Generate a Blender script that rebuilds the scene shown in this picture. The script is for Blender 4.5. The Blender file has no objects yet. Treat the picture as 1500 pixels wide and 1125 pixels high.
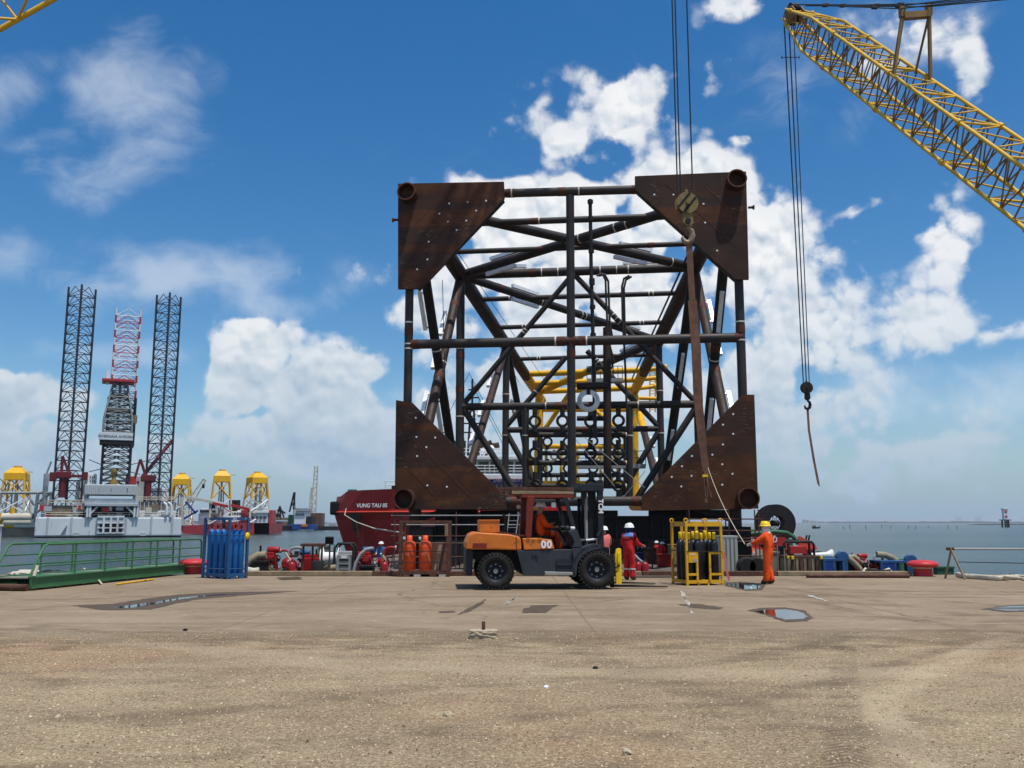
import bpy, bmesh, math, random
from mathutils import Vector, Matrix, Euler
R = math.radians
SC = bpy.context.scene
COL = SC.collection
rnd = random.Random(7)

# ---------------------------------------------------------------- camera
FPX, PW, PH = 1340.0, 1500.0, 1125.0
HOR = 766.0
CAMH = 1.7
PITCH = math.atan((HOR - PH / 2) / FPX)
cam_d = bpy.data.cameras.new('camera')
cam = bpy.data.objects.new('camera', cam_d)
COL.objects.link(cam)
cam.location = (0, 0, CAMH)
cam.rotation_euler = (R(90) + PITCH, 0, 0)
cam_d.sensor_width = 36.0
cam_d.lens = FPX / PW * 36.0
cam_d.clip_start = 0.1
cam_d.clip_end = 60000
SC.camera = cam
SC.render.resolution_x, SC.render.resolution_y = 1024, 768
CP, SP = math.cos(PITCH), math.sin(PITCH)


def ray(px, py):
    """direction in the world of the photograph's pixel"""
    u = (px - PW / 2) / FPX
    v = (PH / 2 - py) / FPX
    return Vector((u, CP - v * SP, SP + v * CP))


def at(px, py, Y):
    """the point seen at pixel (px,py) that stands Y metres out"""
    d = ray(px, py)
    t = Y / d.y
    return Vector((d.x * t, Y, CAMH + d.z * t))


def on_ground(px, py, z=0.0):
    d = ray(px, py)
    t = (z - CAMH) / d.z
    return Vector((d.x * t, d.y * t, z))


def azel(px, py):
    d = ray(px, py).normalized()
    return math.degrees(math.atan2(d.x, d.y)), math.degrees(math.asin(d.z))


# ---------------------------------------------------------------- light
SUNV = Vector((0.20, -0.21, 0.957)).normalized()      # towards the sun
sun_d = bpy.data.lights.new('sun', 'SUN')
sun_d.energy = 4.4
sun_d.angle = R(0.53)
sun_d.color = (1.0, 0.965, 0.90)
sun = bpy.data.objects.new('sun', sun_d)
COL.objects.link(sun)
sun.location = (20, -20, 90)
sun.rotation_euler = SUNV.to_track_quat('Z', 'Y').to_euler()

world = bpy.data.worlds.new('World')
SC.world = world
world.use_nodes = True
SC.view_settings.view_transform = 'Standard'
SC.view_settings.look = 'None'
SC.view_settings.exposure = 0.0
SC.view_settings.gamma = 1.0
SC.view_settings.use_curve_mapping = False
SC.cycles.max_bounces = 6
SC.cycles.diffuse_bounces = 2
SC.cycles.glossy_bounces = 3
SC.cycles.transmission_bounces = 4
SC.cycles.transparent_max_bounces = 8
SC.cycles.use_denoising = True


class NT:
    """small node-tree helper"""
    def __init__(self, tree):
        self.t = tree

    def n(self, kind, **kw):
        nd = self.t.nodes.new(kind)
        for k, v in kw.items():
            setattr(nd, k, v)
        return nd

    def link(self, a, b):
        self.t.links.new(a, b)

    def put(self, sock, v):
        if hasattr(v, 'is_output') or isinstance(v, bpy.types.NodeSocket):
            self.t.links.new(v, sock)
        else:
            sock.default_value = v

    def math(self, op, a, b=0.0, c=None, clamp=False):
        nd = self.n('ShaderNodeMath', operation=op, use_clamp=clamp)
        self.put(nd.inputs[0], a)
        self.put(nd.inputs[1], b)
        if c is not None:
            self.put(nd.inputs[2], c)
        return nd.outputs[0]

    def vmath(self, op, a, b=None, scale=None):
        nd = self.n('ShaderNodeVectorMath', operation=op)
        self.put(nd.inputs[0], a)
        if b is not None:
            self.put(nd.inputs[1], b)
        if scale is not None:
            self.put(nd.inputs['Scale'], scale)
        return nd.outputs['Value'] if op in ('LENGTH', 'DOT_PRODUCT', 'DISTANCE') else nd.outputs[0]

    def rng(self, v, a, b, c, d, kind='LINEAR'):
        nd = self.n('ShaderNodeMapRange', interpolation_type=kind)
        nd.clamp = True
        self.put(nd.inputs[0], v)
        for i, x in enumerate((a, b, c, d)):
            self.put(nd.inputs[i + 1], x)
        return nd.outputs[0]

    def mix(self, f, a, b, blend='MIX'):
        nd = self.n('ShaderNodeMix', data_type='RGBA', blend_type=blend)
        self.put(nd.inputs[0], f)
        self.put(nd.inputs[6], a)
        self.put(nd.inputs[7], b)
        return nd.outputs[2]

    def noise(self, vec, scale, detail=4, rough=0.5, lac=2.0, dist=0.0):
        nd = self.n('ShaderNodeTexNoise')
        self.put(nd.inputs['Vector'], vec)
        nd.inputs['Scale'].default_value = scale
        nd.inputs['Detail'].default_value = detail
        nd.inputs['Roughness'].default_value = rough
        nd.inputs['Lacunarity'].default_value = lac
        nd.inputs['Distortion'].default_value = dist
        return nd

    def mapping(self, vec, loc=(0, 0, 0), rot=(0, 0, 0), scale=(1, 1, 1), kind='POINT'):
        nd = self.n('ShaderNodeMapping', vector_type=kind)
        self.put(nd.inputs[0], vec)
        nd.inputs['Location'].default_value = loc
        nd.inputs['Rotation'].default_value = rot
        nd.inputs['Scale'].default_value = scale
        return nd.outputs[0]


def build_sky():
    w = NT(world.node_tree)
    world.node_tree.nodes.clear()
    out = w.n('ShaderNodeOutputWorld')
    bg = w.n('ShaderNodeBackground')
    bg.inputs['Strength'].default_value = 0.09
    w.link(bg.outputs[0], out.inputs[0])
    sky = w.n('ShaderNodeTexSky', sky_type='NISHITA')
    sky.sun_disc = False
    sky.sun_elevation = math.asin(SUNV.z)
    sky.sun_rotation = math.atan2(SUNV.x, SUNV.y)
    sky.altitude = 0
    sky.air_density = 1.0
    sky.dust_density = 0.6
    sky.ozone_density = 2.2
    hsv = w.n('ShaderNodeHueSaturation')
    hsv.inputs['Saturation'].default_value = 1.40
    hsv.inputs['Value'].default_value = 1.33
    w.link(sky.outputs[0], hsv.inputs['Color'])
    skyc = hsv.outputs[0]
    tc = w.n('ShaderNodeTexCoord')
    d = tc.outputs['Generated']
    sep = w.n('ShaderNodeSeparateXYZ')
    w.link(d, sep.inputs[0])
    X, Y, Z = sep.outputs
    az = w.math('MULTIPLY', w.math('ARCTAN2', X, Y), 57.29578)
    el = w.math('MULTIPLY', w.math('ARCSINE', Z), 57.29578)
    cmb = w.n('ShaderNodeCombineXYZ')
    w.link(az, cmb.inputs[0])
    w.link(el, cmb.inputs[1])
    ae = cmb.outputs[0]
    # a gentle warp so that the outlines of the cloud masses are never ellipses
    wn = w.noise(d, 7.0, 3, 0.55)
    warp = w.vmath('SCALE', w.vmath('SUBTRACT', wn.outputs['Color'], (0.5, 0.5, 0.5)), scale=4.5)
    aew = w.vmath('ADD', ae, warp)

    def masses(blobs, vec):
        acc = None
        for (px, py, rx, ry, rot, wt) in blobs:
            a, e = azel(px, py)
            k = 57.29578 / FPX * 0.93
            m = w.mapping(vec, (a, e, 0), (0, 0, R(-rot)), (rx * k, ry * k, 1), 'TEXTURE')
            v = w.rng(w.vmath('LENGTH', m), 0.35, 1.25, wt, 0.0)
            acc = v if acc is None else w.math('SMOOTH_MAX', acc, v, 0.15)
        return acc

    # cumulus (photo px: centre, radii, tilt, weight)
    cum = masses([
        (930, 150, 170, 85, 6, 1.05), (850, 185, 150, 70, 12, 1.0), (745, 205, 60, 35, 20, 0.72), (1030, 110, 60, 40, 0, 0.8),
        (740, 300, 105, 105, 0, 1.7), (830, 340, 190, 110, 0, 1.6), (1000, 300, 130, 100, 0, 1.6),
        (880, 440, 330, 170, 0, 1.35), (1110, 370, 130, 120, 0, 1.15), (1180, 480, 130, 150, 0, 0.92),
        (1110, 590, 260, 140, 0, 0.98), (800, 600, 330, 150, 0, 1.3), (1270, 660, 260, 90, 0, 0.85),
        (372, 535, 90, 90, 0, 1.7), (480, 565, 115, 85, 0, 1.6), (430, 640, 190, 90, 0, 1.4),
        (560, 640, 190, 110, 0, 1.1),
        (20, 590, 100, 62, 0, 1.6), (30, 680, 190, 90, 0, 1.3), (190, 660, 140, 70, 0, 0.9),
        (1085, 15, 100, 45, 0, 0.74), (1290, 70, 180, 65, 0, 0.78), (1420, 95, 60, 90, 20, 0.7),
        (1385, 360, 85, 85, 20, 0.82), (1370, 465, 115, 80, 0, 0.88), (1260, 312, 60, 26, -10, 0.70),
        (1480, 490, 80, 30, 0, 0.66), (1080, 205, 26, 24, 0, 0.72),
        (440, 415, 40, 40, -35, 0.75), (520, 410, 60, 25, 20, 0.66), (610, 465, 60, 40, 0, 1.0),
    ], aew)
    # everywhere else the same kind of scattered fair-weather cloud
    far = w.noise(d, 3.1, 3, 0.5)
    behind = w.rng(w.math('ABSOLUTE', az), 36.0, 52.0, 0.0, 1.0)
    scat = w.math('MULTIPLY', w.rng(far.outputs['Fac'], 0.48, 0.62, 0.0, 0.95), behind)
    cum = w.math('MAXIMUM', cum, scat)
    n1 = w.noise(d, 15.0, 7, 0.56, 2.05, 0.15)
    n2 = w.noise(w.vmath('ADD', d, (0.004, -0.002, 0.011)), 15.0, 4, 0.56, 2.05, 0.15)
    n3 = w.noise(d, 5.5, 2, 0.5)
    vor = w.n('ShaderNodeTexVoronoi', feature='F1')
    vor.inputs['Scale'].default_value = 34.0
    vor.inputs['Detail'].default_value = 1.0
    w.link(w.vmath('ADD', d, w.vmath('SCALE', w.vmath('SUBTRACT', n1.outputs['Color'], (0.5, 0.5, 0.5)), scale=0.03)), vor.inputs['Vector'])
    puff = w.math('SUBTRACT', 0.5, vor.outputs['Distance'])
    vor2 = w.n('ShaderNodeTexVoronoi', feature='F1')
    vor2.inputs['Scale'].default_value = 34.0
    vor2.inputs['Detail'].default_value = 1.0
    w.link(w.vmath('ADD', vor.inputs['Vector'].links[0].from_socket, (0.0022, -0.001, 0.0065)), vor2.inputs['Vector'])
    lobes = w.math('SUBTRACT', vor2.outputs['Distance'], vor.outputs['Distance'])
    shape = w.math('ADD', w.math('MULTIPLY', w.math('SUBTRACT', n1.outputs['Fac'], 0.5), 1.75), w.math('MULTIPLY', puff, 0.34))
    dens = w.math('ADD', cum, shape)
    alpha = w.math('MULTIPLY', w.rng(dens, w.rng(cum, 0.3, 1.1, 0.36, 0.50), w.rng(cum, 0.3, 1.1, 0.86, 0.66), 0.0, 1.0, 'SMOOTHSTEP'), w.rng(cum, 0.1, 1.1, 0.66, 1.0))
    # light and shade within the cloud
    relief = w.math('SUBTRACT', n1.outputs['Fac'], n2.outputs['Fac'])
    thick = w.rng(dens, 0.7, 2.0, 0.0, 1.0)
    lum = w.math('ADD', 0.93, w.math('MULTIPLY', relief, 1.25))
    lum = w.math('ADD', lum, w.math('MULTIPLY', puff, 0.14))
    lum = w.math('ADD', lum, w.math('MULTIPLY', lobes, w.rng(el, 4.0, 16.0, 0.3, 0.75)))
    lum = w.math('SUBTRACT', lum, w.math('MULTIPLY', thick, w.rng(el, 4.0, 22.0, 0.5, 0.0)))
    lum = w.math('ADD', lum, w.math('MULTIPLY', w.math('SUBTRACT', n3.outputs['Fac'], 0.5), 0.5))
    lum = w.math('MAXIMUM', w.math('MINIMUM', lum, 1.06), 0.0)
    ccol = w.mix(w.rng(lum, 0.25, 0.95, 0.0, 1.0), (4.2, 5.5, 6.9, 1), (10.3, 10.4, 10.5, 1))
    # air between us and the low clouds
    lowair = w.rng(el, 0.0, 16.0, 0.80, 0.0, 'SMOOTHSTEP')
    airc = (2.95, 4.75, 6.6, 1)
    ccol = w.mix(lowair, ccol, airc)
    skyc = w.mix(w.rng(el, -1.0, 9.0, 0.9, 0.0, 'SMOOTHSTEP'), skyc, airc)
    # high thin cirrus
    cir = masses([
        (95, 150, 260, 95, -28, 0.80), (190, 230, 130, 60, -35, 0.62),
        (230, 400, 330, 62, -4, 0.72), (400, 445, 140, 40, -10, 0.6), (60, 500, 240, 30, 0, 0.5),
        (560, 570, 160, 40, 0, 0.6), (1380, 580, 260, 80, 0, 0.55), (1300, 90, 260, 100, 0, 0.45),
    ], aew)
    cs = w.noise(w.mapping(w.vmath('ADD', d, w.vmath('SCALE', wn.outputs['Color'], scale=0.10)), rot=(0.0, 0.55, 0.0), scale=(3.0, 4.0, 6.0)), 3.4, 7, 0.62, 2.0, 0.25)
    ca = w.rng(w.math('ADD', cir, w.math('MULTIPLY', w.math('SUBTRACT', cs.outputs['Fac'], 0.5), 1.3)), 0.15, 1.05, 0.0, 0.55, 'SMOOTHSTEP')
    ca = w.math('MULTIPLY', ca, w.rng(cir, 0.0, 0.25, 0.0, 1.0))
    c1 = w.mix(ca, skyc, (8.0, 8.8, 9.8, 1))
    c2 = w.mix(alpha, c1, ccol)
    w.link(c2, bg.inputs['Color'])


build_sky()
world.cycles.sampling_method = 'MANUAL'
world.cycles.sample_map_resolution = 256

# ---------------------------------------------------------------- shapes
SHARED = {}


class MB:
    """collects shapes, then becomes one mesh object"""
    def __init__(self):
        self.v, self.f, self.s = [], [], []

    def add(self, vs, fs, smooth=False):
        o = len(self.v)
        self.v += [tuple(x) for x in vs]
        for f in fs:
            self.f.append(tuple(i + o for i in f))
            self.s.append(smooth)
        return self

    def box(self, c, s, rz=0.0, m=None):
        hx, hy, hz = s[0] / 2, s[1] / 2, s[2] / 2
        vs = [Vector((x, y, z)) for z in (-hz, hz) for x, y in ((-hx, -hy), (hx, -hy), (hx, hy), (-hx, hy))]
        if m is not None:
            vs = [m @ v for v in vs]
        elif rz:
            r = Matrix.Rotation(rz, 3, 'Z')
            vs = [r @ v for v in vs]
        c = Vector(c)
        return self.add([v + c for v in vs], [(3, 2, 1, 0), (4, 5, 6, 7), (0, 1, 5, 4), (1, 2, 6, 5), (2, 3, 7, 6), (3, 0, 4, 7)])

    def cbox(self, c, s, b=0.02, rz=0.0):
        """box with chamfered edges"""
        bm = bmesh.new()
        bmesh.ops.create_cube(bm, size=1)
        bmesh.ops.scale(bm, vec=s, verts=bm.verts)
        bmesh.ops.bevel(bm, geom=bm.edges[:] + bm.verts[:], offset=min(b, min(s) * 0.4), segments=2, affect='EDGES', profile=0.6)
        if rz:
            bmesh.ops.rotate(bm, matrix=Matrix.Rotation(rz, 3, 'Z'), verts=bm.verts)
        bmesh.ops.translate(bm, vec=c, verts=bm.verts)
        self.bm(bm)
        return self

    def bm(self, bm, smooth=False):
        bm.verts.index_update()
        self.add([v.co[:] for v in bm.verts], [[v.index for v in f.verts] for f in bm.faces], smooth)
        bm.free()
        return self

    def beam(self, a, b, wd, ht, up=(0, 0, 1)):
        a, b = Vector(a), Vector(b)
        t = (b - a).normalized()
        up = Vector(up)
        if abs(t.dot(up)) > 0.98:
            up = Vector((0, 1, 0))
        s = t.cross(up).normalized()
        n = s.cross(t)
        vs = []
        for p in (a, b):
            for i, j in ((-1, -1), (1, -1), (1, 1), (-1, 1)):
                vs.append(p + s * (i * wd / 2) + n * (j * ht / 2))
        return self.add(vs, [(0, 1, 2, 3), (7, 6, 5, 4), (0, 4, 5, 1), (1, 5, 6, 2), (2, 6, 7, 3), (3, 7, 4, 0)])

    def tube(self, a, b, r, n=10, r2=None, cap=True, inner=0.0):
        a, b = Vector(a), Vector(b)
        t = (b - a).normalized()
        up = Vector((0, 0, 1)) if abs(t.z) < 0.95 else Vector((0, 1, 0))
        s = t.cross(up).normalized()
        u = s.cross(t)
        r2 = r if r2 is None else r2
        vs = []
        for p, q in ((a, r), (b, r2)):
            for i in range(n):
                w = 2 * math.pi * i / n
                vs.append(p + s * (math.cos(w) * q) + u * (math.sin(w) * q))
        self.add(vs, [(i, (i + 1) % n, n + (i + 1) % n, n + i) for i in range(n)], True)
        if inner > 0:
            vs = []
            for p, q in ((a, r - inner), (b, r2 - inner), (a, r), (b, r2)):
                for i in range(n):
                    w = 2 * math.pi * i / n
                    vs.append(p + s * (math.cos(w) * q) + u * (math.sin(w) * q))
            fs = [(n + i, n + (i + 1) % n, (i + 1) % n, i) for i in range(n)]
            self.add(vs, fs, True)
            self.add(vs, [(2 * n + (i + 1) % n, 2 * n + i, i, (i + 1) % n) for i in range(n)])
            self.add(vs, [(3 * n + i, 3 * n + (i + 1) % n, n + (i + 1) % n, n + i) for i in range(n)])
        elif cap:
            self.add(vs[:n], [tuple(range(n))])
            self.add(vs[n:], [tuple(reversed(range(n)))])
        return self

    def path(self, pts, r, n=8, closed=False):
        pts = [Vector(p) for p in pts]
        m = len(pts)
        vs = []
        prev = None
        for i, p in enumerate(pts):
            if closed:
                t = (pts[(i + 1) % m] - pts[i - 1]).normalized()
            else:
                t = (pts[min(i + 1, m - 1)] - pts[max(i - 1, 0)]).normalized()
            if prev is None:
                up = Vector((0, 0, 1)) if abs(t.z) < 0.9 else Vector((1, 0, 0))
                s = t.cross(up).normalized()
            else:
                s = (prev - t * prev.dot(t)).normalized()
            prev = s
            u = s.cross(t)
            rr = r[i] if isinstance(r, (list, tuple)) else r
            for k in range(n):
                w = 2 * math.pi * k / n
                vs.append(p + s * (math.cos(w) * rr) + u * (math.sin(w) * rr))
        fs = []
        for i in range(m if closed else m - 1):
            j = (i + 1) % m
            for k in range(n):
                l = (k + 1) % n
                fs.append((i * n + k, i * n + l, j * n + l, j * n + k))
        self.add(vs, fs, True)
        if not closed:
            self.add(vs[:n], [tuple(reversed(range(n)))])
            self.add(vs[-n:], [tuple(range(n))])
        return self

    def lathe(self, prof, n=16, c=(0, 0, 0), axis='Z', smooth=True, cap=True):
        """profile of (radius, height) turned round an axis"""
        c = Vector(c)
        vs = []
        for (r, h) in prof:
            for i in range(n):
                w = 2 * math.pi * i / n
                x, y = math.cos(w) * r, math.sin(w) * r
                p = Vector((x, y, h)) if axis == 'Z' else (Vector((h, x, y)) if axis == 'X' else Vector((y, h, x)))
                vs.append(p + c)
        fs = []
        for j in range(len(prof) - 1):
            for i in range(n):
                k = (i + 1) % n
                fs.append((j * n + i, j * n + k, (j + 1) * n + k, (j + 1) * n + i))
        self.add(vs, fs, smooth)
        if prof[0] == prof[-1]:
            cap = False
        if cap and prof[0][0] > 1e-4:
            self.add(vs[:n], [tuple(reversed(range(n)))])
        if cap and prof[-1][0] > 1e-4:
            self.add(vs[-n:], [tuple(range(n))])
        return self

    def prism(self, poly, ex, org=(0, 0, 0), ax=(1, 0, 0), ay=(0, 0, 1)):
        """flat outline poly (2D, along ax, ay) given thickness by vector ex"""
        org, ax, ay, ex = Vector(org), Vector(ax), Vector(ay), Vector(ex)
        n = len(poly)
        a = [org + ax * p[0] + ay * p[1] for p in poly]
        vs = a + [p + ex for p in a]
        return self.add(vs, [tuple(range(n)), tuple(reversed(range(n, 2 * n)))] + [(i, n + i, n + (i + 1) % n, (i + 1) % n) for i in range(n)])

    def torus(self, c, R_, r, axis='Y', n=24, k=8, arc=None):
        c = Vector(c)
        m = n if arc is None else n + 1
        pts = []
        a0, a1 = (0, 2 * math.pi) if arc is None else arc
        for i in range(m):
            w = a0 + (a1 - a0) * i / n
            x, y = math.cos(w) * R_, math.sin(w) * R_
            pts.append(c + (Vector((x, 0, y)) if axis == 'Y' else Vector((0, x, y)) if axis == 'X' else Vector((x, y, 0))))
        return self.path(pts, r, k, closed=arc is None)

    def mesh(self, name):
        me = bpy.data.meshes.new(name)
        me.from_pydata(self.v, [], self.f)
        bm = bmesh.new()
        bm.from_mesh(me)
        bmesh.ops.recalc_face_normals(bm, faces=bm.faces)
        bm.to_mesh(me)
        bm.free()
        if len(me.polygons) == len(self.s):
            me.polygons.foreach_set('use_smooth', self.s)
        me.update()
        return me

    def build(self, name, mat, parent=None, loc=None):
        me = self.mesh(name)
        return obj_from(me, name, mat, parent, loc)


def obj_from(me, name, mat, parent=None, loc=None):
    if mat is not None and not me.materials:
        for m in (mat if isinstance(mat, (list, tuple)) else [mat]):
            me.materials.append(M[m] if isinstance(m, str) else m)
    o = bpy.data.objects.new(name, me)
    COL.objects.link(o)
    if parent is not None:
        o.parent = parent
    if loc is not None:
        o.location = loc
    return o


def tag(o, label=None, cat=None, group=None, kind=None):
    if label:
        o['label'] = label
    if cat:
        o['category'] = cat
    if group:
        o['group'] = group
    if kind:
        o['kind'] = kind
    return o


def empty(name, loc=(0, 0, 0), rz=0.0, label=None, cat=None, group=None):
    o = bpy.data.objects.new(name, None)
    COL.objects.link(o)
    o.location = loc
    o.rotation_euler = (0, 0, rz)
    o.empty_display_size = 0.3
    return tag(o, label, cat, group)


def copy_tree(o, parent=None):
    c = o.copy()
    COL.objects.link(c)
    c.parent = parent
    for ch in o.children:
        copy_tree(ch, c)
    return c


def text_mesh(s, size, name='lettering', extr=0.004, shear=0.0, spacing=1.0, bold=0.0):
    cu = bpy.data.curves.new(name, 'FONT')
    cu.body = s
    cu.size = size
    cu.extrude = extr
    cu.shear = shear
    cu.space_character = spacing
    cu.offset = bold
    cu.align_x = 'CENTER'
    cu.align_y = 'CENTER'
    cu.resolution_u = 3
    tmp = bpy.data.objects.new('tmp_text', cu)
    COL.objects.link(tmp)
    dg = bpy.context.evaluated_depsgraph_get()
    me = bpy.data.meshes.new_from_object(tmp.evaluated_get(dg))
    bpy.data.objects.remove(tmp)
    me.name = name
    return me


def lettering(s, size, mat, parent, loc, rot=(R(90), 0, 0), **kw):
    o = obj_from(text_mesh(s, size, **kw), 'lettering', mat, parent)
    o.location = loc
    o.rotation_euler = rot
    return o


# ---------------------------------------------------------------- materials
M = {}


def material(name, col, rough=0.6, metal=0.0, vary=0.0, vscale=3.0, bump=0.0, bscale=20.0, rust=0.0, rustcol=(0.13, 0.05, 0.02),
             spec=0.28, streak=False, dirt=0.0, dirtcol=(0.16, 0.13, 0.10), coat=0.0, rscale=2.2):
    m = bpy.data.materials.new(name)
    m.use_nodes = True
    w = NT(m.node_tree)
    b = m.node_tree.nodes['Principled BSDF']
    tc = w.n('ShaderNodeTexCoord')
    v = tc.outputs['Object']
    if streak:
        v = w.mapping(v, scale=(1, 1, 0.16))
    c = (col[0], col[1], col[2], 1)
    if vary or rust or dirt:
        n = w.noise(v, vscale, 6, 0.62)
        f = n.outputs['Fac']
        if vary:
            lo = tuple(x * (1 - vary) for x in col) + (1,)
            hi = tuple(min(1, x * (1 + vary)) for x in col) + (1,)
            c = w.mix(w.rng(f, 0.3, 0.7, 0, 1), lo, hi)
        if dirt:
            n4 = w.noise(v, vscale * 2.3, 5, 0.65)
            c = w.mix(w.rng(n4.outputs['Fac'], 0.5, 0.78, 0, dirt), c, tuple(dirtcol) + (1,))
        if rust:
            n2 = w.noise(v, rscale, 8, 0.7)
            c = w.mix(w.rng(n2.outputs['Fac'], 0.62 - rust * 0.35, 0.70 - rust * 0.2, 0, 1), c, tuple(rustcol) + (1,))
        rr = w.rng(f, 0.3, 0.7, max(0.03, rough - 0.12), min(1, rough + 0.12))
        w.link(rr, b.inputs['Roughness'])
        w.link(c, b.inputs['Base Color'])
    else:
        b.inputs['Base Color'].default_value = c
        b.inputs['Roughness'].default_value = rough
    b.inputs['Metallic'].default_value = metal
    b.inputs['Specular IOR Level'].default_value = spec
    b.inputs['Coat Weight'].default_value = coat
    if bump:
        bn = w.noise(tc.outputs['Object'], bscale, 5, 0.6)
        bp = w.n('ShaderNodeBump')
        bp.inputs['Strength'].default_value = bump
        bp.inputs['Distance'].default_value = 0.02
        w.link(bn.outputs['Fac'], bp.inputs['Height'])
        w.link(bp.outputs[0], b.inputs['Normal'])
    M[name] = m
    return m


material('steel_dark', (0.018, 0.016, 0.015), 0.55, 0.0, 0.35, 1.2, 0.15, 30, rust=0.30, rustcol=(0.035, 0.016, 0.010))
material('steel_pipe', (0.034, 0.03, 0.027), 0.5, 0.0, 0.3, 1.0, 0.12, 30, rust=0.22, rustcol=(0.055, 0.022, 0.013))
material('steel_leg', (0.034, 0.02, 0.014), 0.6, 0.0, 0.4, 1.0, 0.2, 20, rust=0.4, rustcol=(0.05, 0.022, 0.012))
material('steel_band', (0.085, 0.028, 0.016), 0.75, 0.0, 0.4, 3.0)
material('weld_white', (0.62, 0.58, 0.50), 0.7, 0, 0.2, 4)
material('anode', (0.85, 0.86, 0.87), 0.38, 0.15, 0.15, 3)
material('yellow_steel', (0.74, 0.4, 0.008), 0.5, 0, 0.12, 1.5, rust=0.06, dirt=0.2)
material('black', (0.006, 0.006, 0.0065), 0.6)
material('hull_black', (0.011, 0.011, 0.012), 0.65, 0, 0.4, 0.6, rust=0.2, rustcol=(0.06, 0.03, 0.02))
material('deck_dark', (0.13, 0.105, 0.085), 0.85, 0, 0.45, 0.4, 0.3, 8, dirt=0.5)
material('ship_red', (0.4, 0.026, 0.024), 0.42, 0, 0.12, 0.35, dirt=0.25, dirtcol=(0.17, 0.04, 0.03), coat=0.1)
material('ship_red_bright', (0.66, 0.07, 0.04), 0.4, 0, 0.08, 0.5)
material('ship_far_red', (0.40, 0.05, 0.06), 0.5, 0, 0.12, 0.2)
material('white_paint', (0.72, 0.73, 0.73), 0.45, 0, 0.07, 0.8, dirt=0.18, dirtcol=(0.42, 0.38, 0.34))
material('rig_white', (0.60, 0.64, 0.66), 0.55, 0, 0.08, 0.12, rust=0.10, rustcol=(0.30, 0.22, 0.16), streak=True, rscale=0.5)
material('rig_grey', (0.42, 0.46, 0.48), 0.55, 0, 0.15, 0.2, dirt=0.3)
material('rig_leg', (0.026, 0.03, 0.042), 0.6)
material('rig_red', (0.42, 0.03, 0.035), 0.55, 0, 0.1, 0.5)
material('rig_maroon', (0.13, 0.014, 0.02), 0.6, 0, 0.2, 0.5)
material('rig_ochre', (0.25, 0.16, 0.03), 0.7, 0, 0.2, 0.5)
material('rig_steel', (0.22, 0.24, 0.25), 0.55, 0, 0.3, 0.3, dirt=0.5, dirtcol=(0.05, 0.045, 0.04))
material('rig_brown', (0.20, 0.16, 0.11), 0.7, 0, 0.3, 0.5)
material('glass_dark', (0.03, 0.05, 0.055), 0.08, 0, spec=0.8)
material('blue_paint', (0.022, 0.085, 0.21), 0.45, 0, 0.15, 2.5, rust=0.06, dirt=0.15)
material('blue_cyl', (0.010, 0.125, 0.38), 0.42, 0, 0.15, 3, dirt=0.35, dirtcol=(0.03, 0.09, 0.18), rust=0.04)
material('blue_banner', (0.01, 0.05, 0.22), 0.6)
material('orange_lift', (0.58, 0.16, 0.022), 0.45, 0, 0.15, 2.5, dirt=0.6, dirtcol=(0.24, 0.10, 0.04), rust=0.05)
material('red_lift', (0.17, 0.022, 0.013), 0.5, 0, 0.12, 2, dirt=0.2)
material('grey_lift', (0.03, 0.037, 0.045), 0.55, 0, 0.2, 2, dirt=0.35, dirtcol=(0.08, 0.075, 0.068))
material('navy_lift', (0.016, 0.02, 0.028), 0.5, 0, 0.2, 2, dirt=0.2, dirtcol=(0.07, 0.07, 0.065))
material('rubber', (0.016, 0.0155, 0.0145), 0.85, 0, 0.25, 6, dirt=0.6, dirtcol=(0.055, 0.047, 0.038))
material('orange_cyl', (0.72, 0.085, 0.018), 0.4, 0, 0.1, 3, dirt=0.2, dirtcol=(0.4, 0.09, 0.04), coat=0.1)
material('rust_frame', (0.085, 0.036, 0.024), 0.8, 0, 0.45, 3, 0.2, 30, dirt=0.4, dirtcol=(0.25, 0.18, 0.14))
material('rust_sheet', (0.17, 0.08, 0.06), 0.8, 0, 0.4, 1.5, 0.2, 10, dirt=0.4, dirtcol=(0.09, 0.05, 0.04))
material('yellow_cage', (0.66, 0.35, 0.015), 0.5, 0, 0.12, 3, rust=0.16, rustcol=(0.20, 0.08, 0.03), dirt=0.2, rscale=5)
material('black_cyl', (0.014, 0.016, 0.022), 0.38, 0, 0.3, 3, dirt=0.2, dirtcol=(0.06, 0.06, 0.06))
material('yellow_plain', (0.82, 0.55, 0.01), 0.45, 0, 0.08, 4)
material('bollard_red', (0.50, 0.035, 0.04), 0.5, 0, 0.12, 2, dirt=0.25, dirtcol=(0.3, 0.06, 0.05))
material('pump_red', (0.3, 0.012, 0.014), 0.4, 0, 0.12, 3, dirt=0.3, dirtcol=(0.12, 0.03, 0.03), coat=0.1)
material('green_gangway', (0.045, 0.15, 0.062), 0.5, 0, 0.15, 2, dirt=0.3, dirtcol=(0.16, 0.15, 0.08))
material('green_dark', (0.03, 0.11, 0.055), 0.55, 0, 0.2, 2)
material('machine_grey', (0.3, 0.31, 0.3), 0.5, 0, 0.12, 3, dirt=0.5, dirtcol=(0.2, 0.18, 0.16))
material('box_olive', (0.20, 0.20, 0.15), 0.7, 0, 0.25, 2, dirt=0.4)
material('panel_pale', (0.36, 0.38, 0.34), 0.65, 0, 0.15, 1.5, rust=0.15, rustcol=(0.2, 0.12, 0.07), streak=True)
material('hose_pale', (0.27, 0.23, 0.15), 0.8, 0, 0.2, 3)
material('hose_dark', (0.03, 0.03, 0.03), 0.6)
material('rope', (0.55, 0.48, 0.36), 0.9, 0, 0.3, 12, 0.4, 60)
material('rope_white', (0.5, 0.46, 0.37), 0.9, 0, 0.2, 6)
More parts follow.
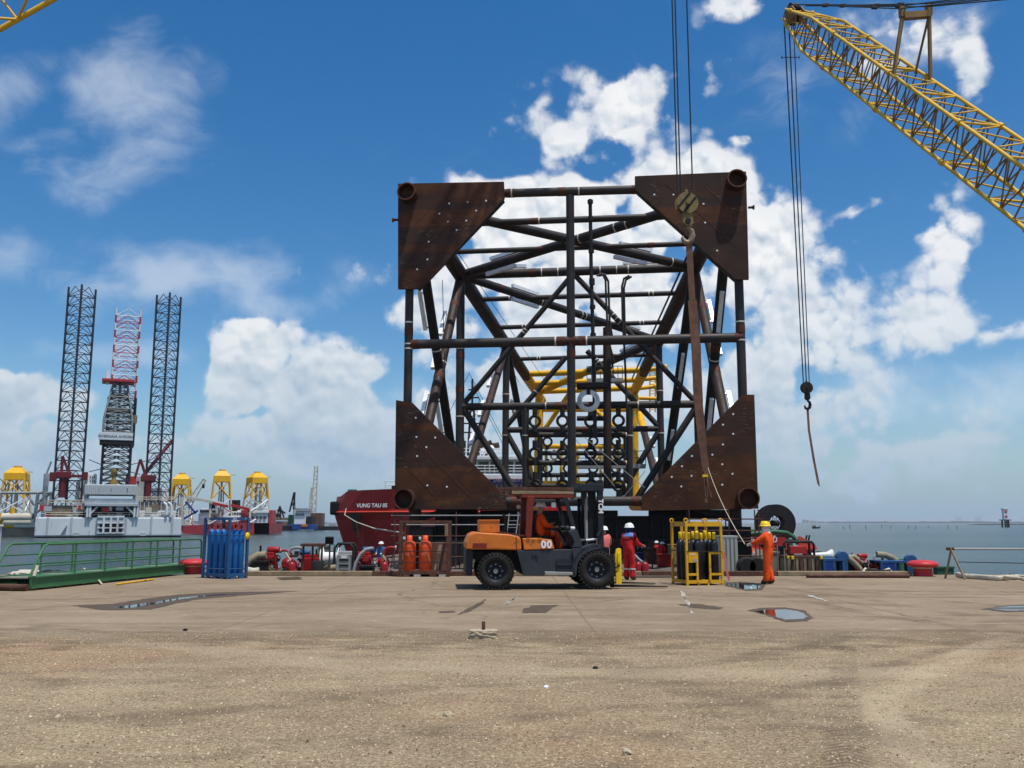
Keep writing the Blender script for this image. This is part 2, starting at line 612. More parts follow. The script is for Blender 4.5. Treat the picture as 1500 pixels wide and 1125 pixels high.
material('wire', (0.016, 0.018, 0.021), 0.55)
material('wire_light', (0.03, 0.034, 0.042), 0.5)
material('sling', (0.15, 0.075, 0.05), 0.9, 0, 0.4, 3)
material('crane_yellow', (0.66, 0.40, 0.035), 0.5, 0, 0.14, 0.8, dirt=0.25, dirtcol=(0.32, 0.18, 0.03))
material('crane_brown', (0.22, 0.13, 0.045), 0.6, 0, 0.15, 1)
material('hook_yellow', (0.18, 0.14, 0.05), 0.6, 0, 0.25, 4, dirt=0.5, dirtcol=(0.2, 0.16, 0.08))
material('hook_steel', (0.27, 0.20, 0.13), 0.5, 0.3, 0.3, 4)
material('wood', (0.25, 0.19, 0.12), 0.85, 0, 0.35, 3, 0.3, 30)
material('concrete_block', (0.40, 0.33, 0.23), 0.95, 0, 0.25, 14, 0.3, 60)
material('cov_orange', (0.80, 0.085, 0.008), 0.85, 0, 0.15, 9, 0.5, 22)
material('cov_red', (0.50, 0.018, 0.022), 0.85, 0, 0.15, 9, 0.5, 22)
material('cov_pink', (0.62, 0.16, 0.14), 0.85, 0, 0.15, 9, 0.5, 22)
material('cov_dark', (0.035, 0.04, 0.06), 0.85, 0, 0.2, 9)
material('cov_blue', (0.03, 0.12, 0.25), 0.85, 0, 0.2, 9)
material('vest_navy', (0.012, 0.015, 0.04), 0.8, 0, 0.2, 9)
material('cloth_blue', (0.12, 0.20, 0.50), 0.85, 0, 0.3, 9)
material('cloth_navy', (0.012, 0.02, 0.075), 0.85)
material('cloth_check', (0.55, 0.55, 0.57), 0.9, 0, 0.75, 16)
material('helmet_white', (0.80, 0.81, 0.80), 0.3, coat=0.3)
material('helmet_yellow', (0.84, 0.55, 0.01), 0.3, coat=0.3)
material('skin', (0.36, 0.20, 0.13), 0.6)
material('glove', (0.70, 0.68, 0.62), 0.85)
material('boot', (0.055, 0.035, 0.026), 0.7, 0, 0.3, 8)
material('reflect', (0.62, 0.62, 0.62), 0.4)
material('far_shore', (0.055, 0.07, 0.075), 0.9, 0, 0.4, 0.004)
material('dredge_grey', (0.34, 0.37, 0.38), 0.6, 0, 0.2, 0.2, dirt=0.4)
material('far_pale', (0.55, 0.50, 0.40), 0.7, 0, 0.2, 0.3)
material('quay_wall', (0.22, 0.18, 0.14), 0.9, 0, 0.4, 0.3)
material('caisson_rust', (0.145, 0.075, 0.05), 0.85, 0, 0.4, 0.2, streak=True)
material('letter_white', (0.80, 0.79, 0.77), 0.6)
material('letter_dark', (0.045, 0.055, 0.06), 0.6)


def plate_material(nm, ang):
    m = bpy.data.materials.new(nm)
    m.use_nodes = True
    w = NT(m.node_tree)
    b = m.node_tree.nodes['Principled BSDF']
    v = w.n('ShaderNodeTexCoord').outputs['Object']
    a = w.noise(v, 0.45, 6, 0.65)
    st = w.noise(w.mapping(v, rot=(0, ang, 0), scale=(0.7, 1, 1.6)), 1.6, 6, 0.6)
    a2 = w.noise(w.mapping(v, rot=(0, ang, 0), scale=(0.06, 0.2, 1.0)), 0.75, 2, 0.4)
    c = w.mix(w.rng(a.outputs['Fac'], 0.36, 0.62, 0, 1), (0.044, 0.0165, 0.0085, 1), (0.100, 0.036, 0.013, 1))
    c = w.mix(w.rng(a2.outputs['Fac'], 0.49, 0.52, 0, 0.62), c, (0.026, 0.019, 0.017, 1))
    c = w.mix(w.rng(st.outputs['Fac'], 0.48, 0.72, 0, 0.45), c, (0.020, 0.016, 0.015, 1))
    oc = w.noise(w.mapping(v, rot=(0, ang, 0), scale=(0.5, 1, 2.2)), 0.8, 4, 0.6)
    c = w.mix(w.rng(oc.outputs['Fac'], 0.58, 0.74, 0, 0.7), c, (0.13, 0.05, 0.014, 1))
    sc = w.noise(w.mapping(v, rot=(0, ang, 0), scale=(3.0, 1, 16.0)), 1.3, 3, 0.6)
    k = w.noise(v, 0.8, 2, 0.5)
    sf = w.math('MULTIPLY', w.rng(sc.outputs['Fac'], 0.61, 0.66, 0, 1), w.rng(k.outputs['Fac'], 0.54, 0.60, 0, 0.65))
    c = w.mix(sf, c, (0.26, 0.19, 0.11, 1))
    b.inputs['Specular IOR Level'].default_value = 0.2
    w.link(c, b.inputs['Base Color'])
    w.link(w.rng(st.outputs['Fac'], 0.3, 0.7, 0.45, 0.75), b.inputs['Roughness'])
    bp = w.n('ShaderNodeBump')
    bp.inputs['Strength'].default_value = 0.15
    w.link(w.noise(v, 9, 5, 0.6).outputs['Fac'], bp.inputs['Height'])
    w.link(bp.outputs[0], b.inputs['Normal'])
    M[nm] = m


plate_material('rusty_plate', R(45))
plate_material('rusty_plate_b', R(-45))


def ground_materials():
    # concrete apron, worn and dusty
    m = bpy.data.materials.new('apron_concrete')
    m.use_nodes = True
    w = NT(m.node_tree)
    b = m.node_tree.nodes['Principled BSDF']
    v = w.n('ShaderNodeTexCoord').outputs['Object']
    big = w.noise(v, 0.22, 5, 0.6)
    mid = w.noise(w.mapping(v, scale=(0.35, 1.3, 1), rot=(0, 0, 0.1)), 1.1, 6, 0.65)
    fine = w.noise(v, 38, 4, 0.7)
    c = w.mix(w.rng(big.outputs['Fac'], 0.36, 0.66, 0, 1), (0.235, 0.172, 0.108, 1), (0.335, 0.258, 0.172, 1))
    c = w.mix(w.rng(mid.outputs['Fac'], 0.52, 0.72, 0, 0.7), c, (0.155, 0.108, 0.068, 1))
    c = w.mix(w.rng(mid.outputs['Fac'], 0.46, 0.28, 0, 0.6), c, (0.42, 0.345, 0.245, 1))
    sx = w.n('ShaderNodeSeparateXYZ')
    w.link(v, sx.inputs[0])
    wob = w.noise(v, 0.12, 2, 0.5)
    trail = None
    for (ox, oy, rad) in ((30, 2, 24.0), (30, 2, 25.9), (-34, 8, 42.0), (-34, 8, 43.8), (6, -40, 62.0), (6, -40, 63.9), (46, 30, 38.0), (46, 30, 39.7)):
        dd = w.vmath('DISTANCE', v, (ox, oy, 0.0))
        dd = w.math('ADD', dd, w.math('MULTIPLY', w.math('SUBTRACT', wob.outputs['Fac'], 0.5), 5.0))
        t = w.rng(w.math('ABSOLUTE', w.math('SUBTRACT', dd, rad)), 0.10, 0.34, 1, 0, 'SMOOTHSTEP')
        trail = t if trail is None else w.math('MAXIMUM', trail, t)
    c = w.mix(w.math('MULTIPLY', trail, w.rng(mid.outputs['Fac'], 0.35, 0.58, 0.0, 0.6)), c, (0.150, 0.100, 0.062, 1))
    # slab joints, 6 m grid, half filled with dirt
    def joint(axis, off):
        q_ = w.math('FRACT', w.math('MULTIPLY', w.math('ADD', sx.outputs[axis], off), 1 / 6.0))
        return w.rng(w.math('ABSOLUTE', w.math('SUBTRACT', q_, 0.5)), 0.0022, 0.0045, 1, 0)
    jt = w.math('MAXIMUM', joint(0, 1.7), joint(1, 2.4))
    c = w.mix(w.math('MULTIPLY', jt, w.rng(big.outputs['Fac'], 0.4, 0.6, 0.15, 0.75)), c, (0.10, 0.075, 0.05, 1))
    c = w.mix(w.rng(fine.outputs['Fac'], 0.36, 0.64, 0.0, 0.5), c, (0.13, 0.095, 0.062, 1))
    blot = w.noise(w.mapping(v, scale=(0.7, 1.6, 1)), 4.5, 5, 0.7)
    c = w.mix(w.rng(blot.outputs['Fac'], 0.56, 0.68, 0.0, 0.55), c, (0.135, 0.098, 0.064, 1))
    c = w.mix(w.rng(blot.outputs['Fac'], 0.42, 0.32, 0.0, 0.5), c, (0.46, 0.39, 0.285, 1))
    stn = w.noise(v, 0.55, 4, 0.6)
    c = w.mix(w.rng(stn.outputs['Fac'], 0.62, 0.70, 0.0, 0.5), c, (0.12, 0.088, 0.06, 1))
    crk = w.n('ShaderNodeTexVoronoi', feature='DISTANCE_TO_EDGE')
    w.link(w.vmath('ADD', v, w.vmath('SCALE', mid.outputs['Color'], scale=0.9)), crk.inputs['Vector'])
    crk.inputs['Scale'].default_value = 0.16
    c = w.mix(w.math('MULTIPLY', w.rng(crk.outputs['Distance'], 0.001, 0.005, 1, 0), w.rng(stn.outputs['Fac'], 0.45, 0.55, 0.0, 0.7)), c, (0.07, 0.05, 0.035, 1))
    w.link(c, b.inputs['Base Color'])
    b.inputs['Roughness'].default_value = 0.9
    b.inputs['Specular IOR Level'].default_value = 0.25
    bp = w.n('ShaderNodeBump')
    bp.inputs['Strength'].default_value = 0.35
    bp.inputs['Distance'].default_value = 0.02
    w.link(w.noise(v, 24, 6, 0.7).outputs['Fac'], bp.inputs['Height'])
    w.link(bp.outputs[0], b.inputs['Normal'])
    M['apron_concrete'] = m
    # compacted grit and dirt in front
    m = bpy.data.materials.new('grit_ground')
    m.use_nodes = True
    w = NT(m.node_tree)
    b = m.node_tree.nodes['Principled BSDF']
    v = w.n('ShaderNodeTexCoord').outputs['Object']
    big = w.noise(v, 0.38, 6, 0.62)
    mid = w.noise(w.mapping(v, scale=(0.6, 1.2, 1)), 1.7, 7, 0.66)
    red = w.noise(v, 0.20, 4, 0.5)
    grit = w.noise(v, 55, 5, 0.75)
    vor = w.n('ShaderNodeTexVoronoi', feature='F1')
    w.link(v, vor.inputs['Vector'])
    vor.inputs['Scale'].default_value = 62
    c = w.mix(w.rng(big.outputs['Fac'], 0.36, 0.64, 0, 1), (0.250, 0.180, 0.106, 1), (0.400, 0.310, 0.190, 1))
    c = w.mix(w.rng(red.outputs['Fac'], 0.50, 0.62, 0, 0.6), c, (0.34, 0.195, 0.108, 1))
    c = w.mix(w.rng(mid.outputs['Fac'], 0.51, 0.70, 0, 0.8), c, (0.165, 0.118, 0.072, 1))
    c = w.mix(w.rng(mid.outputs['Fac'], 0.44, 0.27, 0, 0.75), c, (0.50, 0.40, 0.255, 1))
    sp = w.n('ShaderNodeSeparateColor')
    w.link(vor.outputs['Color'], sp.inputs[0])
    c = w.mix(w.math('MULTIPLY', w.rng(sp.outputs[0], 0.55, 0.9, 0, 0.75), w.rng(vor.outputs['Distance'], 0.55, 0.25, 0, 1)), c, (0.58, 0.47, 0.31, 1))
    c = w.mix(w.math('MULTIPLY', w.rng(sp.outputs[1], 0.62, 0.9, 0, 0.8), w.rng(vor.outputs['Distance'], 0.55, 0.25, 0, 1)), c, (0.105, 0.074, 0.046, 1))
    c = w.mix(w.rng(grit.outputs['Fac'], 0.42, 0.66, 0, 0.6), c, (0.11, 0.078, 0.048, 1))
    spk = w.noise(v, 24, 4, 0.75)
    c = w.mix(w.rng(spk.outputs['Fac'], 0.52, 0.64, 0, 0.62), c, (0.125, 0.088, 0.054, 1))
    c = w.mix(w.rng(spk.outputs['Fac'], 0.47, 0.36, 0, 0.55), c, (0.56, 0.46, 0.31, 1))
    stn = w.noise(w.mapping(v, loc=(3, 1, 0), scale=(0.8, 1.2, 1)), 0.7, 5, 0.62)
    c = w.mix(w.rng(stn.outputs['Fac'], 0.54, 0.66, 0, 0.6), c, (0.135, 0.098, 0.062, 1))
    # sweeping wheel tracks, pressed smooth and pale or scuffed dark
    wob = w.noise(v, 0.2, 2, 0.5)
    for (ox, oy, rad, wd, colr, amt) in ((16, 4, 11.6, 0.30, (0.50, 0.40, 0.27, 1), 0.55), (16, 4, 13.3, 0.28, (0.50, 0.40, 0.27, 1), 0.5), (-9, 26, 18.2, 0.26, (0.13, 0.094, 0.058, 1), 0.55), (-9, 26, 20.0, 0.26, (0.13, 0.094, 0.058, 1), 0.5), (30, 22, 30.5, 0.4, (0.14, 0.10, 0.064, 1), 0.5), (4, 30, 19.2, 0.5, (0.48, 0.385, 0.26, 1), 0.4)):
        dd = w.math('ADD', w.vmath('DISTANCE', v, (ox, oy, 0.0)), w.math('MULTIPLY', w.math('SUBTRACT', wob.outputs['Fac'], 0.5), 2.5))
        t = w.rng(w.math('ABSOLUTE', w.math('SUBTRACT', dd, rad)), wd * 0.3, wd, 1, 0, 'SMOOTHSTEP')
        c = w.mix(w.math('MULTIPLY', t, w.rng(mid.outputs['Fac'], 0.36, 0.58, 0.05, amt)), c, colr)
    # lug prints of big tyres near the right
    tr = None
    for (ox, rot) in ((3.0, -0.34),):
        mp = w.mapping(v, loc=(ox, 8.6, 0), rot=(0, 0, rot), kind='TEXTURE')
        s = w.n('ShaderNodeSeparateXYZ')
        w.link(mp, s.inputs[0])
        band = w.rng(w.math('ABSOLUTE', s.outputs[0]), 0.12, 0.19, 1, 0)
        lug = w.rng(w.math('SINE', w.math('MULTIPLY', w.math('ADD', s.outputs[1], w.math('ABSOLUTE', s.outputs[0])), 62.0)), -0.3, 0.5, 0.15, 1)
        e = w.math('MULTIPLY', w.math('MULTIPLY', band, lug), w.rng(mid.outputs['Fac'], 0.42, 0.58, 0.0, 0.8))
        tr = e if tr is None else w.math('MAXIMUM', tr, e)
    c = w.mix(w.math('MULTIPLY', tr, 0.8), c, (0.11, 0.078, 0.048, 1))
    w.link(c, b.inputs['Base Color'])
    b.inputs['Roughness'].default_value = 0.95
    b.inputs['Specular IOR Level'].default_value = 0.2
    hgt = w.math('ADD', w.math('MULTIPLY', grit.outputs['Fac'], 0.6), w.math('MULTIPLY', mid.outputs['Fac'], 1.2))
    hgt = w.math('SUBTRACT', hgt, w.math('MULTIPLY', tr, 0.5))
    bp = w.n('ShaderNodeBump')
    bp.inputs['Strength'].default_value = 0.9
    bp.inputs['Distance'].default_value = 0.02
    w.link(hgt, bp.inputs['Height'])
    w.link(bp.outputs[0], b.inputs['Normal'])
    # the layer thins out raggedly where the concrete begins
    sy = w.n('ShaderNodeSeparateXYZ')
    w.link(v, sy.inputs[0])
    ed = w.math('ADD', sy.outputs[1], w.math('MULTIPLY', w.math('SUBTRACT', mid.outputs['Fac'], 0.5), 7.0))
    w.link(w.rng(w.math('ADD', ed, w.math('MULTIPLY', w.math('SUBTRACT', grit.outputs['Fac'], 0.5), 2.0)), 12.8, 15.4, 1, 0), b.inputs['Alpha'])
    M['grit_ground'] = m
    # sea
    m = bpy.data.materials.new('sea_water')
    m.use_nodes = True
    w = NT(m.node_tree)
    b = m.node_tree.nodes['Principled BSDF']
    v = w.n('ShaderNodeTexCoord').outputs['Object']
    big = w.noise(w.mapping(v, scale=(0.25, 1.0, 1)), 0.012, 5, 0.6)
    c = w.mix(w.rng(big.outputs['Fac'], 0.38, 0.62, 0, 1), (0.018, 0.036, 0.030, 1), (0.042, 0.066, 0.056, 1))
    w.link(c, b.inputs['Base Color'])
    b.inputs['Roughness'].default_value = 0.22
    b.inputs['IOR'].default_value = 1.33
    b.inputs['Specular IOR Level'].default_value = 0.38
    wv = w.noise(w.mapping(v, scale=(0.55, 1.3, 1), rot=(0, 0, 0.2)), 0.75, 6, 0.62)
    wv2 = w.noise(w.mapping(v, scale=(0.4, 1.2, 1)), 0.10, 3, 0.5)
    h = w.math('ADD', w.math('MULTIPLY', wv.outputs['Fac'], 0.5), wv2.outputs['Fac'])
    bp = w.n('ShaderNodeBump')
    bp.inputs['Strength'].default_value = 0.85
    bp.inputs['Distance'].default_value = 0.8
    w.link(h, bp.inputs['Height'])
    w.link(bp.outputs[0], b.inputs['Normal'])
    M['sea_water'] = m
    # puddle
    m = material('puddle_water', (0.035, 0.03, 0.026), 0.03, spec=0.6)
    material('wet_stain', (0.085, 0.060, 0.040), 0.8, 0, 0.35, 6)
    material('paint_worn', (0.42, 0.39, 0.34), 0.85, 0, 0.3, 8)


ground_materials()
# ================================================================ SETTING
SEA_Z = -2.5
QUAY_Y = 31.0


def setting():
    # sea
    tag(MB().add([(-30000, -500, SEA_Z), (30000, -500, SEA_Z), (30000, 30000, SEA_Z), (-30000, 30000, SEA_Z)], [(0, 1, 2, 3)]).build('sea', 'sea_water'), kind='structure')
    # quay apron: concrete block with a real face to the water
    m = MB()
    m.box((0, (QUAY_Y - 120) / 2, -2.5), (400, QUAY_Y + 120, 5.0))
    q = tag(m.build('quay_apron', 'apron_concrete'), kind='structure')
    # thin layer of grit over the front half, uneven edge
    rr = random.Random(3)
    top = []
    n = 160
    for i in range(n + 1):
        x = -60 + 120 * i / n
        y = 16.2 + 0.16 * math.sin(x * 0.9) + 0.10 * math.sin(x * 2.3 + 1) + rr.uniform(-0.13, 0.13) + 0.02 * x
        top.append((x, y, 0.004))
    m = MB()
    vs = [(-60, -60, 0.004), (60, -60, 0.004)] + top[::-1]
    m.add(vs, [tuple(range(len(vs)))])
    tag(m.build('grit_ground', 'grit_ground'), kind='structure')
    # loose grit stones
    rr = random.Random(11)
    m = MB()
    for i in range(52000):
        y = 5.6 + 9.2 * rr.random() ** 1.35
        x = rr.uniform(-0.60, 0.60) * y
        s = 0.004 + 0.009 * rr.random() ** 3
        if rr.random() < 0.004:
            s *= 2.4
        a = rr.uniform(0, 6.28)
        vs = []
        for k in range(4):
            q_ = a + k * 1.57 + rr.uniform(-.4, .4)
            rad = s * rr.uniform(0.7, 1.3)
            vs.append((x + math.cos(q_) * rad, y + math.sin(q_) * rad, 0.003))
        vs.append((x + rr.uniform(-.3, .3) * s, y, 0.003 + s * rr.uniform(0.6, 1.1)))
        m.add(vs, [(0, 1, 4), (1, 2, 4), (2, 3, 4), (3, 0, 4)])
    mt = material('stone_grit', (0.27, 0.22, 0.165), 0.95)
    w = NT(mt.node_tree)
    b = mt.node_tree.nodes['Principled BSDF']
    g = w.n('ShaderNodeNewGeometry')
    cr = w.n('ShaderNodeValToRGB')
    cr.color_ramp.elements[0].color = (0.09, 0.065, 0.04, 1)
    cr.color_ramp.elements[1].color = (0.62, 0.51, 0.34, 1)
    e = cr.color_ramp.elements.new(0.6)
    e.color = (0.33, 0.25, 0.155, 1)
    w.link(g.outputs['Random Per Island'], cr.inputs[0])
    w.link(cr.outputs[0], b.inputs['Base Color'])
    o = m.build('loose_grit', 'stone_grit')
    tag(o, 'loose grit scattered over the dirt in the foreground', 'grit', kind='stuff')

    # single stones and bits of litter one can pick out
    rr = random.Random(5)
    for (px, py, s, mt, lab) in [(655, 1049, 0.045, 'concrete_block', 'pale lump of broken concrete on the dirt left of the centre, low in the picture'),
                           (800, 1008, 0.03, 'letter_white', 'scrap of white litter on the dirt below the concrete block'),
                           (918, 1105, 0.045, 'concrete_block', 'pale stone on the dirt at the bottom right of centre'),
                           (872, 980, 0.035, 'rubber', 'dark stone on the dirt right of the concrete block'),
                           (757, 937, 0.03, 'concrete_block', 'small pale chip lying beside the concrete block with the pin'),
                           (1100, 862, 0.03, 'letter_white', 'white scrap on the apron by the small puddle'),
                           (271, 924, 0.04, 'rubber', 'dark stone on the edge of the dirt at the left')]:
        p = on_ground(px, py)
        bm = bmesh.new()
        bmesh.ops.create_icosphere(bm, subdivisions=2, radius=s)
        for vv in bm.verts:
            vv.co *= rr.uniform(0.7, 1.15)
            vv.co.z *= 0.6
        o = MB().bm(bm).build('stone', mt)
        o.location = (p.x, p.y, 0.005 + s * 0.25)
        tag(o, lab, 'stone', 'loose stones on the ground')

    # puddles and damp stains with outlines of their own
    def puddle(pts, mat, name, z=0.005, seed=1):
        r_ = random.Random(seed)
        P = [on_ground(x, y) for x, y in pts]
        out = []
        k = len(P)
        for i in range(k):
            a, c = P[i], P[(i + 1) % k]
            nn = 8
            for j in range(nn):
                f = j / nn
                q_ = a.lerp(c, f)
                jit = min(0.05 * (a - c).length, 0.035)
                out.append((q_.x + r_.uniform(-jit, jit), q_.y + r_.uniform(-jit, jit), z))
        o = MB().add(out, [tuple(range(len(out)))]).build(name, mat)
        tag(o, kind='structure')

    def damp(pts, seed):
        cx = sum(p[0] for p in pts) / len(pts)
        cy = sum(p[1] for p in pts) / len(pts)
        puddle([(cx + (x - cx) * 1.22, cy + (y - cy) * 1.45) for x, y in pts], 'wet_stain', 'damp_patch', 0.0045, seed)

    for sd, pp in ((31, [(1106, 896), (1120, 893.5), (1150, 893), (1172, 896), (1183, 903), (1178, 907), (1150, 908), (1135, 903)]),
                   (32, [(1060, 855.5), (1085, 854), (1116, 856.5), (1112, 862.5), (1092, 863.5), (1070, 859)]),
                   (33, [(1446, 892), (1480, 888), (1530, 887), (1530, 894), (1475, 895)]),
                   (34, [(408, 846.5), (436, 845.5), (440, 848.5), (415, 849.3)])):
        damp(pp, sd)
    puddle([(162, 889.5), (190, 887), (228, 882), (262, 876), (320, 871), (352, 870), (325, 872), (285, 875.3), (250, 880.5), (218, 887), (192, 891), (172, 890.8)], 'puddle_water', 'puddle', 0.006, 2)
    puddle([(105, 887), (165, 885), (215, 877), (262, 871), (330, 867.5), (440, 866), (350, 873), (290, 878), (255, 885), (220, 893), (150, 894)], 'wet_stain', 'damp_patch', 0.005, 12)
    puddle([(1106, 896), (1120, 893.5), (1150, 893), (1172, 896), (1183, 903), (1178, 907), (1150, 908), (1135, 903)], 'puddle_water', 'puddle', 0.006, 4)
    puddle([(1060, 855.5), (1085, 854), (1116, 856.5), (1112, 862.5), (1092, 863.5), (1070, 859)], 'puddle_water', 'puddle', 0.006, 5)
    puddle([(1446, 892), (1480, 888), (1530, 887), (1530, 894), (1475, 895)], 'puddle_water', 'puddle', 0.006, 6)
    puddle([(408, 846.5), (436, 845.5), (440, 848.5), (415, 849.3)], 'puddle_water', 'puddle', 0.006, 7)
    puddle([(768, 892), (782, 887), (818, 886.5), (808, 891), (801, 898), (766, 898)], 'wet_stain', 'damp_patch', 0.005, 8)
    puddle([(992, 885.5), (1020, 884.5), (1060, 890), (1052, 893), (1018, 891)], 'wet_stain', 'damp_patch', 0.005, 9)
    puddle([(669, 901), (680, 894), (693, 888), (705, 881), (712, 877), (709, 883), (697, 891), (688, 896)], 'wet_stain', 'damp_patch', 0.005, 10)
    puddle([(642, 896), (665, 895), (668, 897), (645, 898)], 'wet_stain', 'damp_patch', 0.005, 11)
    # worn paint dashes
    for pts in ([(738, 886), (741, 886), (763, 871), (761, 871)], [(1180, 872), (1186, 872), (1215, 881), (1209, 881)], [(996, 866), (999, 866), (1017, 899), (1013, 899)]):
        puddle(pts, 'paint_worn', 'worn_paint_line', 0.008, 21)


setting()
# ================================================================ BARGES AND THE STEEL JACKET
PSI = R(5.4)
JB = at(843, 766, 50.0)
JORG = Vector((JB.x, 50.0, 0.0))
JROT = Matrix.Rotation(-PSI, 3, 'Z')
JINV = JROT.transposed()
CAMV = Vector((0, 0, CAMH))


def JP(px, py, w):
    """point of the jacket's own frame seen at pixel (px,py), w metres along its axis"""
    d = JINV @ ray(px, py)
    o = JINV @ (CAMV - JORG)
    t = (w - o.y) / d.y
    return o + d * t


def jproj(p):
    q = JROT @ Vector(p) + JORG - CAMV
    f = q.y * CP + q.z * SP
    return PW / 2 + FPX * q.x / f, PH / 2 - FPX * (q.z * CP - q.y * SP) / f


def work_barge():
    b = empty('work_barge', (2.5, 35, SEA_Z), 0, 'low flat work pontoon moored along the quay, carrying pumps and hoses', 'barge')
    MB().box((0, 0, 0.65), (27, 6.6, 3.2)).build('hull', 'hull_black', b)
    m = MB()
    for i in range(9):
        m = MB()
        m.box((-12 + i * 3.0, 0, 2.29), (2.96, 6.56, 0.06))
        m.build('deck_plate', 'deck_dark', b)
    for i in range(8):
        m = MB()
        m.torus((-11.5 + i * 3.3, -3.38, 1.6), 0.42, 0.16, 'Y', 18, 8)
        m.build('fender_tyre', 'rubber', b)


def launch_barge():
    b = empty('launch_barge', (6.0, 72, SEA_Z), -PSI, 'big flat dark launch barge carrying the steel jacket', 'barge')
    MB().prism([(-17, 1.3), (-17, -0.2), (-15.5, -1.5), (16, -1.5), (17.5, -0.2), (17.5, 1.3)], (0, 66, 0), (0, -33, 0), (1, 0, 0), (0, 0, 1)).build('hull', 'hull_black', b)
    for i in range(11):
        MB().box((0.2, -30 + i * 6.0, 1.46), (34, 5.95, 0.08)).build('deck_plate', 'deck_dark', b)
    # deck clutter under the load: lockers, drums, timber
    rr = random.Random(4)
    mats = ['box_olive', 'machine_grey', 'blue_paint', 'rust_frame', 'pump_red', 'green_dark', 'wood', 'white_paint', 'deck_dark']
    k = 0
    return b


def skid():
    s = empty('launch_skid', JORG, -PSI, 'black steel skid beams and cross girders under the jacket', 'skid')
    s.location.z = -1.0
    # cross girder seen at the front: top and bottom flange, web, stiffeners
    a, c = JP(640, 757, 0.8), JP(1004, 757, 0.8)
    zb, zt = JP(800, 790, 0.8).z + 1.0, JP(800, 757, 0.8).z + 1.0
    g = MB()
    g.box(((a.x + c.x) / 2, 0.8, (zb + zt) / 2), (c.x - a.x, 0.10, zt - zb))
    g.box(((a.x + c.x) / 2, 0.8, zb), (c.x - a.x, 0.7, 0.09))
    g.box(((a.x + c.x) / 2, 0.8, zt), (c.x - a.x, 0.7, 0.09))
    go = g.build('cross_girder', 'black', s)
    n = 22
    for i in range(n + 1):
        x = a.x + (c.x - a.x) * i / n
        MB().box((x, 0.55, (zb + zt) / 2), (0.05, 0.36, zt - zb - 0.1)).build('stiffener', 'hull_black', go)
    for (x0_, x1_, ya, yb_) in ((640, 700, 746, 760), (704, 905, 748, 761), (950, 1070, 747, 761)):
        pa, pb = JP(x0_, ya, 2.4), JP(x1_, yb_, 2.4)
        MB().box(((pa.x + pb.x) / 2, 2.4, (pa.z + pb.z) / 2 + 1.0), (pb.x - pa.x, .5, pa.z - pb.z)).build('packing_beam', 'black', s)
    for x in (JP(591, 731, 0).x + 1.0, JP(1097, 731, 0).x - 0.6):
        MB().box((x, 25, 1.25), (1.3, 50, 2.5)).build('skid_beam', 'black', s)
    for w in (24, 36):
        MB().box((0, w, 1.9), (18, 0.6, 1.6)).build('cross_girder', 'black', s)
    for w in (22, 38, 48):
        MB().box((0, w, 1.0), (18, 0.5, 2.0)).build('cross_girder', 'black', s)
    # posts and shoes under the lower legs
    for (px, side) in ((1076, 1), (608, -1)):
        p0, p1 = JP(px, 745, 0.6), JP(px, 800, 0.6)
        MB().tube((p0.x, 0.6, 0.0), (p0.x, 0.6, p0.z + 1.0), 0.36, 14).build('support_post', 'steel_leg', s)
        MB().beam((p0.x - side * 0.2, 0.7, 2.9), (p0.x - side * 2.4, 0.7, 3.6), 0.3, 0.3).build('knee_brace', 'hull_black', s)
    # scaffold on both sides
    sc = empty('scaffold', JORG, -PSI, 'tube scaffold with plank decks under the lower left corner plate', 'scaffold')
    sc.location.z = -1.0
    for (px0, px1, w) in ((578, 668, -0.6), (668, 760, -0.4)):
        x0, x1 = JP(px0, 780, w).x, JP(px1, 780, w).x
        for x in (x0, x1):
            for ww in (w, w + 1.4):
                MB().tube((x, ww, 0), (x, ww, 3.3), 0.035, 6).build('upright', 'rust_frame', sc)
        for z in (0.9, 2.0, 2.6, 3.1):
            MB().tube((x0 - .2, w, z), (x1 + .2, w, z), 0.032, 6).build('ledger', 'machine_grey' if z > 2.4 else 'rust_frame', sc)
        MB().box(((x0 + x1) / 2, w + 0.7, 1.62), (x1 - x0, 1.2, 0.06)).build('plank_deck', 'wood', sc)
    x = JP(745, 780, -0.9).x
    l = MB()
    for dx in (0, 0.5):
        l.beam((x + dx - 0.35, -0.9, 0), (x + dx, -0.5, 3.2), 0.05, 0.05)
    for i in range(8):
        z = 0.3 + i * 0.36
        l.beam((x - 0.35 + 0.35 * z / 3.2, -0.9 + 0.4 * z / 3.2, z), (x + 0.15 + 0.35 * z / 3.2, -0.9 + 0.4 * z / 3.2, z), 0.035, 0.035)
    tag(l.build('ladder', 'machine_grey'), 'grey ladder leaning on the scaffold beside the forklift roof', 'ladder')
    bpy.data.objects['ladder'].location = (JORG.x, JORG.y, -1.0)
    bpy.data.objects['ladder'].rotation_euler = (0, 0, -PSI)
    # the same on the right-hand side
    sc2 = empty('scaffold', JORG, -PSI, 'tube scaffold below the lower right corner plate behind the yellow rack', 'scaffold')
    sc2.location.z = -1.0
    for (px0, px1, w) in ((1010, 1068, -0.8), (1068, 1112, -0.6)):
        x0, x1 = JP(px0, 780, w).x, JP(px1, 780, w).x
        for x in (x0, x1):
            for ww in (w, w + 1.2):
                MB().tube((x, ww, 0), (x, ww, 3.4), 0.035, 6).build('upright', 'rust_frame', sc2)
        for z in (1.0, 1.9, 2.3, 2.9):
            MB().tube((x0 - .2, w, z), (x1 + .2, w, z), 0.035, 6).build('ledger', 'rust_frame', sc2)
        MB().box(((x0 + x1) / 2, w + 0.6, 1.75), (x1 - x0, 1.1, 0.07)).build('plank_deck', 'wood', sc2)


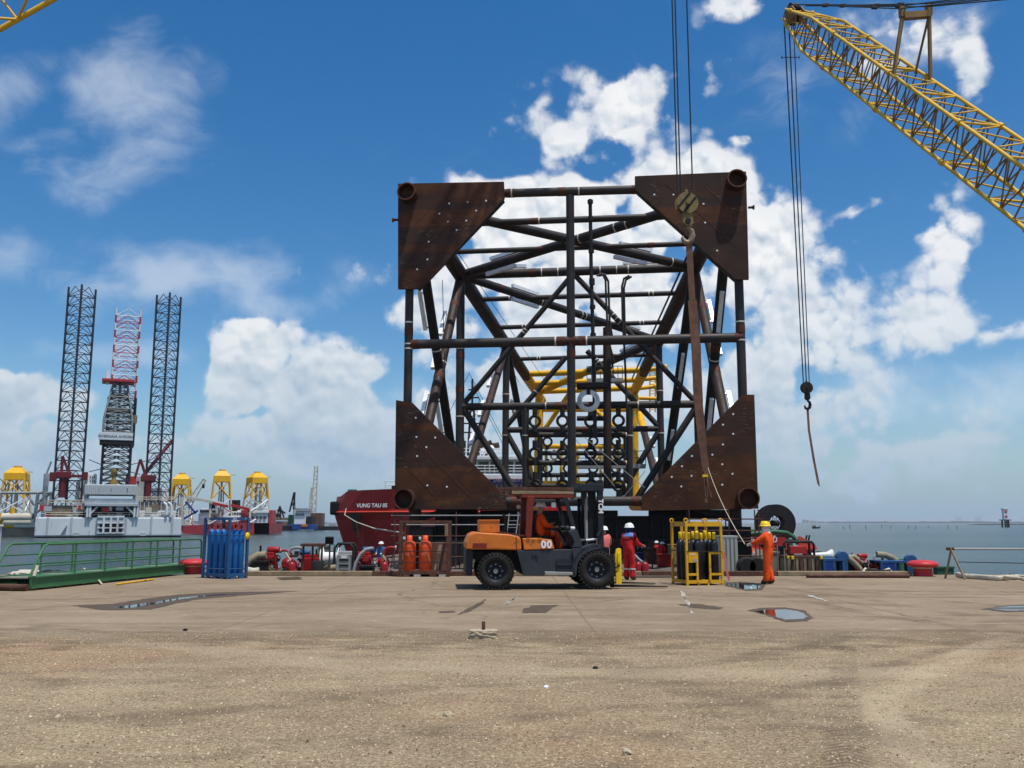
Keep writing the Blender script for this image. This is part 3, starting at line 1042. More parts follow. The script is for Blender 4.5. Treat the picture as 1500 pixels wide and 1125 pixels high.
def jacket():
    J = empty('steel_jacket', JORG, -PSI, 'huge dark rusty tubular steel jacket with triangular corner plates and a yellow far end', 'jacket')
    L = 50.0
    front = {'UL': (595, 280), 'UR': (1080, 261), 'LL': (591, 731), 'LR': (1097, 730)}
    back = {'UL': (791, 582), 'UR': (927, 577), 'LL': (788, 741), 'LR': (930, 741)}
    F = {k: JP(*v, -0.75) for k, v in front.items()}
    B = {k: JP(*v, L) for k, v in back.items()}

    def lp(k, w):
        t = (w + 0.75) / (L + 0.75)
        return F[k].lerp(B[k], t)

    def leg_w(k, py):
        lo, hi = 0.0, L
        for _ in range(40):
            mid = (lo + hi) / 2
            if jproj(lp(k, mid))[1] < py:
                lo = mid
            else:
                hi = mid
        return (lo + hi) / 2

    wy = 0.5 * (leg_w('UL', 548) + leg_w('UR', 548))
    for k in ('UL', 'UR', 'LL', 'LR'):
        r = 0.56 if k[0] == 'L' else 0.53
        o = MB().tube(lp(k, -0.75), lp(k, wy), r, 28, r * 0.98, inner=0.05).build('leg', 'steel_leg', J)
        m = MB().tube(lp(k, -0.78), lp(k, -0.70), r + 0.015, 28, inner=0.07)
        m.build('leg_rim', 'steel_band', o)
        MB().tube(lp(k, 2.2), lp(k, 2.25), r * 0.9, 24).build('leg_diaphragm', 'black', o)
        MB().tube(lp(k, wy), lp(k, L + 1.5), r * 0.98, 24, r * 0.9).build('leg', 'yellow_steel', J)

    def brace(a, b, r, mat='steel_pipe', bands=(), anodes=(), n=14, name='brace', whites=()):
        a, b = Vector(a), Vector(b)
        o = MB().tube(a, b, r, n).build(name, mat, J)
        t = (b - a).normalized()
        ln = (b - a).length
        for f in bands:
            p = a.lerp(b, f)
            MB().tube(p, p + t * 0.45, r + 0.012, n).build('rust_band', 'steel_band', o)
        for f in whites:
            p = a.lerp(b, f)
            MB().tube(p, p + t * 0.08, r + 0.016, n).build('weld_band', 'weld_white', o)
        for (f, side, al) in anodes:
            p = a.lerp(b, f)
            up = Vector((0, 0, 1))
            s = t.cross(up)
            s = s.normalized() if s.length > 0.1 else Vector((1, 0, 0))
            u = s.cross(t).normalized()
            off = {'u': u, 'd': -u, 'l': -s, 'r': s, 'f': Vector((0, -1, 0)), 'x': Vector((-1, 0, 0)), 'X': Vector((1, 0, 0))}[side]
            off = (off - t * off.dot(t)).normalized()
            q = p + off * (r + 0.20)
            an = MB()
            an.beam(q, q + t * al, 0.24, 0.24, up=off)
            an.beam(q + t * 0.15 - off * 0.28, q + t * 0.15, 0.09, 0.09, up=t)
            an.beam(q + t * (al - 0.15) - off * 0.28, q + t * (al - 0.15), 0.09, 0.09, up=t)
            an.build('anode', 'anode', o)
        return o

    # ---- front frame
    W0 = 0.35
    brace(JP(600, 420, W0), JP(597, 595, W0), 0.245, bands=(0.35,), whites=(0.30, 0.48, 0.52))
    brace(JP(1082, 405, W0), JP(1088, 585, W0), 0.25, bands=(0.40,), whites=(0.37, 0.52))
    brace(JP(730, 283.5, W0), JP(940, 277.5, W0), 0.25, bands=(0.06, 0.42, 0.93), whites=(0.09, 0.56))
    brace(JP(603, 504.5, W0), JP(1083, 494.5, W0), 0.265, bands=(0.0, 0.452, 0.486, 0.515, 0.985), whites=(0.445, 0.54))
    brace(JP(736, 735, W0), JP(946, 734, W0), 0.265, bands=(0.07, 0.9))
    brace(JP(835, 286, W0), JP(838, 733, W0), 0.235, 'steel_pipe', bands=(0.48, 0.52))
    for (px, py, s) in ((583, 322, -1), (1096, 304, 1)):
        p = JP(px, py, 0.1)
        m = MB().tube(p, p + Vector((s * 0.30, 0, 0)), 0.07, 10)
        m.tube(p + Vector((s * 0.22, 0, 0)), p + Vector((s * 0.33, 0, 0)), 0.09, 10, 0.15)
        m.build('trunnion', 'steel_band', J)

    # ---- corner plates with their flanges
    polys = {
        'UL': ([(583, 269), (738, 266), (739, 290), (628, 411), (612, 423), (583, 423)], [(739, 290), (612, 423)]),
        'UR': ([(930, 258), (1093, 251), (1097, 409), (1077, 409), (930, 277)], [(930, 277), (1077, 409)]),
        'LL': ([(580, 586), (604, 590), (741, 728), (742, 746), (578, 746)], [(604, 590), (741, 728)]),
        'LR': ([(1088, 578), (1105, 578), (1111, 745), (940, 748), (940, 727)], [(940, 727), (1088, 578)]),
    }
    sky_hole_px = {
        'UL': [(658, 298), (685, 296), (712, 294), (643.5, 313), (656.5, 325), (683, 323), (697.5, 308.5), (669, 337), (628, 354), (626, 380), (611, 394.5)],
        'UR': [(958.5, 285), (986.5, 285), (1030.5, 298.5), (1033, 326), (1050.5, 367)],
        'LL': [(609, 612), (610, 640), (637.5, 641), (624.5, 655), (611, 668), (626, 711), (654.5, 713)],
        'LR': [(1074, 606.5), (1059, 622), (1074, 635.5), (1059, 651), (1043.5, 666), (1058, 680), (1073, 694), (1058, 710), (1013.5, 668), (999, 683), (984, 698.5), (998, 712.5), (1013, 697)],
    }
    for k, (poly, hyp) in polys.items():
        pts = [JP(x, y, -0.22) for x, y in poly]
        m = MB()
        nn = len(pts)
        vs = pts + [p + Vector((0, 0.20, 0)) for p in pts]
        m.add(vs, [tuple(range(nn)), tuple(reversed(range(nn, 2 * nn)))] + [(i, nn + i, nn + (i + 1) % nn, (i + 1) % nn) for i in range(nn)])
        pl = m.build('corner_plate', 'rusty_plate' if k in ('UL', 'LR') else 'rusty_plate_b', J)
        a, c = JP(*hyp[0], -0.02), JP(*hyp[1], -0.02)
        up = k[0] == 'U'
        d = (c - a).normalized()
        nrm = Vector((d.z, 0, -d.x))
        cen = sum(pts, Vector()) / nn
        if nrm.dot(cen - a) < 0:
            nrm = -nrm
        # stiffening flange that runs back from the sloping edge
        e = MB()
        a2, c2 = a + nrm * 0.10, c + nrm * 0.10
        off = Vector((0, 0.95, 0))
        t_ = nrm * 0.12
        e.add([a2, c2, c2 + off, a2 + off, a2 + t_, c2 + t_, c2 + off + t_, a2 + off + t_],
              [(0, 1, 2, 3), (7, 6, 5, 4), (0, 4, 5, 1), (1, 5, 6, 2), (2, 6, 7, 3), (3, 7, 4, 0)])
        e.build('edge_flange', 'steel_dark', pl)
        # flat bars and weld beads parallel to the sloping edge
        for q, (f0, f1, dep) in enumerate(((0.04, 0.96, 1.35), (0.12, 0.88, 2.7))):
            p0 = a.lerp(c, f0) + nrm * dep + Vector((0, -0.205, 0))
            p1 = a.lerp(c, f1) + nrm * dep + Vector((0, -0.205, 0))
            sh = min(1, 1)
            # keep the seam within the plate
            mid = (p0 + p1) / 2
            ln = (p1 - p0).length
            half = max(0.4, ln / 2 - dep * 0.62)
            dd = (p1 - p0).normalized()
            MB().beam(mid - dd * half, mid + dd * half, 0.05, 0.012, up=(0, 1, 0)).build('weld_seam', 'steel_band', pl)
        for (hx, hy) in sky_hole_px[k]:
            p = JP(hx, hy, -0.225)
            MB().tube(p, p + Vector((0, -0.006, 0)), 0.055, 8).build('hole', 'letter_white', pl)  # white disc painted in for sky light showing through a bolt hole

    # ---- top face
    wA = 0.5 * (leg_w('UL', 400) + leg_w('UR', 395))
    wB = 0.5 * (leg_w('UL', 505) + leg_w('UR', 500))
    H = lambda py: 0.5 * (leg_w('UL', py + 2) + leg_w('UR', py - 2))
    brace(lp('UL', 1.0), lp('UR', wA), 0.31, 'steel_pipe', bands=(0.2,), whites=(0.5, 0.9), anodes=((0.70, 'u', 2.6), (0.68, 'd', 2.6)))
    brace(lp('UR', 1.0), lp('UL', wA), 0.31, 'steel_pipe', bands=(0.1,), whites=(0.33, 0.5, 0.37), anodes=((0.74, 'u', 2.6), (0.76, 'd', 2.6)))
    for py, r in ((322, 0.2), (363, 0.17)):
        w = H(py)
        brace(lp('UL', w), lp('UR', w), r, 'steel_pipe', bands=(0.36, 0.78), whites=(0.385,))
    brace(lp('UL', wA), lp('UR', wA), 0.31, 'steel_pipe', bands=(0.3, 0.46), whites=(0.35, 0.42, 0.6, 0.67, 0.72), anodes=((0.70, 'u', 3.0), (0.14, 'u', 2.4)))
    for py, r in ((434, 0.19), (476, 0.19), (523, 0.19)):
        w = H(py)
        brace(lp('UL', w), lp('UR', w), r, 'steel_pipe', bands=(0.7,), whites=(0.16, 0.18, 0.84, 0.86))
    brace(lp('UL', wA), lp('UR', wB), 0.31, 'steel_pipe', bands=(0.15,), whites=(0.55, 0.57, 0.35), anodes=((0.22, 'u', 2.8), (0.22, 'd', 2.8), (0.78, 'u', 2.4)))
    pm = lp('UR', wB).lerp(lp('UL', 48.0), 0.52)
    brace(lp('UR', wB), pm, 0.36, 'steel_pipe', anodes=((0.25, 'u', 3.0),))
    brace(pm, lp('UL', 48.0), 0.37, 'yellow_steel')
    for py, r in ((545, 0.30), (559, 0.28), (571, 0.30)):
        w = H(py)
        brace(lp('UL', w), lp('UR', w), r, 'yellow_steel')
    for py in (545, 559, 572):
        w = H(py)
        p = lp('UR', w)
        brace(p, p + Vector((2.0, 0, 0.2)), 0.22, 'yellow_steel')
        MB().tube(p + Vector((2.0, 0, .2)), p + Vector((2.2, 0, .22)), 0.36, 12).build('flange', 'yellow_steel', J)

    # ---- internal frame A
    for k1, k2, px in (('UL', 'LL', 0), ('UR', 'LR', 0)):
        brace(lp(k1, wA), lp(k2, wA), 0.30, 'steel_pipe', bands=(0.35, 0.5), whites=(0.33, 0.63))
    brace(JP(676, 596, wA), JP(1022, 592, wA), 0.26, 'steel_pipe', bands=(0.40, 0.44), whites=(0.36, 0.75))
    brace(JP(838, 403, wA), JP(677, 594, wA), 0.19, 'steel_pipe', whites=(0.42, 0.44))
    brace(JP(841, 402, wA), JP(1020, 590, wA), 0.19, 'steel_pipe', whites=(0.32, 0.35, 0.38))
    brace(JP(680, 600, wA), JP(764, 735, wA), 0.23, 'steel_pipe')
    brace(JP(1020, 596, wA), JP(930, 735, wA), 0.23, 'steel_pipe')
    for px in (770, 922):
        brace(JP(px, 596, wA), JP(px, 735, wA), 0.24, 'steel_pipe', whites=(0.3,))
    for py in (637, 678, 712):
        brace(JP(771, py, wA), JP(921, py, wA), 0.18, 'steel_pipe', bands=(0.02, 0.95), whites=(0.0, 0.97))
    brace(JP(845, 613, wA), JP(888, 613, wA), 0.17, 'steel_dark')

    def guide(px, py, w, rpx, up, mat='steel_dark', tubew=0.10):
        sc = FPX / (50 + w) * 1.0
        p = JP(px, py, w)
        r = rpx / sc
        m = MB().torus(p, r, tubew, 'Y', 22, 8)
        m.tube(p + Vector((0, 0, r)), p + Vector((0, 0, r + up)), 0.17, 8)
        m.tube(p - Vector((0, 0, r)), p - Vector((0, 0, r + up * 0.7)), 0.17, 8)
        m.build('conductor_guide', mat, J)

    for (px, py) in ((783.5, 617), (824, 616.5), (865, 617), (906, 616), (783.5, 664.5), (824, 665), (865, 664), (906, 664), (784, 711), (824, 711), (866, 711), (906, 711)):
        guide(px, py, wA - 0.3, 7.6, 0.55)
    # ---- internal frame B
    for k1, k2 in (('UL', 'LL'), ('UR', 'LR')):
        brace(lp(k1, wB), lp(k2, wB), 0.30, 'steel_pipe', bands=(0.3, 0.55), whites=(0.31, 0.57))
    brace(JP(741, 630, wB), JP(966, 628, wB), 0.26, 'steel_pipe', bands=(0.45, 0.5))
    brace(JP(829, 523, wB), JP(742, 624, wB), 0.24, 'steel_pipe', whites=(0.5,))
    brace(JP(860, 514, wB), JP(964, 624, wB), 0.24, 'steel_pipe', whites=(0.12, 0.15))
    brace(JP(742, 634, wB), JP(800, 738, wB), 0.26, 'steel_pipe')
    brace(JP(965, 632, wB), JP(900, 738, wB), 0.26, 'steel_pipe')
    for px in (791, 917):
        brace(JP(px, 630, wB), JP(px, 740, wB), 0.24, 'steel_pipe')
    for py in (664, 696):
        brace(JP(791, py, wB), JP(918, py, wB), 0.2, 'steel_pipe')
    for (px, py) in ((802, 647), (832, 647), (869, 646), (902, 646), (802, 686), (832, 686), (869, 686), (902, 686)):
        guide(px, py, wB - 0.3, 6.2, 0.45)
    # ---- side faces
    brace(lp('UL', 0.9), lp('LL', wA), 0.30, 'steel_dark', whites=(0.45,), anodes=((0.26, 'x', 2.6), (0.62, 'x', 2.6)))
    brace(lp('UL', wA), lp('LL', 0.9), 0.31, 'steel_leg', bands=(0.15, 0.5), whites=(0.45,), anodes=((0.20, 'x', 2.3), (0.36, 'x', 2.3), (0.58, 'x', 2.3), (0.75, 'x', 2.3)))
    brace(lp('UL', wB), lp('LL', wA), 0.31, 'steel_leg', bands=(0.4,), anodes=((0.22, 'x', 2.2), (0.42, 'x', 2.2), (0.60, 'x', 2.2), (0.78, 'x', 2.2)))
    brace(lp('UL', wB), lp('LL', 49), 0.32, 'steel_dark', anodes=((0.3, 'x', 2.2),))
    brace(lp('UL', wB).lerp(lp('LL', 49), 0.58), lp('LL', 49), 0.34, 'yellow_steel')
    brace(lp('UR', 0.9), lp('LR', wA), 0.31, 'steel_dark', bands=(0.45,), whites=(0.5,), anodes=((0.28, 'f', 2.6), (0.62, 'f', 2.6)))
    brace(lp('UR', wA), lp('LR', 0.9), 0.31, 'steel_leg', bands=(0.2, 0.5), anodes=((0.18, 'X', 2.2), (0.33, 'X', 2.2), (0.60, 'X', 2.2), (0.76, 'X', 2.2)))
    brace(lp('UR', wA), lp('LR', wB), 0.36, 'steel_dark', whites=(0.52,), anodes=((0.3, 'f', 3.2), (0.62, 'f', 3.2)))
    e = lp('UR', 49).lerp(lp('LR', wB), 0.42)
    brace(lp('UR', 49), e, 0.36, 'yellow_steel')
    brace(e, lp('LR', wB), 0.34, 'steel_leg', anodes=((0.08, 'X', 2.0), (0.4, 'X', 2.0)))
    # ---- yellow far frame
    for k1, k2 in (('UL', 'LL'), ('UR', 'LR')):
        brace(lp(k1, 49.6), lp(k2, 49.6), 0.46, 'yellow_steel')
    for py in (600, 654, 708, 736):
        w = 49.5
        brace(JP(788, py, w), JP(929, py, w), 0.27, 'yellow_steel')
    brace(JP(856, 545, 47), JP(790, 640, 49), 0.26, 'yellow_steel')
    brace(JP(860, 590, 49), JP(925, 650, 49), 0.26, 'yellow_steel')
    for px in (800, 822, 844, 880, 905):
        brace(JP(px, 654, 49.5), JP(px, 708, 49.5), 0.16, 'yellow_steel')
    for (px, py) in ((812, 668), (843, 668), (872, 668), (900, 668), (812, 702), (843, 702), (874, 702), (902, 702)):
        guide(px, py, 49.2, 5.0, 0.3, 'yellow_steel')
    # ladder cage and small deck at the yellow end
    lad = MB()
    for px in (952, 960):
        lad.tube(JP(px, 536, 49.8), JP(px, 604, 49.8), 0.08, 6)
    for i in range(14):
        py = 540 + i * 4.6
        lad.tube(JP(952, py, 49.8), JP(960, py, 49.8), 0.05, 5)
    lad.build('access_ladder', 'yellow_steel', J)
    brace(JP(928, 583, 49.8), JP(963, 584, 49.8), 0.2, 'yellow_steel')
    # walkways
    for (x0, x1, py, w) in ((860, 912, 557, 22), (846, 946, 683, 18)):
        a, c = JP(x0, py, w), JP(x1, py, w)
        dk = MB().box(((a.x + c.x) / 2, w + 0.5, a.z), (c.x - a.x, 1.1, 0.28)).build('walkway', 'machine_grey', J)
        m = MB()
        k = 9
        for i in range(k):
            x = a.x + (c.x - a.x) * i / (k - 1)
            m.tube((x, w, a.z), (x, w, a.z + 1.1), 0.03, 5)
        m.tube((a.x, w, a.z + 1.1), (c.x, w, a.z + 1.1), 0.03, 5)
        m.tube((a.x, w, a.z + 0.6), (c.x, w, a.z + 0.6), 0.03, 5)
        m.build('railing', 'steel_pipe', dk)
    # ---- risers, caissons, hoses
    ris = MB().tube(JP(889, 480, wA - 1), JP(890, 712, wA - 1), 0.27, 14).build('riser', 'steel_leg', J)
    pts = [(864.5, 292), (866, 400), (868, 470), (870, 560), (872, 640)]
    snd = MB()
    for i in range(len(pts) - 1):
        snd.tube(JP(*pts[i], 2.6), JP(*pts[i + 1], 2.6), 0.11, 8)
    for py in (293, 318, 365, 408, 412, 447, 488, 520):
        p = JP(864.6 + (py - 292) * 0.021, py, 2.6)
        snd.tube(p, p - Vector((0, 0, 0.22)), 0.17, 8)
    snd.build('sounding_pipe', 'steel_dark', J)
    for hs in ([(874, 404), (882, 401), (887, 410), (888, 440), (890, 480), (893, 505), (899, 528), (896, 540), (890, 538)],
               [(877, 404), (886, 402), (891, 412), (892, 440), (893, 470), (897, 495)],
               [(922, 404), (914, 408), (911, 420), (912, 470), (914, 500), (916, 540), (918, 600)],
               [(925, 405), (917, 410), (914, 422), (915, 470), (917, 505)]):
        MB().path([JP(x, y, wA - 0.8) for x, y in hs], 0.085, 6).build('hose', 'hose_dark', J)
    # pipe that follows the right upper leg
    for dz in (0.75, 1.05):
        MB().path([lp('UR', w) + Vector((-0.75, 0, dz * 0.2)) for w in (2, 12, 24, 36, 44)], 0.07, 6).build('leg_pipe', 'steel_dark', J)
    # white painted ring with its stencilled marks
    p = JP(862, 587, 1.1)
    rg = MB()
    rg.lathe([(0.36, -0.06), (0.62, -0.06), (0.64, -0.03), (0.64, 0.03), (0.62, 0.06), (0.36, 0.06), (0.36, -0.06)], 32, p, 'Y')
    ro = rg.build('lifting_ring', 'white_paint', J)
    for txt, ang0, da in (('LOI', 165, 17), ('2301', 42, -15)):
        for i, ch in enumerate(txt):
            an = R(ang0 + i * da)
            q = p + Vector((math.cos(an) * 0.5, -0.066, math.sin(an) * 0.5))
            lettering(ch, 0.19, 'letter_dark', ro, q, (R(90), R(90) - an if txt == '2301' else -R(90) - an + R(180) * 0, 0), extr=0.003)
    m = MB()
    m.tube(JP(862, 566, 1.1), JP(862, 578, 1.1), 0.14, 8)
    m.tube(JP(845, 566, 1.1), JP(890, 565, 1.1), 0.2, 8)
    m.build('ring_hanger', 'steel_dark', J)
    # guy wires and tarred thin lines within the truss
    for (a, c, w0, w1) in (((663, 380), (760, 560), 4, 30), ((672, 372), (800, 560), 6, 40), ((648, 410), (652, 560), 3, 3), ((855, 640), (945, 715), 8, 8), ((945, 690), (912, 730), 9, 9), ((840, 640), (900, 712), 9, 9)):
        MB().tube(JP(*a, w0), JP(*c, w1), 0.022, 5).build('wire', 'machine_grey' if w0 >= 8 else 'wire', J)


work_barge()
launch_barge()
skid()
jacket()
# ================================================================ SHIPS, RIG AND FAR SHORE
def railing(m, pts, h=1.1, step=1.5, r=0.03, bars=(1.0, 0.55)):
    for i in range(len(pts) - 1):
        a, b = Vector(pts[i]), Vector(pts[i + 1])
        k = max(1, int((b - a).length / step))
        for j in range(k + 1):
            p = a.lerp(b, j / k)
            m.tube(p, p + Vector((0, 0, h)), r, 5)
        for f in bars:
            m.tube(a + Vector((0, 0, h * f)), b + Vector((0, 0, h * f)), r, 5)
    return m


def supply_ship():
    Y = 112.0
    S = empty('supply_ship', (0, Y, SEA_Z), 0, 'red offshore supply ship with white bridge moored behind the jacket, bow to the left', 'ship')
    P = lambda px, py, y=Y: at(px, py, y) - Vector((0, Y, SEA_Z))
    beam = 13.0
    bow = P(490, 766).x * (Y + 6.5) / Y
    stern = P(1196, 766).x
    # hull from cross-sections; x from bow to stern, profile per section (half-breadth at keel, deck), flare at the bow
    dk = P(600, 716).z          # forecastle top
    mid = P(590, 750).z         # knuckle / rubbing strake
    secs = []
    L = stern - bow
    for i, f in enumerate((0.0, 0.012, 0.03, 0.07, 0.13, 0.2, 0.3, 0.5)):
        x = bow + L * f
        g = min(1, (f / 0.16)) ** 0.55
        hb_top = beam / 2 * max(0.10, g)
        hb_mid = beam / 2 * max(0.06, min(1, (f / 0.2)) ** 0.7)
        hb_wl = beam / 2 * max(0.02, min(1, max(0, f - 0.02) / 0.22) ** 0.8)
        secs.append((x, hb_top, hb_mid, hb_wl, f))
    cy = beam / 2
    m = MB()
    vs = []
    for (x, t, k, w_, f) in secs:
        zt = dk - 0.55 * (f < 0.02) + (P(540, 722).z - dk) * max(0, 1 - f / 0.1) * 0.5
        rake = (1 - min(1, f / 0.05)) * 1.0
        row = [(x + 2.4 * max(0, 1 - f / 0.08) + 0.0, w_, -1.5), (x + 1.7 * max(0, 1 - f / 0.08), w_ * 1.05, 0.3), (x + 0.25 * max(0, 1 - f / 0.08), k, mid - 0.9), (x, max(k, t * 0.92), mid), (x + 0.35 * max(0, 1 - f / 0.06), t, zt)]
        vs += [(a, cy - b, c) for a, b, c in row] + [(a, cy + b, c) for a, b, c in row]
    fs = []
    ns = len(secs)
    for i in range(ns - 1):
        o, q = i * 10, (i + 1) * 10
        for j in range(4):
            fs.append((o + j, q + j, q + j + 1, o + j + 1))
            fs.append((o + 5 + j + 1, q + 5 + j + 1, q + 5 + j, o + 5 + j))
        fs.append((o + 4, q + 4, q + 9, o + 9))
    fs.append((0, 1, 2, 3, 4, 9, 8, 7, 6, 5))
    e = (ns - 1) * 10
    fs.append((e + 5, e + 6, e + 7, e + 8, e + 9, e + 4, e + 3, e + 2, e + 1, e))
    m.add(vs, fs)
    hull = m.build('hull', 'ship_red', S)
    # aft hull with low cargo deck
    za = P(1150, 803).z
    xa = bow + L * 0.5
    MB().prism([(xa, -1.5), (stern - 2.0, -1.5), (stern - 0.3, -0.2), (stern - 0.3, za), (xa, za)], (0, beam, 0)).build('aft_hull', 'ship_red', S)
    zb = P(1150, 787).z
    x1, x2 = P(1172, 787).x, P(1196, 802).x
    xg = P(1150, 787).x
    xw = P(1090, 787).x
    for yy in (0.0, beam - 0.25):
        MB().prism([(xw, za), (xg + .6, za), (xg, zb), (xw, zb)], (0, 0.25, 0), (0, yy, 0)).build('bulwark', 'ship_red', S)
        MB().prism([(x1 - 0.2, za), (x2, za), (x2, za + 0.25), (x1 + 0.1, zb + 0.1), (x1 - 0.2, zb + 0.1)], (0, 0.3, 0), (0, yy, 0)).build('stern_bulwark', 'ship_red_bright', S)
    MB().box(((xw + x2) / 2, -0.06, za - 0.05), (x2 - xw, 0.2, 0.22)).build('rubbing_strake', 'ship_red_bright', S)
    # bright strake along the forward hull
    m = MB()
    pts = []
    for (x, t, k, w_, f) in secs:
        pts.append((x - 0.02, cy - max(k, t * 0.92) - 0.08, mid + 0.02))
    m.path(pts, 0.13, 6)
    m.build('rubbing_strake', 'ship_red_bright', S)
    # black anchor bolster at the stem
    p = P(494, 741)
    MB().cbox((bow + 0.55, cy - 0.5, p.z - .2), (1.9, 1.9, 1.7), 0.25).build('stem_fender', 'black', S)
    an = P(514, 765)
    MB().prism([(0, 0), (1.3, 0), (1.1, -2.1), (0.5, -2.1)], (0, 0.3, 0), (an.x - .6, cy - 4.05, an.z + 1)).build('anchor_pocket', 'black', S)
    MB().beam((an.x + .3, cy - 4.12, an.z - .2), (an.x + .6, cy - 4.12, an.z - 1.9), 0.25, 0.3).build('anchor', 'steel_leg', S)
    gb = P(503, 722)
    MB().cbox((gb.x, cy, gb.z + .2), (1.1, 1.0, .9), 0.1).build('winch', 'green_dark', S)
    MB().tube((P(572, 714).x, cy - 1, P(572, 718).z), (P(572, 714).x, cy - 1, P(572, 709).z), 0.6, 12).build('windlass', 'steel_dark', S)
    m = MB()
    railing(m, [(P(561, 718).x, cy - 4.5, dk - .1), (P(640, 718).x, cy - 5.5, dk - .1)], 1.1, 1.3, 0.05)
    m.build('railing', 'white_paint', S)
    # name
    pn = P(547.5, 740.5)
    k = secs[4]
    lettering('VUNG TAU 05', 0.68, 'letter_white', S, (pn.x - 0.35, 0.85, pn.z), (R(84), 0, R(-22)), bold=0.012)
    ps = P(1110, 790, Y)
    lettering('VUNG TAU', 0.85, 'letter_white', S, (ps.x + 0.2, -0.03, P(1110, 791).z), bold=0.02)
    # superstructure
    def block(px0, px1, py0, py1, y0, y1, mat, name, b=0.1):
        a, c = P(px0, py0), P(px1, py1)
        return MB().cbox(((a.x + c.x) / 2, (y0 + y1) / 2, (a.z + c.z) / 2), (c.x - a.x, y1 - y0, a.z - c.z), b).build(name, mat, S)
    block(620, 800, 716, 760, 1.2, beam - 1.2, 'white_paint', 'deckhouse')
    block(625, 785, 701, 716, 1.0, beam - 1.0, 'machine_grey', 'deckhouse')
    block(640, 780, 694, 702, 0.5, beam - .5, 'white_paint', 'bridge_deck')
    block(640, 775, 673, 694, 1.8, beam - 1.8, 'white_paint', 'wheelhouse')
    block(634, 782, 667, 673, 0.6, beam - .6, 'white_paint', 'bridge_roof')
    for i in range(7):
        px = 645 + i * 18.3
        a, c = P(px, 675), P(px + 15.5, 691)
        m = MB().box(((a.x + c.x) / 2, 1.77, (a.z + c.z) / 2), (c.x - a.x, 0.1, a.z - c.z))
        o = m.build('window', 'glass_dark', S)
        MB().box((c.x + 0.1, 1.74, (a.z + c.z) / 2), (0.14, 0.14, a.z - c.z)).build('mullion', 'white_paint', o)
    m = MB()
    railing(m, [(P(640, 694).x, 0.6, P(640, 694).z), (P(780, 694).x, 0.6, P(780, 694).z)], 1.05, 1.1, 0.04, (1.0, 0.66, 0.33))
    m.build('railing', 'white_paint', S)
    m = MB()
    railing(m, [(P(640, 667).x, 0.8, P(640, 667).z), (P(778, 667).x, 0.8, P(778, 667).z)], 0.9, 1.1, 0.04)
    m.build('railing', 'white_paint', S)
    a, c = P(716, 699.5), P(792, 708)
    bn = MB().box(((a.x + c.x) / 2, 0.9, (a.z + c.z) / 2), (c.x - a.x, 0.08, a.z - c.z)).build('name_banner', 'blue_banner', S)
    lettering('EMSAFETY', 0.50, 'letter_white', bn, (P(736, 703.5).x, 0.85, P(736, 703.8).z), shear=0.25, bold=0.008)
    lettering('MOL.IT LA.', 0.34, 'letter_white', bn, (P(759, 703.5).x, 0.85, P(736, 703.8).z), bold=0.01)
    rr = random.Random(2)
    for i in range(9):
        px = 722 + i * 7.2
        a, c = P(px, 709), P(px + 4.5, 714)
        MB().box(((a.x + c.x) / 2, 0.97, (a.z + c.z) / 2), (c.x - a.x, 0.1, a.z - c.z)).build('window', 'glass_dark', S)
    # exhausts that curve aft, radar, mast
    for (px, py, dx) in ((691, 655, 0), (702, 657, 1)):
        pts = [P(px + 4 + dx, 668), P(px + 4 + dx, 656), P(px + 8, 649), P(px + 18, 646), P(px + 28, 644 - 3 * (1 - dx))]
        pts = [Vector((p.x, cy + dx * 1.2, p.z)) for p in pts]
        MB().path(pts, [0.42, 0.42, 0.42, 0.4, 0.36], 12).build('exhaust', 'steel_leg', S)
    for (px, py) in ((718, 658), (707, 662)):
        p = P(px, py)
        m = MB().tube((p.x, cy - 3, p.z - .8), (p.x, cy - 3, p.z), .14, 8)
        m.lathe([(0.05, -.3), (.45, -.1), (.5, .2), (.3, .5), (.02, .6)], 12, (p.x, cy - 3, p.z + .2))
        m.build('searchlight', 'white_paint', S)
    m = MB()
    mx = P(688, 640).x
    for dx in (-0.55, 0.55):
        m.tube((mx + dx, cy, P(0, 668).z), (mx + dx * .4, cy, P(0, 590).z), 0.14, 6)
    for py in range(596, 668, 8):
        m.tube((mx - .5, cy, P(0, py).z), (mx + .5, cy, P(0, py - 6).z), 0.07, 5)
    m.tube((mx, cy, P(0, 592).z), (mx, cy, P(0, 543).z), 0.13, 6)
    for py, hw in ((560, .5), (572, .9), (586, 1.1), (612, 1.2), (626, 1.2)):
        m.box((mx, cy, P(0, py).z), (hw * 2, .5, .14))
    for dx in (-.8, .9, 1.3):
        m.tube((mx + dx, cy, P(0, 586).z), (mx + dx, cy, P(0, 572).z), 0.05, 5)
    m.build('mast', 'steel_dark', S)
    fl = P(693, 557)
    MB().prism([(0, 0), (0.5, -.12), (.85, -.05), (.75, -.6), (.35, -.75), (-.05, -.6)], (0, .02, 0), (fl.x - .2, cy, fl.z + .3)).build('flag', 'ship_red_bright', S)
    m = MB()
    for px in (664, 668, 676):
        m.tube((P(px, 667).x, cy - 2, P(0, 667).z), (P(px, 667).x, cy - 2, P(0, 612 + (px % 7) * 6).z), 0.10, 6)
    m.box((P(670, 640).x, cy - 2, P(0, 652).z), (1.6, 1.2, 1.8))
    m.build('aerial_rack', 'steel_dark', S)
    for (a, c) in (((688, 545), (640, 640)), ((688, 548), (735, 640)), ((690, 560), (745, 667))):
        MB().tube(P(*a), P(*c), 0.03, 4).build('stay', 'wire', S)
    # reel and winch house on the aft deck
    rc = P(1135, 766.5)
    RL = empty('cable_reel', (rc.x * (Y + 5) / Y, Y + 5, SEA_Z), 0, 'big black cable reel with open spokes standing on the ship beyond the quay', 'reel')
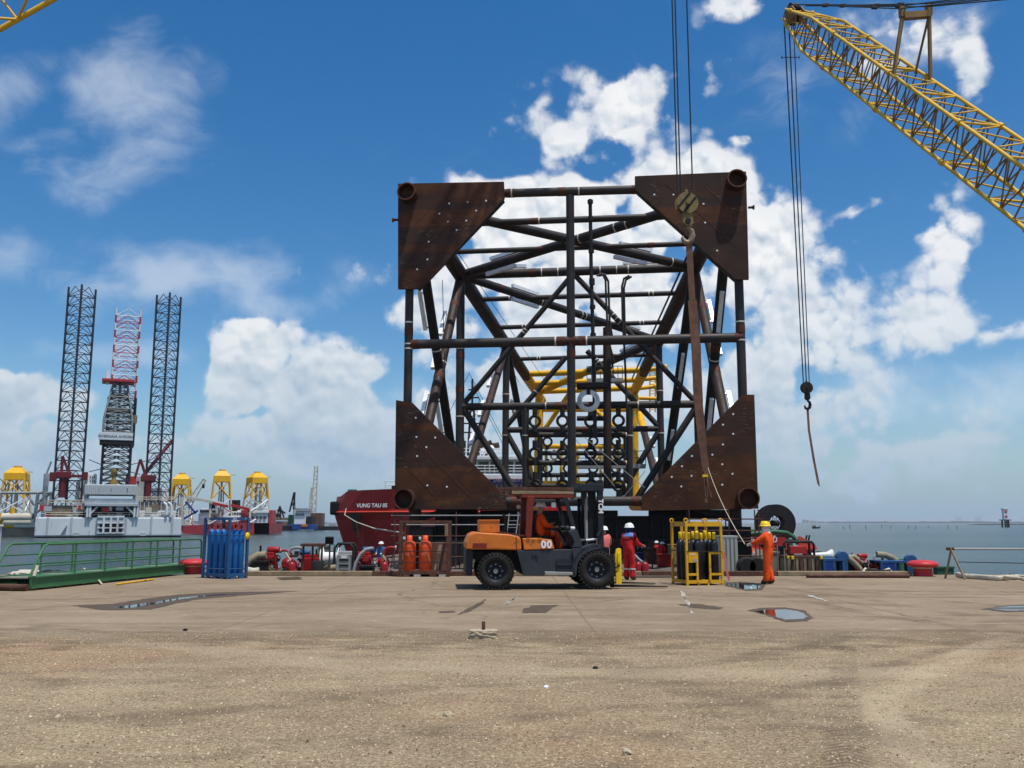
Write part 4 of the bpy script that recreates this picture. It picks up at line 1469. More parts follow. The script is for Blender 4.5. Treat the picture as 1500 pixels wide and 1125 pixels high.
    rz = (rc.z + SEA_Z - CAMH) * (Y + 5) / Y + CAMH - SEA_Z
    rr_ = 27.5 / (FPX / (Y + 5)) * 0.985
    for yy in (-0.9, 0.9):
        MB().lathe([(rr_ * .41, yy - .08), (rr_, yy - .08), (rr_, yy + .08), (rr_ * .41, yy + .08), (rr_ * .41, yy - .08)], 40, (0, 0, rz), 'Y', False).build('reel_flange', 'steel_dark' if 0 else 'hull_black', RL)
        hub = MB().lathe([(0.02, yy - .1), (rr_ * .16, yy - .1), (rr_ * .16, yy + .1), (0.02, yy + .1)], 16, (0, 0, rz), 'Y').build('hub', 'hull_black', RL)
        for i in range(12):
            an = i * math.pi / 6
            MB().tube((math.cos(an) * rr_ * .14, yy, rz + math.sin(an) * rr_ * .14), (math.cos(an) * rr_ * .43, yy, rz + math.sin(an) * rr_ * .43), 0.035, 5).build('spoke', 'hull_black', RL)
    MB().lathe([(rr_ * .44, -.85), (rr_ * .44, .85)], 24, (0, 0, rz), 'Y', cap=False).build('drum', 'hull_black', RL)
    MB().box((0, 0, (rz - rr_ + za) / 2 - 0.2), (3.6, 2.4, max(0.4, rz - rr_ - za + 1.2))).build('cradle', 'green_dark', RL)
    m = MB()
    pts = [P(1095, 783), P(1140, 779), P(1158, 781), P(1168, 787), P(1175, 797)]
    for dy in (1.5, beam - 1.5):
        m = MB()
        m.path([Vector((p.x, dy, p.z)) for p in pts], 0.28, 8)
        m.build('winch_guard', 'green_dark', S)
    a, c = P(1100, 783), P(1158, 800)
    MB().cbox(((a.x + c.x) / 2, cy, (a.z + c.z) / 2), (c.x - a.x, 6, a.z - c.z), .1).build('winch_house', 'hull_black', S)
    for px in (1180, 1184):
        MB().tube(P(px, 792, Y + 12), P(px + 2, 784, Y + 12), .12, 6).build('tow_pin', 'black', S)
    # mooring line from the stem to the barge
    p0, p1 = at(493, 741, Y), at(592, 781, 47)
    mid_ = (p0 + p1) / 2 + Vector((0, 0, -0.7))
    tag(MB().path([p0 + Vector((1, 6, 0)), p0 + Vector((0.2, 5.4, -.2)), (p0 * .75 + p1 * .25) + Vector((0, 0, -.6)), mid_, (p0 * .25 + p1 * .75) + Vector((0, 0, -.5)), p1], 0.045, 6).build('mooring_line', 'rope_white'), 'white mooring line sagging from the red ship bow to the scaffold', 'rope')


def lattice_leg(parent, base, top, half, bays, mat, rch=0.32, rbr=0.11, tri=True, alt=None, name='leg'):
    """three- or four-chord lattice column, each bay of bracing its own piece"""
    base, top = Vector(base), Vector(top)
    if tri:
        cs = [Vector((-half, half * 0.45, 0)), Vector((half, half * 0.45, 0)), Vector((0.0, -half * 0.9, 0))]
    else:
        cs = [Vector((-half, -half, 0)), Vector((half, -half, 0)), Vector((half, half, 0)), Vector((-half, half, 0))]
    m = MB()
    leg = empty(name, base)
    leg.parent = parent
    h = (top - base).z
    for c in cs:
        if alt is None:
            MB().tube(c, c + Vector((0, 0, h)), rch, 8).build('chord', mat, leg)
    bh = h / bays
    b = MB()
    n = len(cs)
    for i in range(n):
        a, c = cs[i], cs[(i + 1) % n]
        mid = (a + c) / 2
        b.tube(a, c, rbr, 5, cap=False)
        b.tube(a + Vector((0, 0, 0)), mid + Vector((0, 0, bh * 0.98)), rbr, 5, cap=False)
        b.tube(c + Vector((0, 0, 0)), mid + Vector((0, 0, bh * 0.98)), rbr, 5, cap=False)
        if alt is not None:
            b.tube(a, a + Vector((0, 0, bh)), rch, 6, cap=False)
    me = b.mesh('bracing_bay')
    for i in range(bays):
        mt = mat if alt is None else alt[i % len(alt)]
        mm = me
        if alt is not None:
            key = 'bay_' + mt + name + str(half)
            if key not in SHARED:
                SHARED[key] = me.copy()
                SHARED[key].materials.append(M[mt])
            mm = SHARED[key]
        o = obj_from(mm, 'bracing_bay', mt, leg)
        o.location = (0, 0, bh * i)
    return leg


def jackup_rig():
    Y = 268.0
    z0 = SEA_Z
    rcx = at(158, 766, Y).x
    th = math.atan2(-rcx, Y)
    G = empty('jackup_rig', (rcx, Y, z0), th, 'white jack-up drilling rig with two dark lattice legs and a red and white derrick top', 'drilling rig')
    cs_, sn_ = math.cos(th), math.sin(th)
    ze = CAMH - z0

    def P(px, py, y=Y):
        q_ = at(px, py, Y)
        k_ = q_.x / Y
        xl = (k_ * Y - rcx) / (cs_ - k_ * sn_)
        f_ = (Y + xl * sn_) / Y
        return Vector((xl, 0, (q_.z - z0 - ze) * f_ + ze))
    def block(px0, px1, py0, py1, y0, y1, mat, name, b=0.15, par=None):
        a, c = P(px0, py0), P(px1, py1)
        return MB().cbox(((a.x + c.x) / 2, (y0 + y1) / 2, (a.z + c.z) / 2), (abs(c.x - a.x), y1 - y0, abs(a.z - c.z)), b).build(name, mat, par or G)
    # hull: plates told apart, dark opening in front
    hull = block(52, 265, 757.5, 785, 0, 40, 'rig_white', 'hull', 0.4)
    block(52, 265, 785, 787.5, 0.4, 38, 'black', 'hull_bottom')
    for i, px in enumerate((69, 104, 141, 184, 221, 252)):
        block(px, px + 1.2, 758, 784, -0.25, 0.1, 'rig_grey', 'hull_frame', 0.02)
    fr = empty('access_frame', P(161, 784))
    fr.parent = G
    block(143, 181, 755.5, 783, -1.0, 0.2, 'rig_grey', 'door_frame', 0.1)
    block(146, 178.5, 766, 780, -1.06, -0.7, 'hull_black', 'door_panel', 0.05)
    for px in (151, 161.5, 171.5):
        block(px, px + 1.6, 757, 781, -1.25, -1.0, 'rig_white', 'door_bar', 0.02)
    for py in (757, 765.5, 772.5, 780):
        block(143, 181, py, py + 1.4, -1.22, -1.0, 'rig_white', 'door_bar', 0.02)
    bpy.data.objects.remove(fr)
    for px in (107, 205):
        block(px, px + 9, 780, 785, -0.15, .1, 'rig_grey', 'sea_chest', 0.02)
    MB().beam(P(98, 769) + Vector((0, -.3, 0)), P(88, 784) + Vector((0, -.3, 0)), .8, .25).build('slanted_beam', 'rig_grey', G)  # slanted grey beam on the front of the hull
    # upper deck boxes
    block(70, 104, 740, 757, 1, 34, 'rig_brown', 'deck_module')
    block(104, 125, 737, 757, 6, 34, 'rig_grey', 'deck_module')
    block(200, 258, 735, 748, 2, 34, 'rig_brown', 'deck_module')
    block(203, 258, 748, 757.5, 1, 30, 'rig_white', 'deck_module')
    block(124, 203, 736.5, 742, -1, 34, 'rig_grey', 'drill_floor_beam')
    block(126, 202, 742, 757, 6, 30, 'hull_black', 'cellar')
    for px in (127, 131, 196, 200.5):
        block(px, px + 2, 741, 758, -0.8, 0.6, 'rig_white', 'post', 0.05)
    for (a, c) in (((130, 755), (144, 741)), ((198, 755), (184, 741))):
        MB().beam(P(*a) + Vector((0, -.4, 0)), P(*c) + Vector((0, -.4, 0)), .5, .5).build('knee', 'rig_grey', G)
    block(123, 203, 730, 737, 1, 32, 'rig_grey', 'drill_floor', .1)
    wind = block(125, 200, 709, 725, 0.5, 16, 'rig_white', 'windwall', .1)
    nrib = 26
    a, c = P(125.5, 710), P(199.5, 724.5)
    rib = MB().box((0, 0, 0), (0.35, .3, (a.z - c.z) * 0.95)).mesh('rib')
    for i in range(nrib):
        o = obj_from(rib, 'rib', 'rig_grey', wind)
        o.location = (a.x + (c.x - a.x) * i / (nrib - 1), 0.42, (a.z + c.z) / 2)
    for px in (145, 163, 185):
        block(px, px + 2, 715, 720, .3, .6, 'hull_black', 'vent', .02)
    block(110, 128, 700, 735, 12, 26, 'white_paint', 'accommodation', .2)
    block(128, 140, 692, 710, 8, 18, 'white_paint', 'accommodation', .2)
    block(214, 250, 712, 735, 16, 28, 'white_paint', 'accommodation', .2)
    block(199, 214, 695, 735, 10, 24, 'rig_grey', 'tank_house', .2)
    block(185, 200, 696, 709, 6, 14, 'rig_red', 'pump_house', .2)
    for i in range(6):
        px = 131 + (i % 3) * 3
        py = 696 + (i // 3) * 6
        block(px, px + 1.4, py, py + 2.4, 7.8, 8.1, 'glass_dark', 'window', .02)
    # pipes on the right deck
    for px in (239, 246):
        pts = [P(px, 736), P(px + 4, 739), P(px + 5, 744), P(px + 4.5, 754)]
        MB().path([p + Vector((0, -.3, 0)) for p in pts], .42, 8).build('vent_pipe', 'white_paint', G)
    for i in range(9):
        px = 205 + i * 6.2
        block(px, px + .8, 736, 748, 1.4, 2.0, 'rig_grey', 'stanchion', .02)
    m = MB()
    railing(m, [P(70, 740) + Vector((0, .6, 0)), P(124, 740) + Vector((0, .6, 0))], 1.4, 2.2, .1)
    railing(m, [P(200, 735) + Vector((0, 1.6, 0)), P(258, 735) + Vector((0, 1.6, 0))], 1.4, 2.2, .1)
    railing(m, [P(66, 757.5) + Vector((0, .3, 0)), P(262, 757.5) + Vector((0, .3, 0))], 1.3, 2.6, .09)
    m.build('railing', 'far_pale', G)
    # legs
    for (cx0, py0, cx1, py1, hw) in ((96.0, 735, 117, 411, 3.75), (232.5, 735, 247, 423, 3.55)):
        b0, t0 = P(cx0, py0), P(cx1, py1)
        cxm = (b0.x + t0.x) / 2
        leg = lattice_leg(G, (b0.x, 8, -1.0), (b0.x, 8, t0.z), hw, 26, 'rig_leg', 0.32, 0.115)
        leg.rotation_euler = (0, 0, 0)
    # derrick: dark lower tower, silver taper, red and white mast behind
    d0, d1 = P(168, 712), P(172, 641)
    lo = lattice_leg(G, (d0.x, 6, d0.z), (d0.x, 6, d1.z), 3.8, 8, 'rig_leg', 0.36, 0.15, False, name='derrick_base')
    s0 = P(172, 640)
    sg0, sg1 = P(145, 632.5), P(194.5, 645.5)
    sg = MB().cbox(((sg0.x + sg1.x) / 2, 0.6, (sg0.z + sg1.z) / 2), (sg1.x - sg0.x, 1.0, sg0.z - sg1.z), .1).build('name_board', 'rig_white', G)
    MB().cbox(((sg0.x + sg1.x) / 2, 3.5, sg1.z - .5), (sg1.x - sg0.x - .6, 6.4, 1.3), .1).build('board_base', 'hull_black', G)
    lettering('SEVERNAIA AVRORA', 1.06, 'letter_dark', sg, ((sg0.x + sg1.x) / 2, .07, (sg0.z + sg1.z) / 2 - .1), bold=0.012)
    # tapering tower
    tw = empty('derrick', (P(172, 632).x, 6, s0.z))
    tw.parent = G
    hT = P(176, 553).z - P(172, 632).z
    levels = 9
    def sq(hw, z):
        return [Vector((-hw, -hw, z)), Vector((hw, -hw, z)), Vector((hw, hw, z)), Vector((-hw, hw, z))]
    for i in range(levels):
        f0, f1 = i / levels, (i + 1) / levels
        hw0 = 3.9 - 2.2 * max(0, (f0 - .25) / .75)
        hw1 = 3.9 - 2.2 * max(0, (f1 - .25) / .75)
        A, B_ = sq(hw0, hT * f0), sq(hw1, hT * f1)
        m = MB()
        for k in range(4):
            j = (k + 1) % 4
            m.tube(A[k], B_[k], .30, 6)
            m.tube(A[k], A[j], .16, 5)
            m.tube(A[k], B_[j], .11, 5)
            m.tube(A[j], B_[k], .11, 5)
        m.tube((0, 0, hT * f0), (0, 0, hT * f1), .38, 6)
        o = m.build('bracing_bay', 'rig_steel', tw)
    tw.location.z = P(172, 632).z
    for z, s in ((hT * .42, 6.5), (hT * .97, 9.0), (hT * .7, 5.4)):
        MB().cbox((-.6 if s > 8 else 0, 0, z), (s, s * .8, .8), .1).build('platform', 'rig_red' if s > 8 else 'rig_brown', tw)
    MB().cbox((-3.6, -1, hT * 1.03), (.9, 1.6, 4.0), .1).build('monkey_board', 'white_paint', tw)
    MB().tube((4.6, 0, hT * .2), (4.6, 0, hT * .35), .7, 8).build('tank', 'rig_brown', tw)
    tm = empty('derrick', (P(181, 600).x, 18, 0))
    b0, t0 = P(178, 571), P(184, 449)
    up = lattice_leg(G, (b0.x + .7, 22, b0.z), (b0.x + .7, 22, t0.z + 3.4), 3.6, 12, 'rig_red', .28, .13, False, alt=['rig_red', 'white_paint'], name='crown_mast')
    bpy.data.objects.remove(tm)
    blk = lattice_leg(G, (b0.x + .5, 22, P(0, 640).z), (b0.x + .5, 22, b0.z), 3.9, 6, 'hull_black', .4, .2, False, name='rear_mast')
    yb = P(167, 700)
    m = MB()
    m.lathe([(.9, 0), (1.1, 1.2), (.6, 2.0), (.6, 3.4), (1.0, 3.8), (.4, 5.2)], 10, (yb.x, 2.2, P(0, 709).z))
    m.build('top_drive', 'rig_ochre', G)
    # deck cranes
    for (px, py, px2, py2, px3, py3) in ((92, 695, 91, 667, 102, 697), (218, 700, 206, 672, 198, 700)):
        a = P(px, py) + Vector((0, 3, 0))
        c = MB().cbox((a.x, a.y, a.z), (4.2, 2.4, 2.0), .3)
        c.tube((a.x, a.y, a.z - 6.5), (a.x, a.y, a.z), 1.0, 10)
        co = c.build('crane_house', 'rig_maroon', G)
        b_ = MB()
        b_.beam((a.x - .5, a.y, a.z), P(px2, py2) + Vector((0, 3, 0)), .8, .8)
        b_.beam(P(px2, py2) + Vector((0, 3, 0)), P(px3, py3) + Vector((0, 3, 0)), .7, .7)
        b_.build('crane_mast', 'rig_maroon', co)
    bo = MB()
    bo.beam(P(79, 697) + Vector((0, 2, 0)), P(126, 697) + Vector((0, 2, 0)), .6, .8)
    bo.cbox(P(77, 698) + Vector((0, 2, 0)), (1.8, 1.6, 2.6), .2)
    bo.cbox(P(124.5, 697) + Vector((0, 2, 0)), (1.4, 1.6, 2.4), .2)
    bo.build('crane_boom', 'rig_maroon', G)
    bo = MB()
    bo.beam(P(203, 705) + Vector((0, 10, 0)), P(262, 633) + Vector((0, 30, 0)), .8, .8)
    bo.build('crane_boom', 'rig_maroon', G)
    for (a, c) in (((130, 672), (147, 679)), ((130, 690), (147, 686)), ((190, 680), (214, 674)), ((190, 690), (206, 694))):
        MB().tube(P(*a) + Vector((0, 4, 0)), P(*c) + Vector((0, 4, 0)), .12, 5).build('stay', 'rig_leg', G)
    m = MB()
    rr = random.Random(8)
    for i in range(60):
        px = rr.uniform(58, 260)
        py = rr.uniform(742, 757)
        p = P(px, py)
        m = MB().cbox((p.x, rr.uniform(1, 5), p.z), (rr.uniform(.5, 2.2), 1.6, rr.uniform(.5, 2.2)), .1)
        m.build('deck_equipment', rr.choice(['rig_brown', 'rig_grey', 'rig_red', 'white_paint', 'hull_black', 'far_pale']), G)


def foundation_jacket(px, ptop, pw, Y, label, base_py, k=1.0):
    """wind-turbine foundation: yellow cap piece on lattice legs"""
    b = at(px, base_py, Y)
    s = 1 / (FPX / Y)
    T = empty('foundation_jacket', (b.x, Y, b.z), 0.2 + (px * 0.37) % 0.7, label, 'jacket', 'yellow topped foundation jackets')
    h = (base_py - ptop) * s
    wt, wb = pw * .36 * s, pw * .62 * s
    hy = h * 0.52
    def cor(z):
        f = z / h
        q = wb + (wt - wb) * f
        return [Vector((-q, -q, z)), Vector((q, -q, z)), Vector((q, q, z)), Vector((-q, q, z))]
    zs = [0, h * .22, h * .46, h * .80]
    for i in range(3):
        A, B_ = cor(zs[i]), cor(zs[i + 1])
        mt = 'far_pale' if i < 2 else 'yellow_steel'
        r = 0.05 * pw * s
        for j in range(4):
            MB().tube(A[j], B_[j], r, 7).build('leg', mt, T)
            l = (j + 1) % 4
            MB().tube(A[j], B_[l], r * .6, 5).build('brace', mt if i == 2 else 'anode', T)
            MB().tube(A[l], B_[j], r * .6, 5).build('brace', mt, T)
    zt = h * .80
    q = wt * 1.12
    m = MB()
    lo, mi, hi = [(c.x * 1.1, c.y * 1.1, zt - h * .03) for c in cor(zt)], [(c.x * 1.08, c.y * 1.08, zt + h * .08) for c in cor(zt)], [(c.x * .5, c.y * .5, h * .97) for c in cor(zt)]
    vs = lo + mi + hi
    fs = [(0, 1, 2, 3), (11, 10, 9, 8)]
    for a in (0, 4):
        for j in range(4):
            l = (j + 1) % 4
            fs.append((a + j, a + l, a + 4 + l, a + 4 + j))
    m.add(vs, fs)
    m.build('transition_piece', 'yellow_steel', T)
    MB().tube((0, 0, h * .96), (0, 0, h), wt * .5, 14).build('tower_flange', 'yellow_steel', T)
    MB().tube((0, 0, h * .1), (0, 0, h * .78), wt * .16, 8).build('j_tube', 'far_pale', T)
    for sx in (-1, 1):
        MB().tube((sx * wt * .4, -wt * .4, h * .05), (sx * wt * .3, -wt * .3, h * .7), wt * .09, 6).build('j_tube', 'rig_steel', T)
    MB().box((wt * 1.5, -wt * .6, h * .9), (wt * .9, wt * .5, h * .015)).build('access_platform', 'far_pale', T)
    MB().cbox((wt * 1.25, -wt * 1.0, h * .62), (wt * .3, wt * .2, h * .22), .05).build('boat_landing', 'yellow_steel', T)
    return T


def heavy_lift_ships():
    Y = 345.0
    z0 = SEA_Z
    s = Y / FPX
    P = lambda px, py, y=Y: at(px, py, y)
    def block(px0, px1, py0, py1, y0, y1, mat, name, par, b=.2):
        a, c = P(px0, py0), P(px1, py1)
        o = MB().cbox(((a.x + c.x) / 2, (y0 + y1) / 2 + Y, (a.z + c.z) / 2), (abs(c.x - a.x), y1 - y0, abs(a.z - c.z)), b).build(name, mat, par)
        o.location -= par.location
        return o
    def hull(par, pts, wdt, mat):
        a = [P(x, y) for x, y in pts]
        m = MB().prism([(p.x - par.location.x, p.z - par.location.z) for p in a], (0, wdt, 0), (0, Y - par.location.y, 0))
        return m.build('hull', mat, par)
    A = empty('cargo_ship', (P(300, 780).x, Y, z0), 0, 'dark red cargo ship with white deckhouse lying right of the rig', 'ship')
    hull(A, [(262, 770), (268, 782), (395, 782), (397, 766), (330, 766), (290, 769)], 18, 'ship_far_red')
    block(288, 306, 752, 768, 2, 16, 'white_paint', 'deckhouse', A)
    block(290, 314, 745, 753, 2, 16, 'white_paint', 'bridge', A)
    block(291, 313, 747.5, 750.5, 1.7, 2.1, 'glass_dark', 'window_band', A)
    for i in range(5):
        block(291 + i * 4.4, 294 + i * 4.4, 746.5, 750, 1.5, 1.8, 'glass_dark', 'window', A, .05)
    block(300, 306, 739, 745, 6, 12, 'white_paint', 'funnel', A)
    block(329, 352, 756, 768, 2, 16, 'white_paint', 'deckhouse', A)
    block(331, 350, 749, 757, 3, 15, 'white_paint', 'bridge', A)
    for i in range(5):
        block(332 + i * 3.8, 334.5 + i * 3.8, 751, 754, 2.7, 3.1, 'glass_dark', 'window', A, .05)
    block(343, 346, 747, 757, 4, 8, 'white_paint', 'funnel', A)
    for (a, c, r, mt) in (((272, 728), (312, 736), .9, 'far_pale'), ((296, 731), (332, 739), .8, 'white_paint'), ((312, 737), (334, 742), .9, 'rig_red'), ((339, 740), (364, 746), .9, 'rig_red')):
        p, q = P(*a), P(*c)
        MB().beam(p - A.location, q - A.location, r, r * 1.1).build('crane_jib', mt, A)
    for px in (303, 333, 341):
        p, q = P(px, 732), P(px, 766)
        MB().tube(q - A.location + Vector((0, 6, 0)), p - A.location + Vector((0, 6, 0)), 1.1, 10).build('crane_post', 'hull_black', A)
    B_ = empty('heavy_lift_ship', (P(370, 780).x, Y, z0), 0, 'red and white heavy lift ship with a red funnel block under the rightmost yellow jacket', 'ship')
    hull(B_, [(372, 766), (372.5, 782), (394, 782), (394, 766)], 16, 'ship_far_red')
    block(352, 366, 747, 766, 1, 14, 'ship_far_red', 'deckhouse', B_)
    block(366, 390, 752, 768, 1, 14, 'white_paint', 'deckhouse', B_)
    block(366, 392, 748, 752, .5, 14.5, 'white_paint', 'bridge', B_)
    block(392, 396, 747, 768, 2, 8, 'ship_far_red', 'funnel', B_)
    for i in range(4):
        block(368 + i * 5.8, 371 + i * 5.8, 756, 760, .7, 1.1, 'glass_dark', 'window', B_, .05)
    # lattice crane leaning up behind the rig
    C = empty('lattice_crane', P(272, 745), 0, 'pale lattice crane boom leaning up to the right of the rig', 'crane')
    p0, p1 = P(271, 742), P(299, 699)
    d = (p1 - p0)
    t = d.normalized()
    u = Vector((t.z, 0, -t.x))
    for sgn in (-1, 1):
        MB().tube(u * sgn * 1.2, d + u * sgn * .5, .25, 6).build('chord', 'far_pale', C)
    for i in range(12):
        f0, f1 = i / 12, (i + 1) / 12
        sg = 1 if i % 2 else -1
        MB().tube(d * f0 + u * sg * (1.2 - .7 * f0), d * f1 - u * sg * (1.2 - .7 * f1), .13, 5).build('lacing', 'far_pale', C)
    hk = P(298, 712) - Vector(C.location)
    MB().tube(d, hk, .07, 4).build('hoist_rope', 'wire', C)
    MB().cbox(hk, (.8, .8, 1.6), .2).build('hook_block', 'hull_black', C)
    # small blue lattice gantry beside the rig hull
    C2 = empty('blue_gantry', P(266, 768), 0, 'small blue and grey lattice ramp beside the right end of the rig hull', 'gantry')
    for (a, c, mt, r) in (((268, 768), (266, 728), 'far_pale', .9), ((272, 735), (287, 752), 'blue_banner', .6), ((266, 762), (290, 748), 'blue_banner', .6), ((266, 745), (276, 758), 'far_pale', .5)):
        p, q = P(*a) - Vector(C2.location), P(*c) - Vector(C2.location)
        MB().beam(p, q, r, r).build('strut', mt, C2)
    foundation_jacket(263, 694, 26, 352, 'yellow topped foundation jacket closest to the right leg of the rig', 770)
    foundation_jacket(322, 689, 26, 350, 'yellow topped foundation jacket in the middle, above the cargo ship deckhouse', 768)
    foundation_jacket(374, 692, 26, 350, 'rightmost yellow topped foundation jacket, above the red and white ship', 766)
    foundation_jacket(19, 684, 31, 300, 'yellow topped foundation jacket at the far left edge', 772)


def yard_left():
    Y = 285.0
    P = lambda px, py, y=Y: at(px, py, y)
    a = P(-260, 781)
    c = P(54, 790)
    b = MB().box(((a.x + c.x) / 2, Y + 60, (P(0, 772).z + SEA_Z - 3) / 2), (c.x - a.x, 120, P(0, 772).z - SEA_Z + 3))
    tag(b.build('far_quay', 'quay_wall'), kind='structure')
    zt = P(0, 772).z
    rr = random.Random(9)
    # stacked pipes and yellow sections on that quay
    for i, (px0, px1, py, r, mt, lab) in enumerate([(4, 50, 758, 2.4, 'far_pale', 'pale steel pipe stacked on the far quay, top of the pile'),
                                             (8, 52, 765, 2.3, 'far_pale', 'pale steel pipe lying in the middle of the pile on the far quay'),
                                             (22, 54, 769, 1.6, 'white_paint', 'short white pipe at the foot of the pile on the far quay')]):
        p, q = P(px0, py), P(px1, py)
        o = MB().tube(p, q, r * .55, 12, inner=.12).build('steel_pipe', mt)
        tag(o, lab, 'pipe', 'pipes on the far quay')
    fr = empty('yellow_trestle', P(10, 772), 0, 'low yellow steel support frame on the far quay at the left edge', 'trestle')
    for (px0, py0, px1, py1) in ((-4, 762, 30, 762), (-4, 770, 34, 770), (18, 744, 18, 772), (0, 752, 0, 772), (20, 762, 30, 771)):
        p, q = P(px0, py0) - Vector(fr.location), P(px1, py1) - Vector(fr.location)
        MB().tube(p, q, .7, 8).build('member', 'yellow_steel', fr)
    p = P(33, 768)
    tag(MB().cbox((p.x, p.y + 2, zt + 1.2), (1.9, 2, 2.4), .1).build('green_container', 'green_gangway'), 'small green container on the far quay', 'container')
    p = P(46, 770)
    tag(MB().cbox((p.x, p.y + 2, zt + .8), (3.0, 2, 2.2), .2).build('rusty_container', 'caisson_rust'), 'small rust brown container beside the rig on the far quay', 'container')
    # truss bridge behind
    T = empty('jacket_truss', P(30, 742), 0, 'grey tubular truss lying on the far quay behind the left rig leg', 'truss')
    for (px0, py0, px1, py1, r) in ((-10, 722, 78, 722, .45), (56, 722, 50, 766, .5), (38, 722, 50, 740, .35), (57, 735, 72, 724, .45), (56, 735, 74, 748, .5), (54, 750, 70, 740, .4), (2, 722, -4, 750, .5), (75, 724, 70, 760, .4)):
        p, q = P(px0, py0) - Vector(T.location), P(px1, py1) - Vector(T.location)
        MB().tube(p, q, r, 7).build('member', 'machine_grey', T)
    for (px0, py0, px1, py1) in ((-10, 690, 10, 712), (-20, 700, 8, 722)):
        MB().tube(P(px0, py0) - Vector(T.location), P(px1, py1) - Vector(T.location), .12, 5).build('stay', 'wire', T)
    # green harbour crane left of the rig
    H = empty('harbour_crane', P(66, 755), 0, 'slim grey green harbour crane behind the left end of the rig', 'crane')
    for (px0, py0, px1, py1, r) in ((64, 752, 68, 694, .8), (68, 694, 75, 676, .3), (65, 720, 70, 696, .3)):
        MB().tube(P(px0, py0) - Vector(H.location), P(px1, py1) - Vector(H.location), r, 7).build('member', 'dredge_grey', H)
    wl = P(-2, 746)
    tag(MB().torus((wl.x, wl.y - 3, wl.z), 1.1, .35, 'Y', 18, 8).build('hanging_tyre', 'rubber'), 'black tyre cut by the left edge on the far quay', 'tyre')


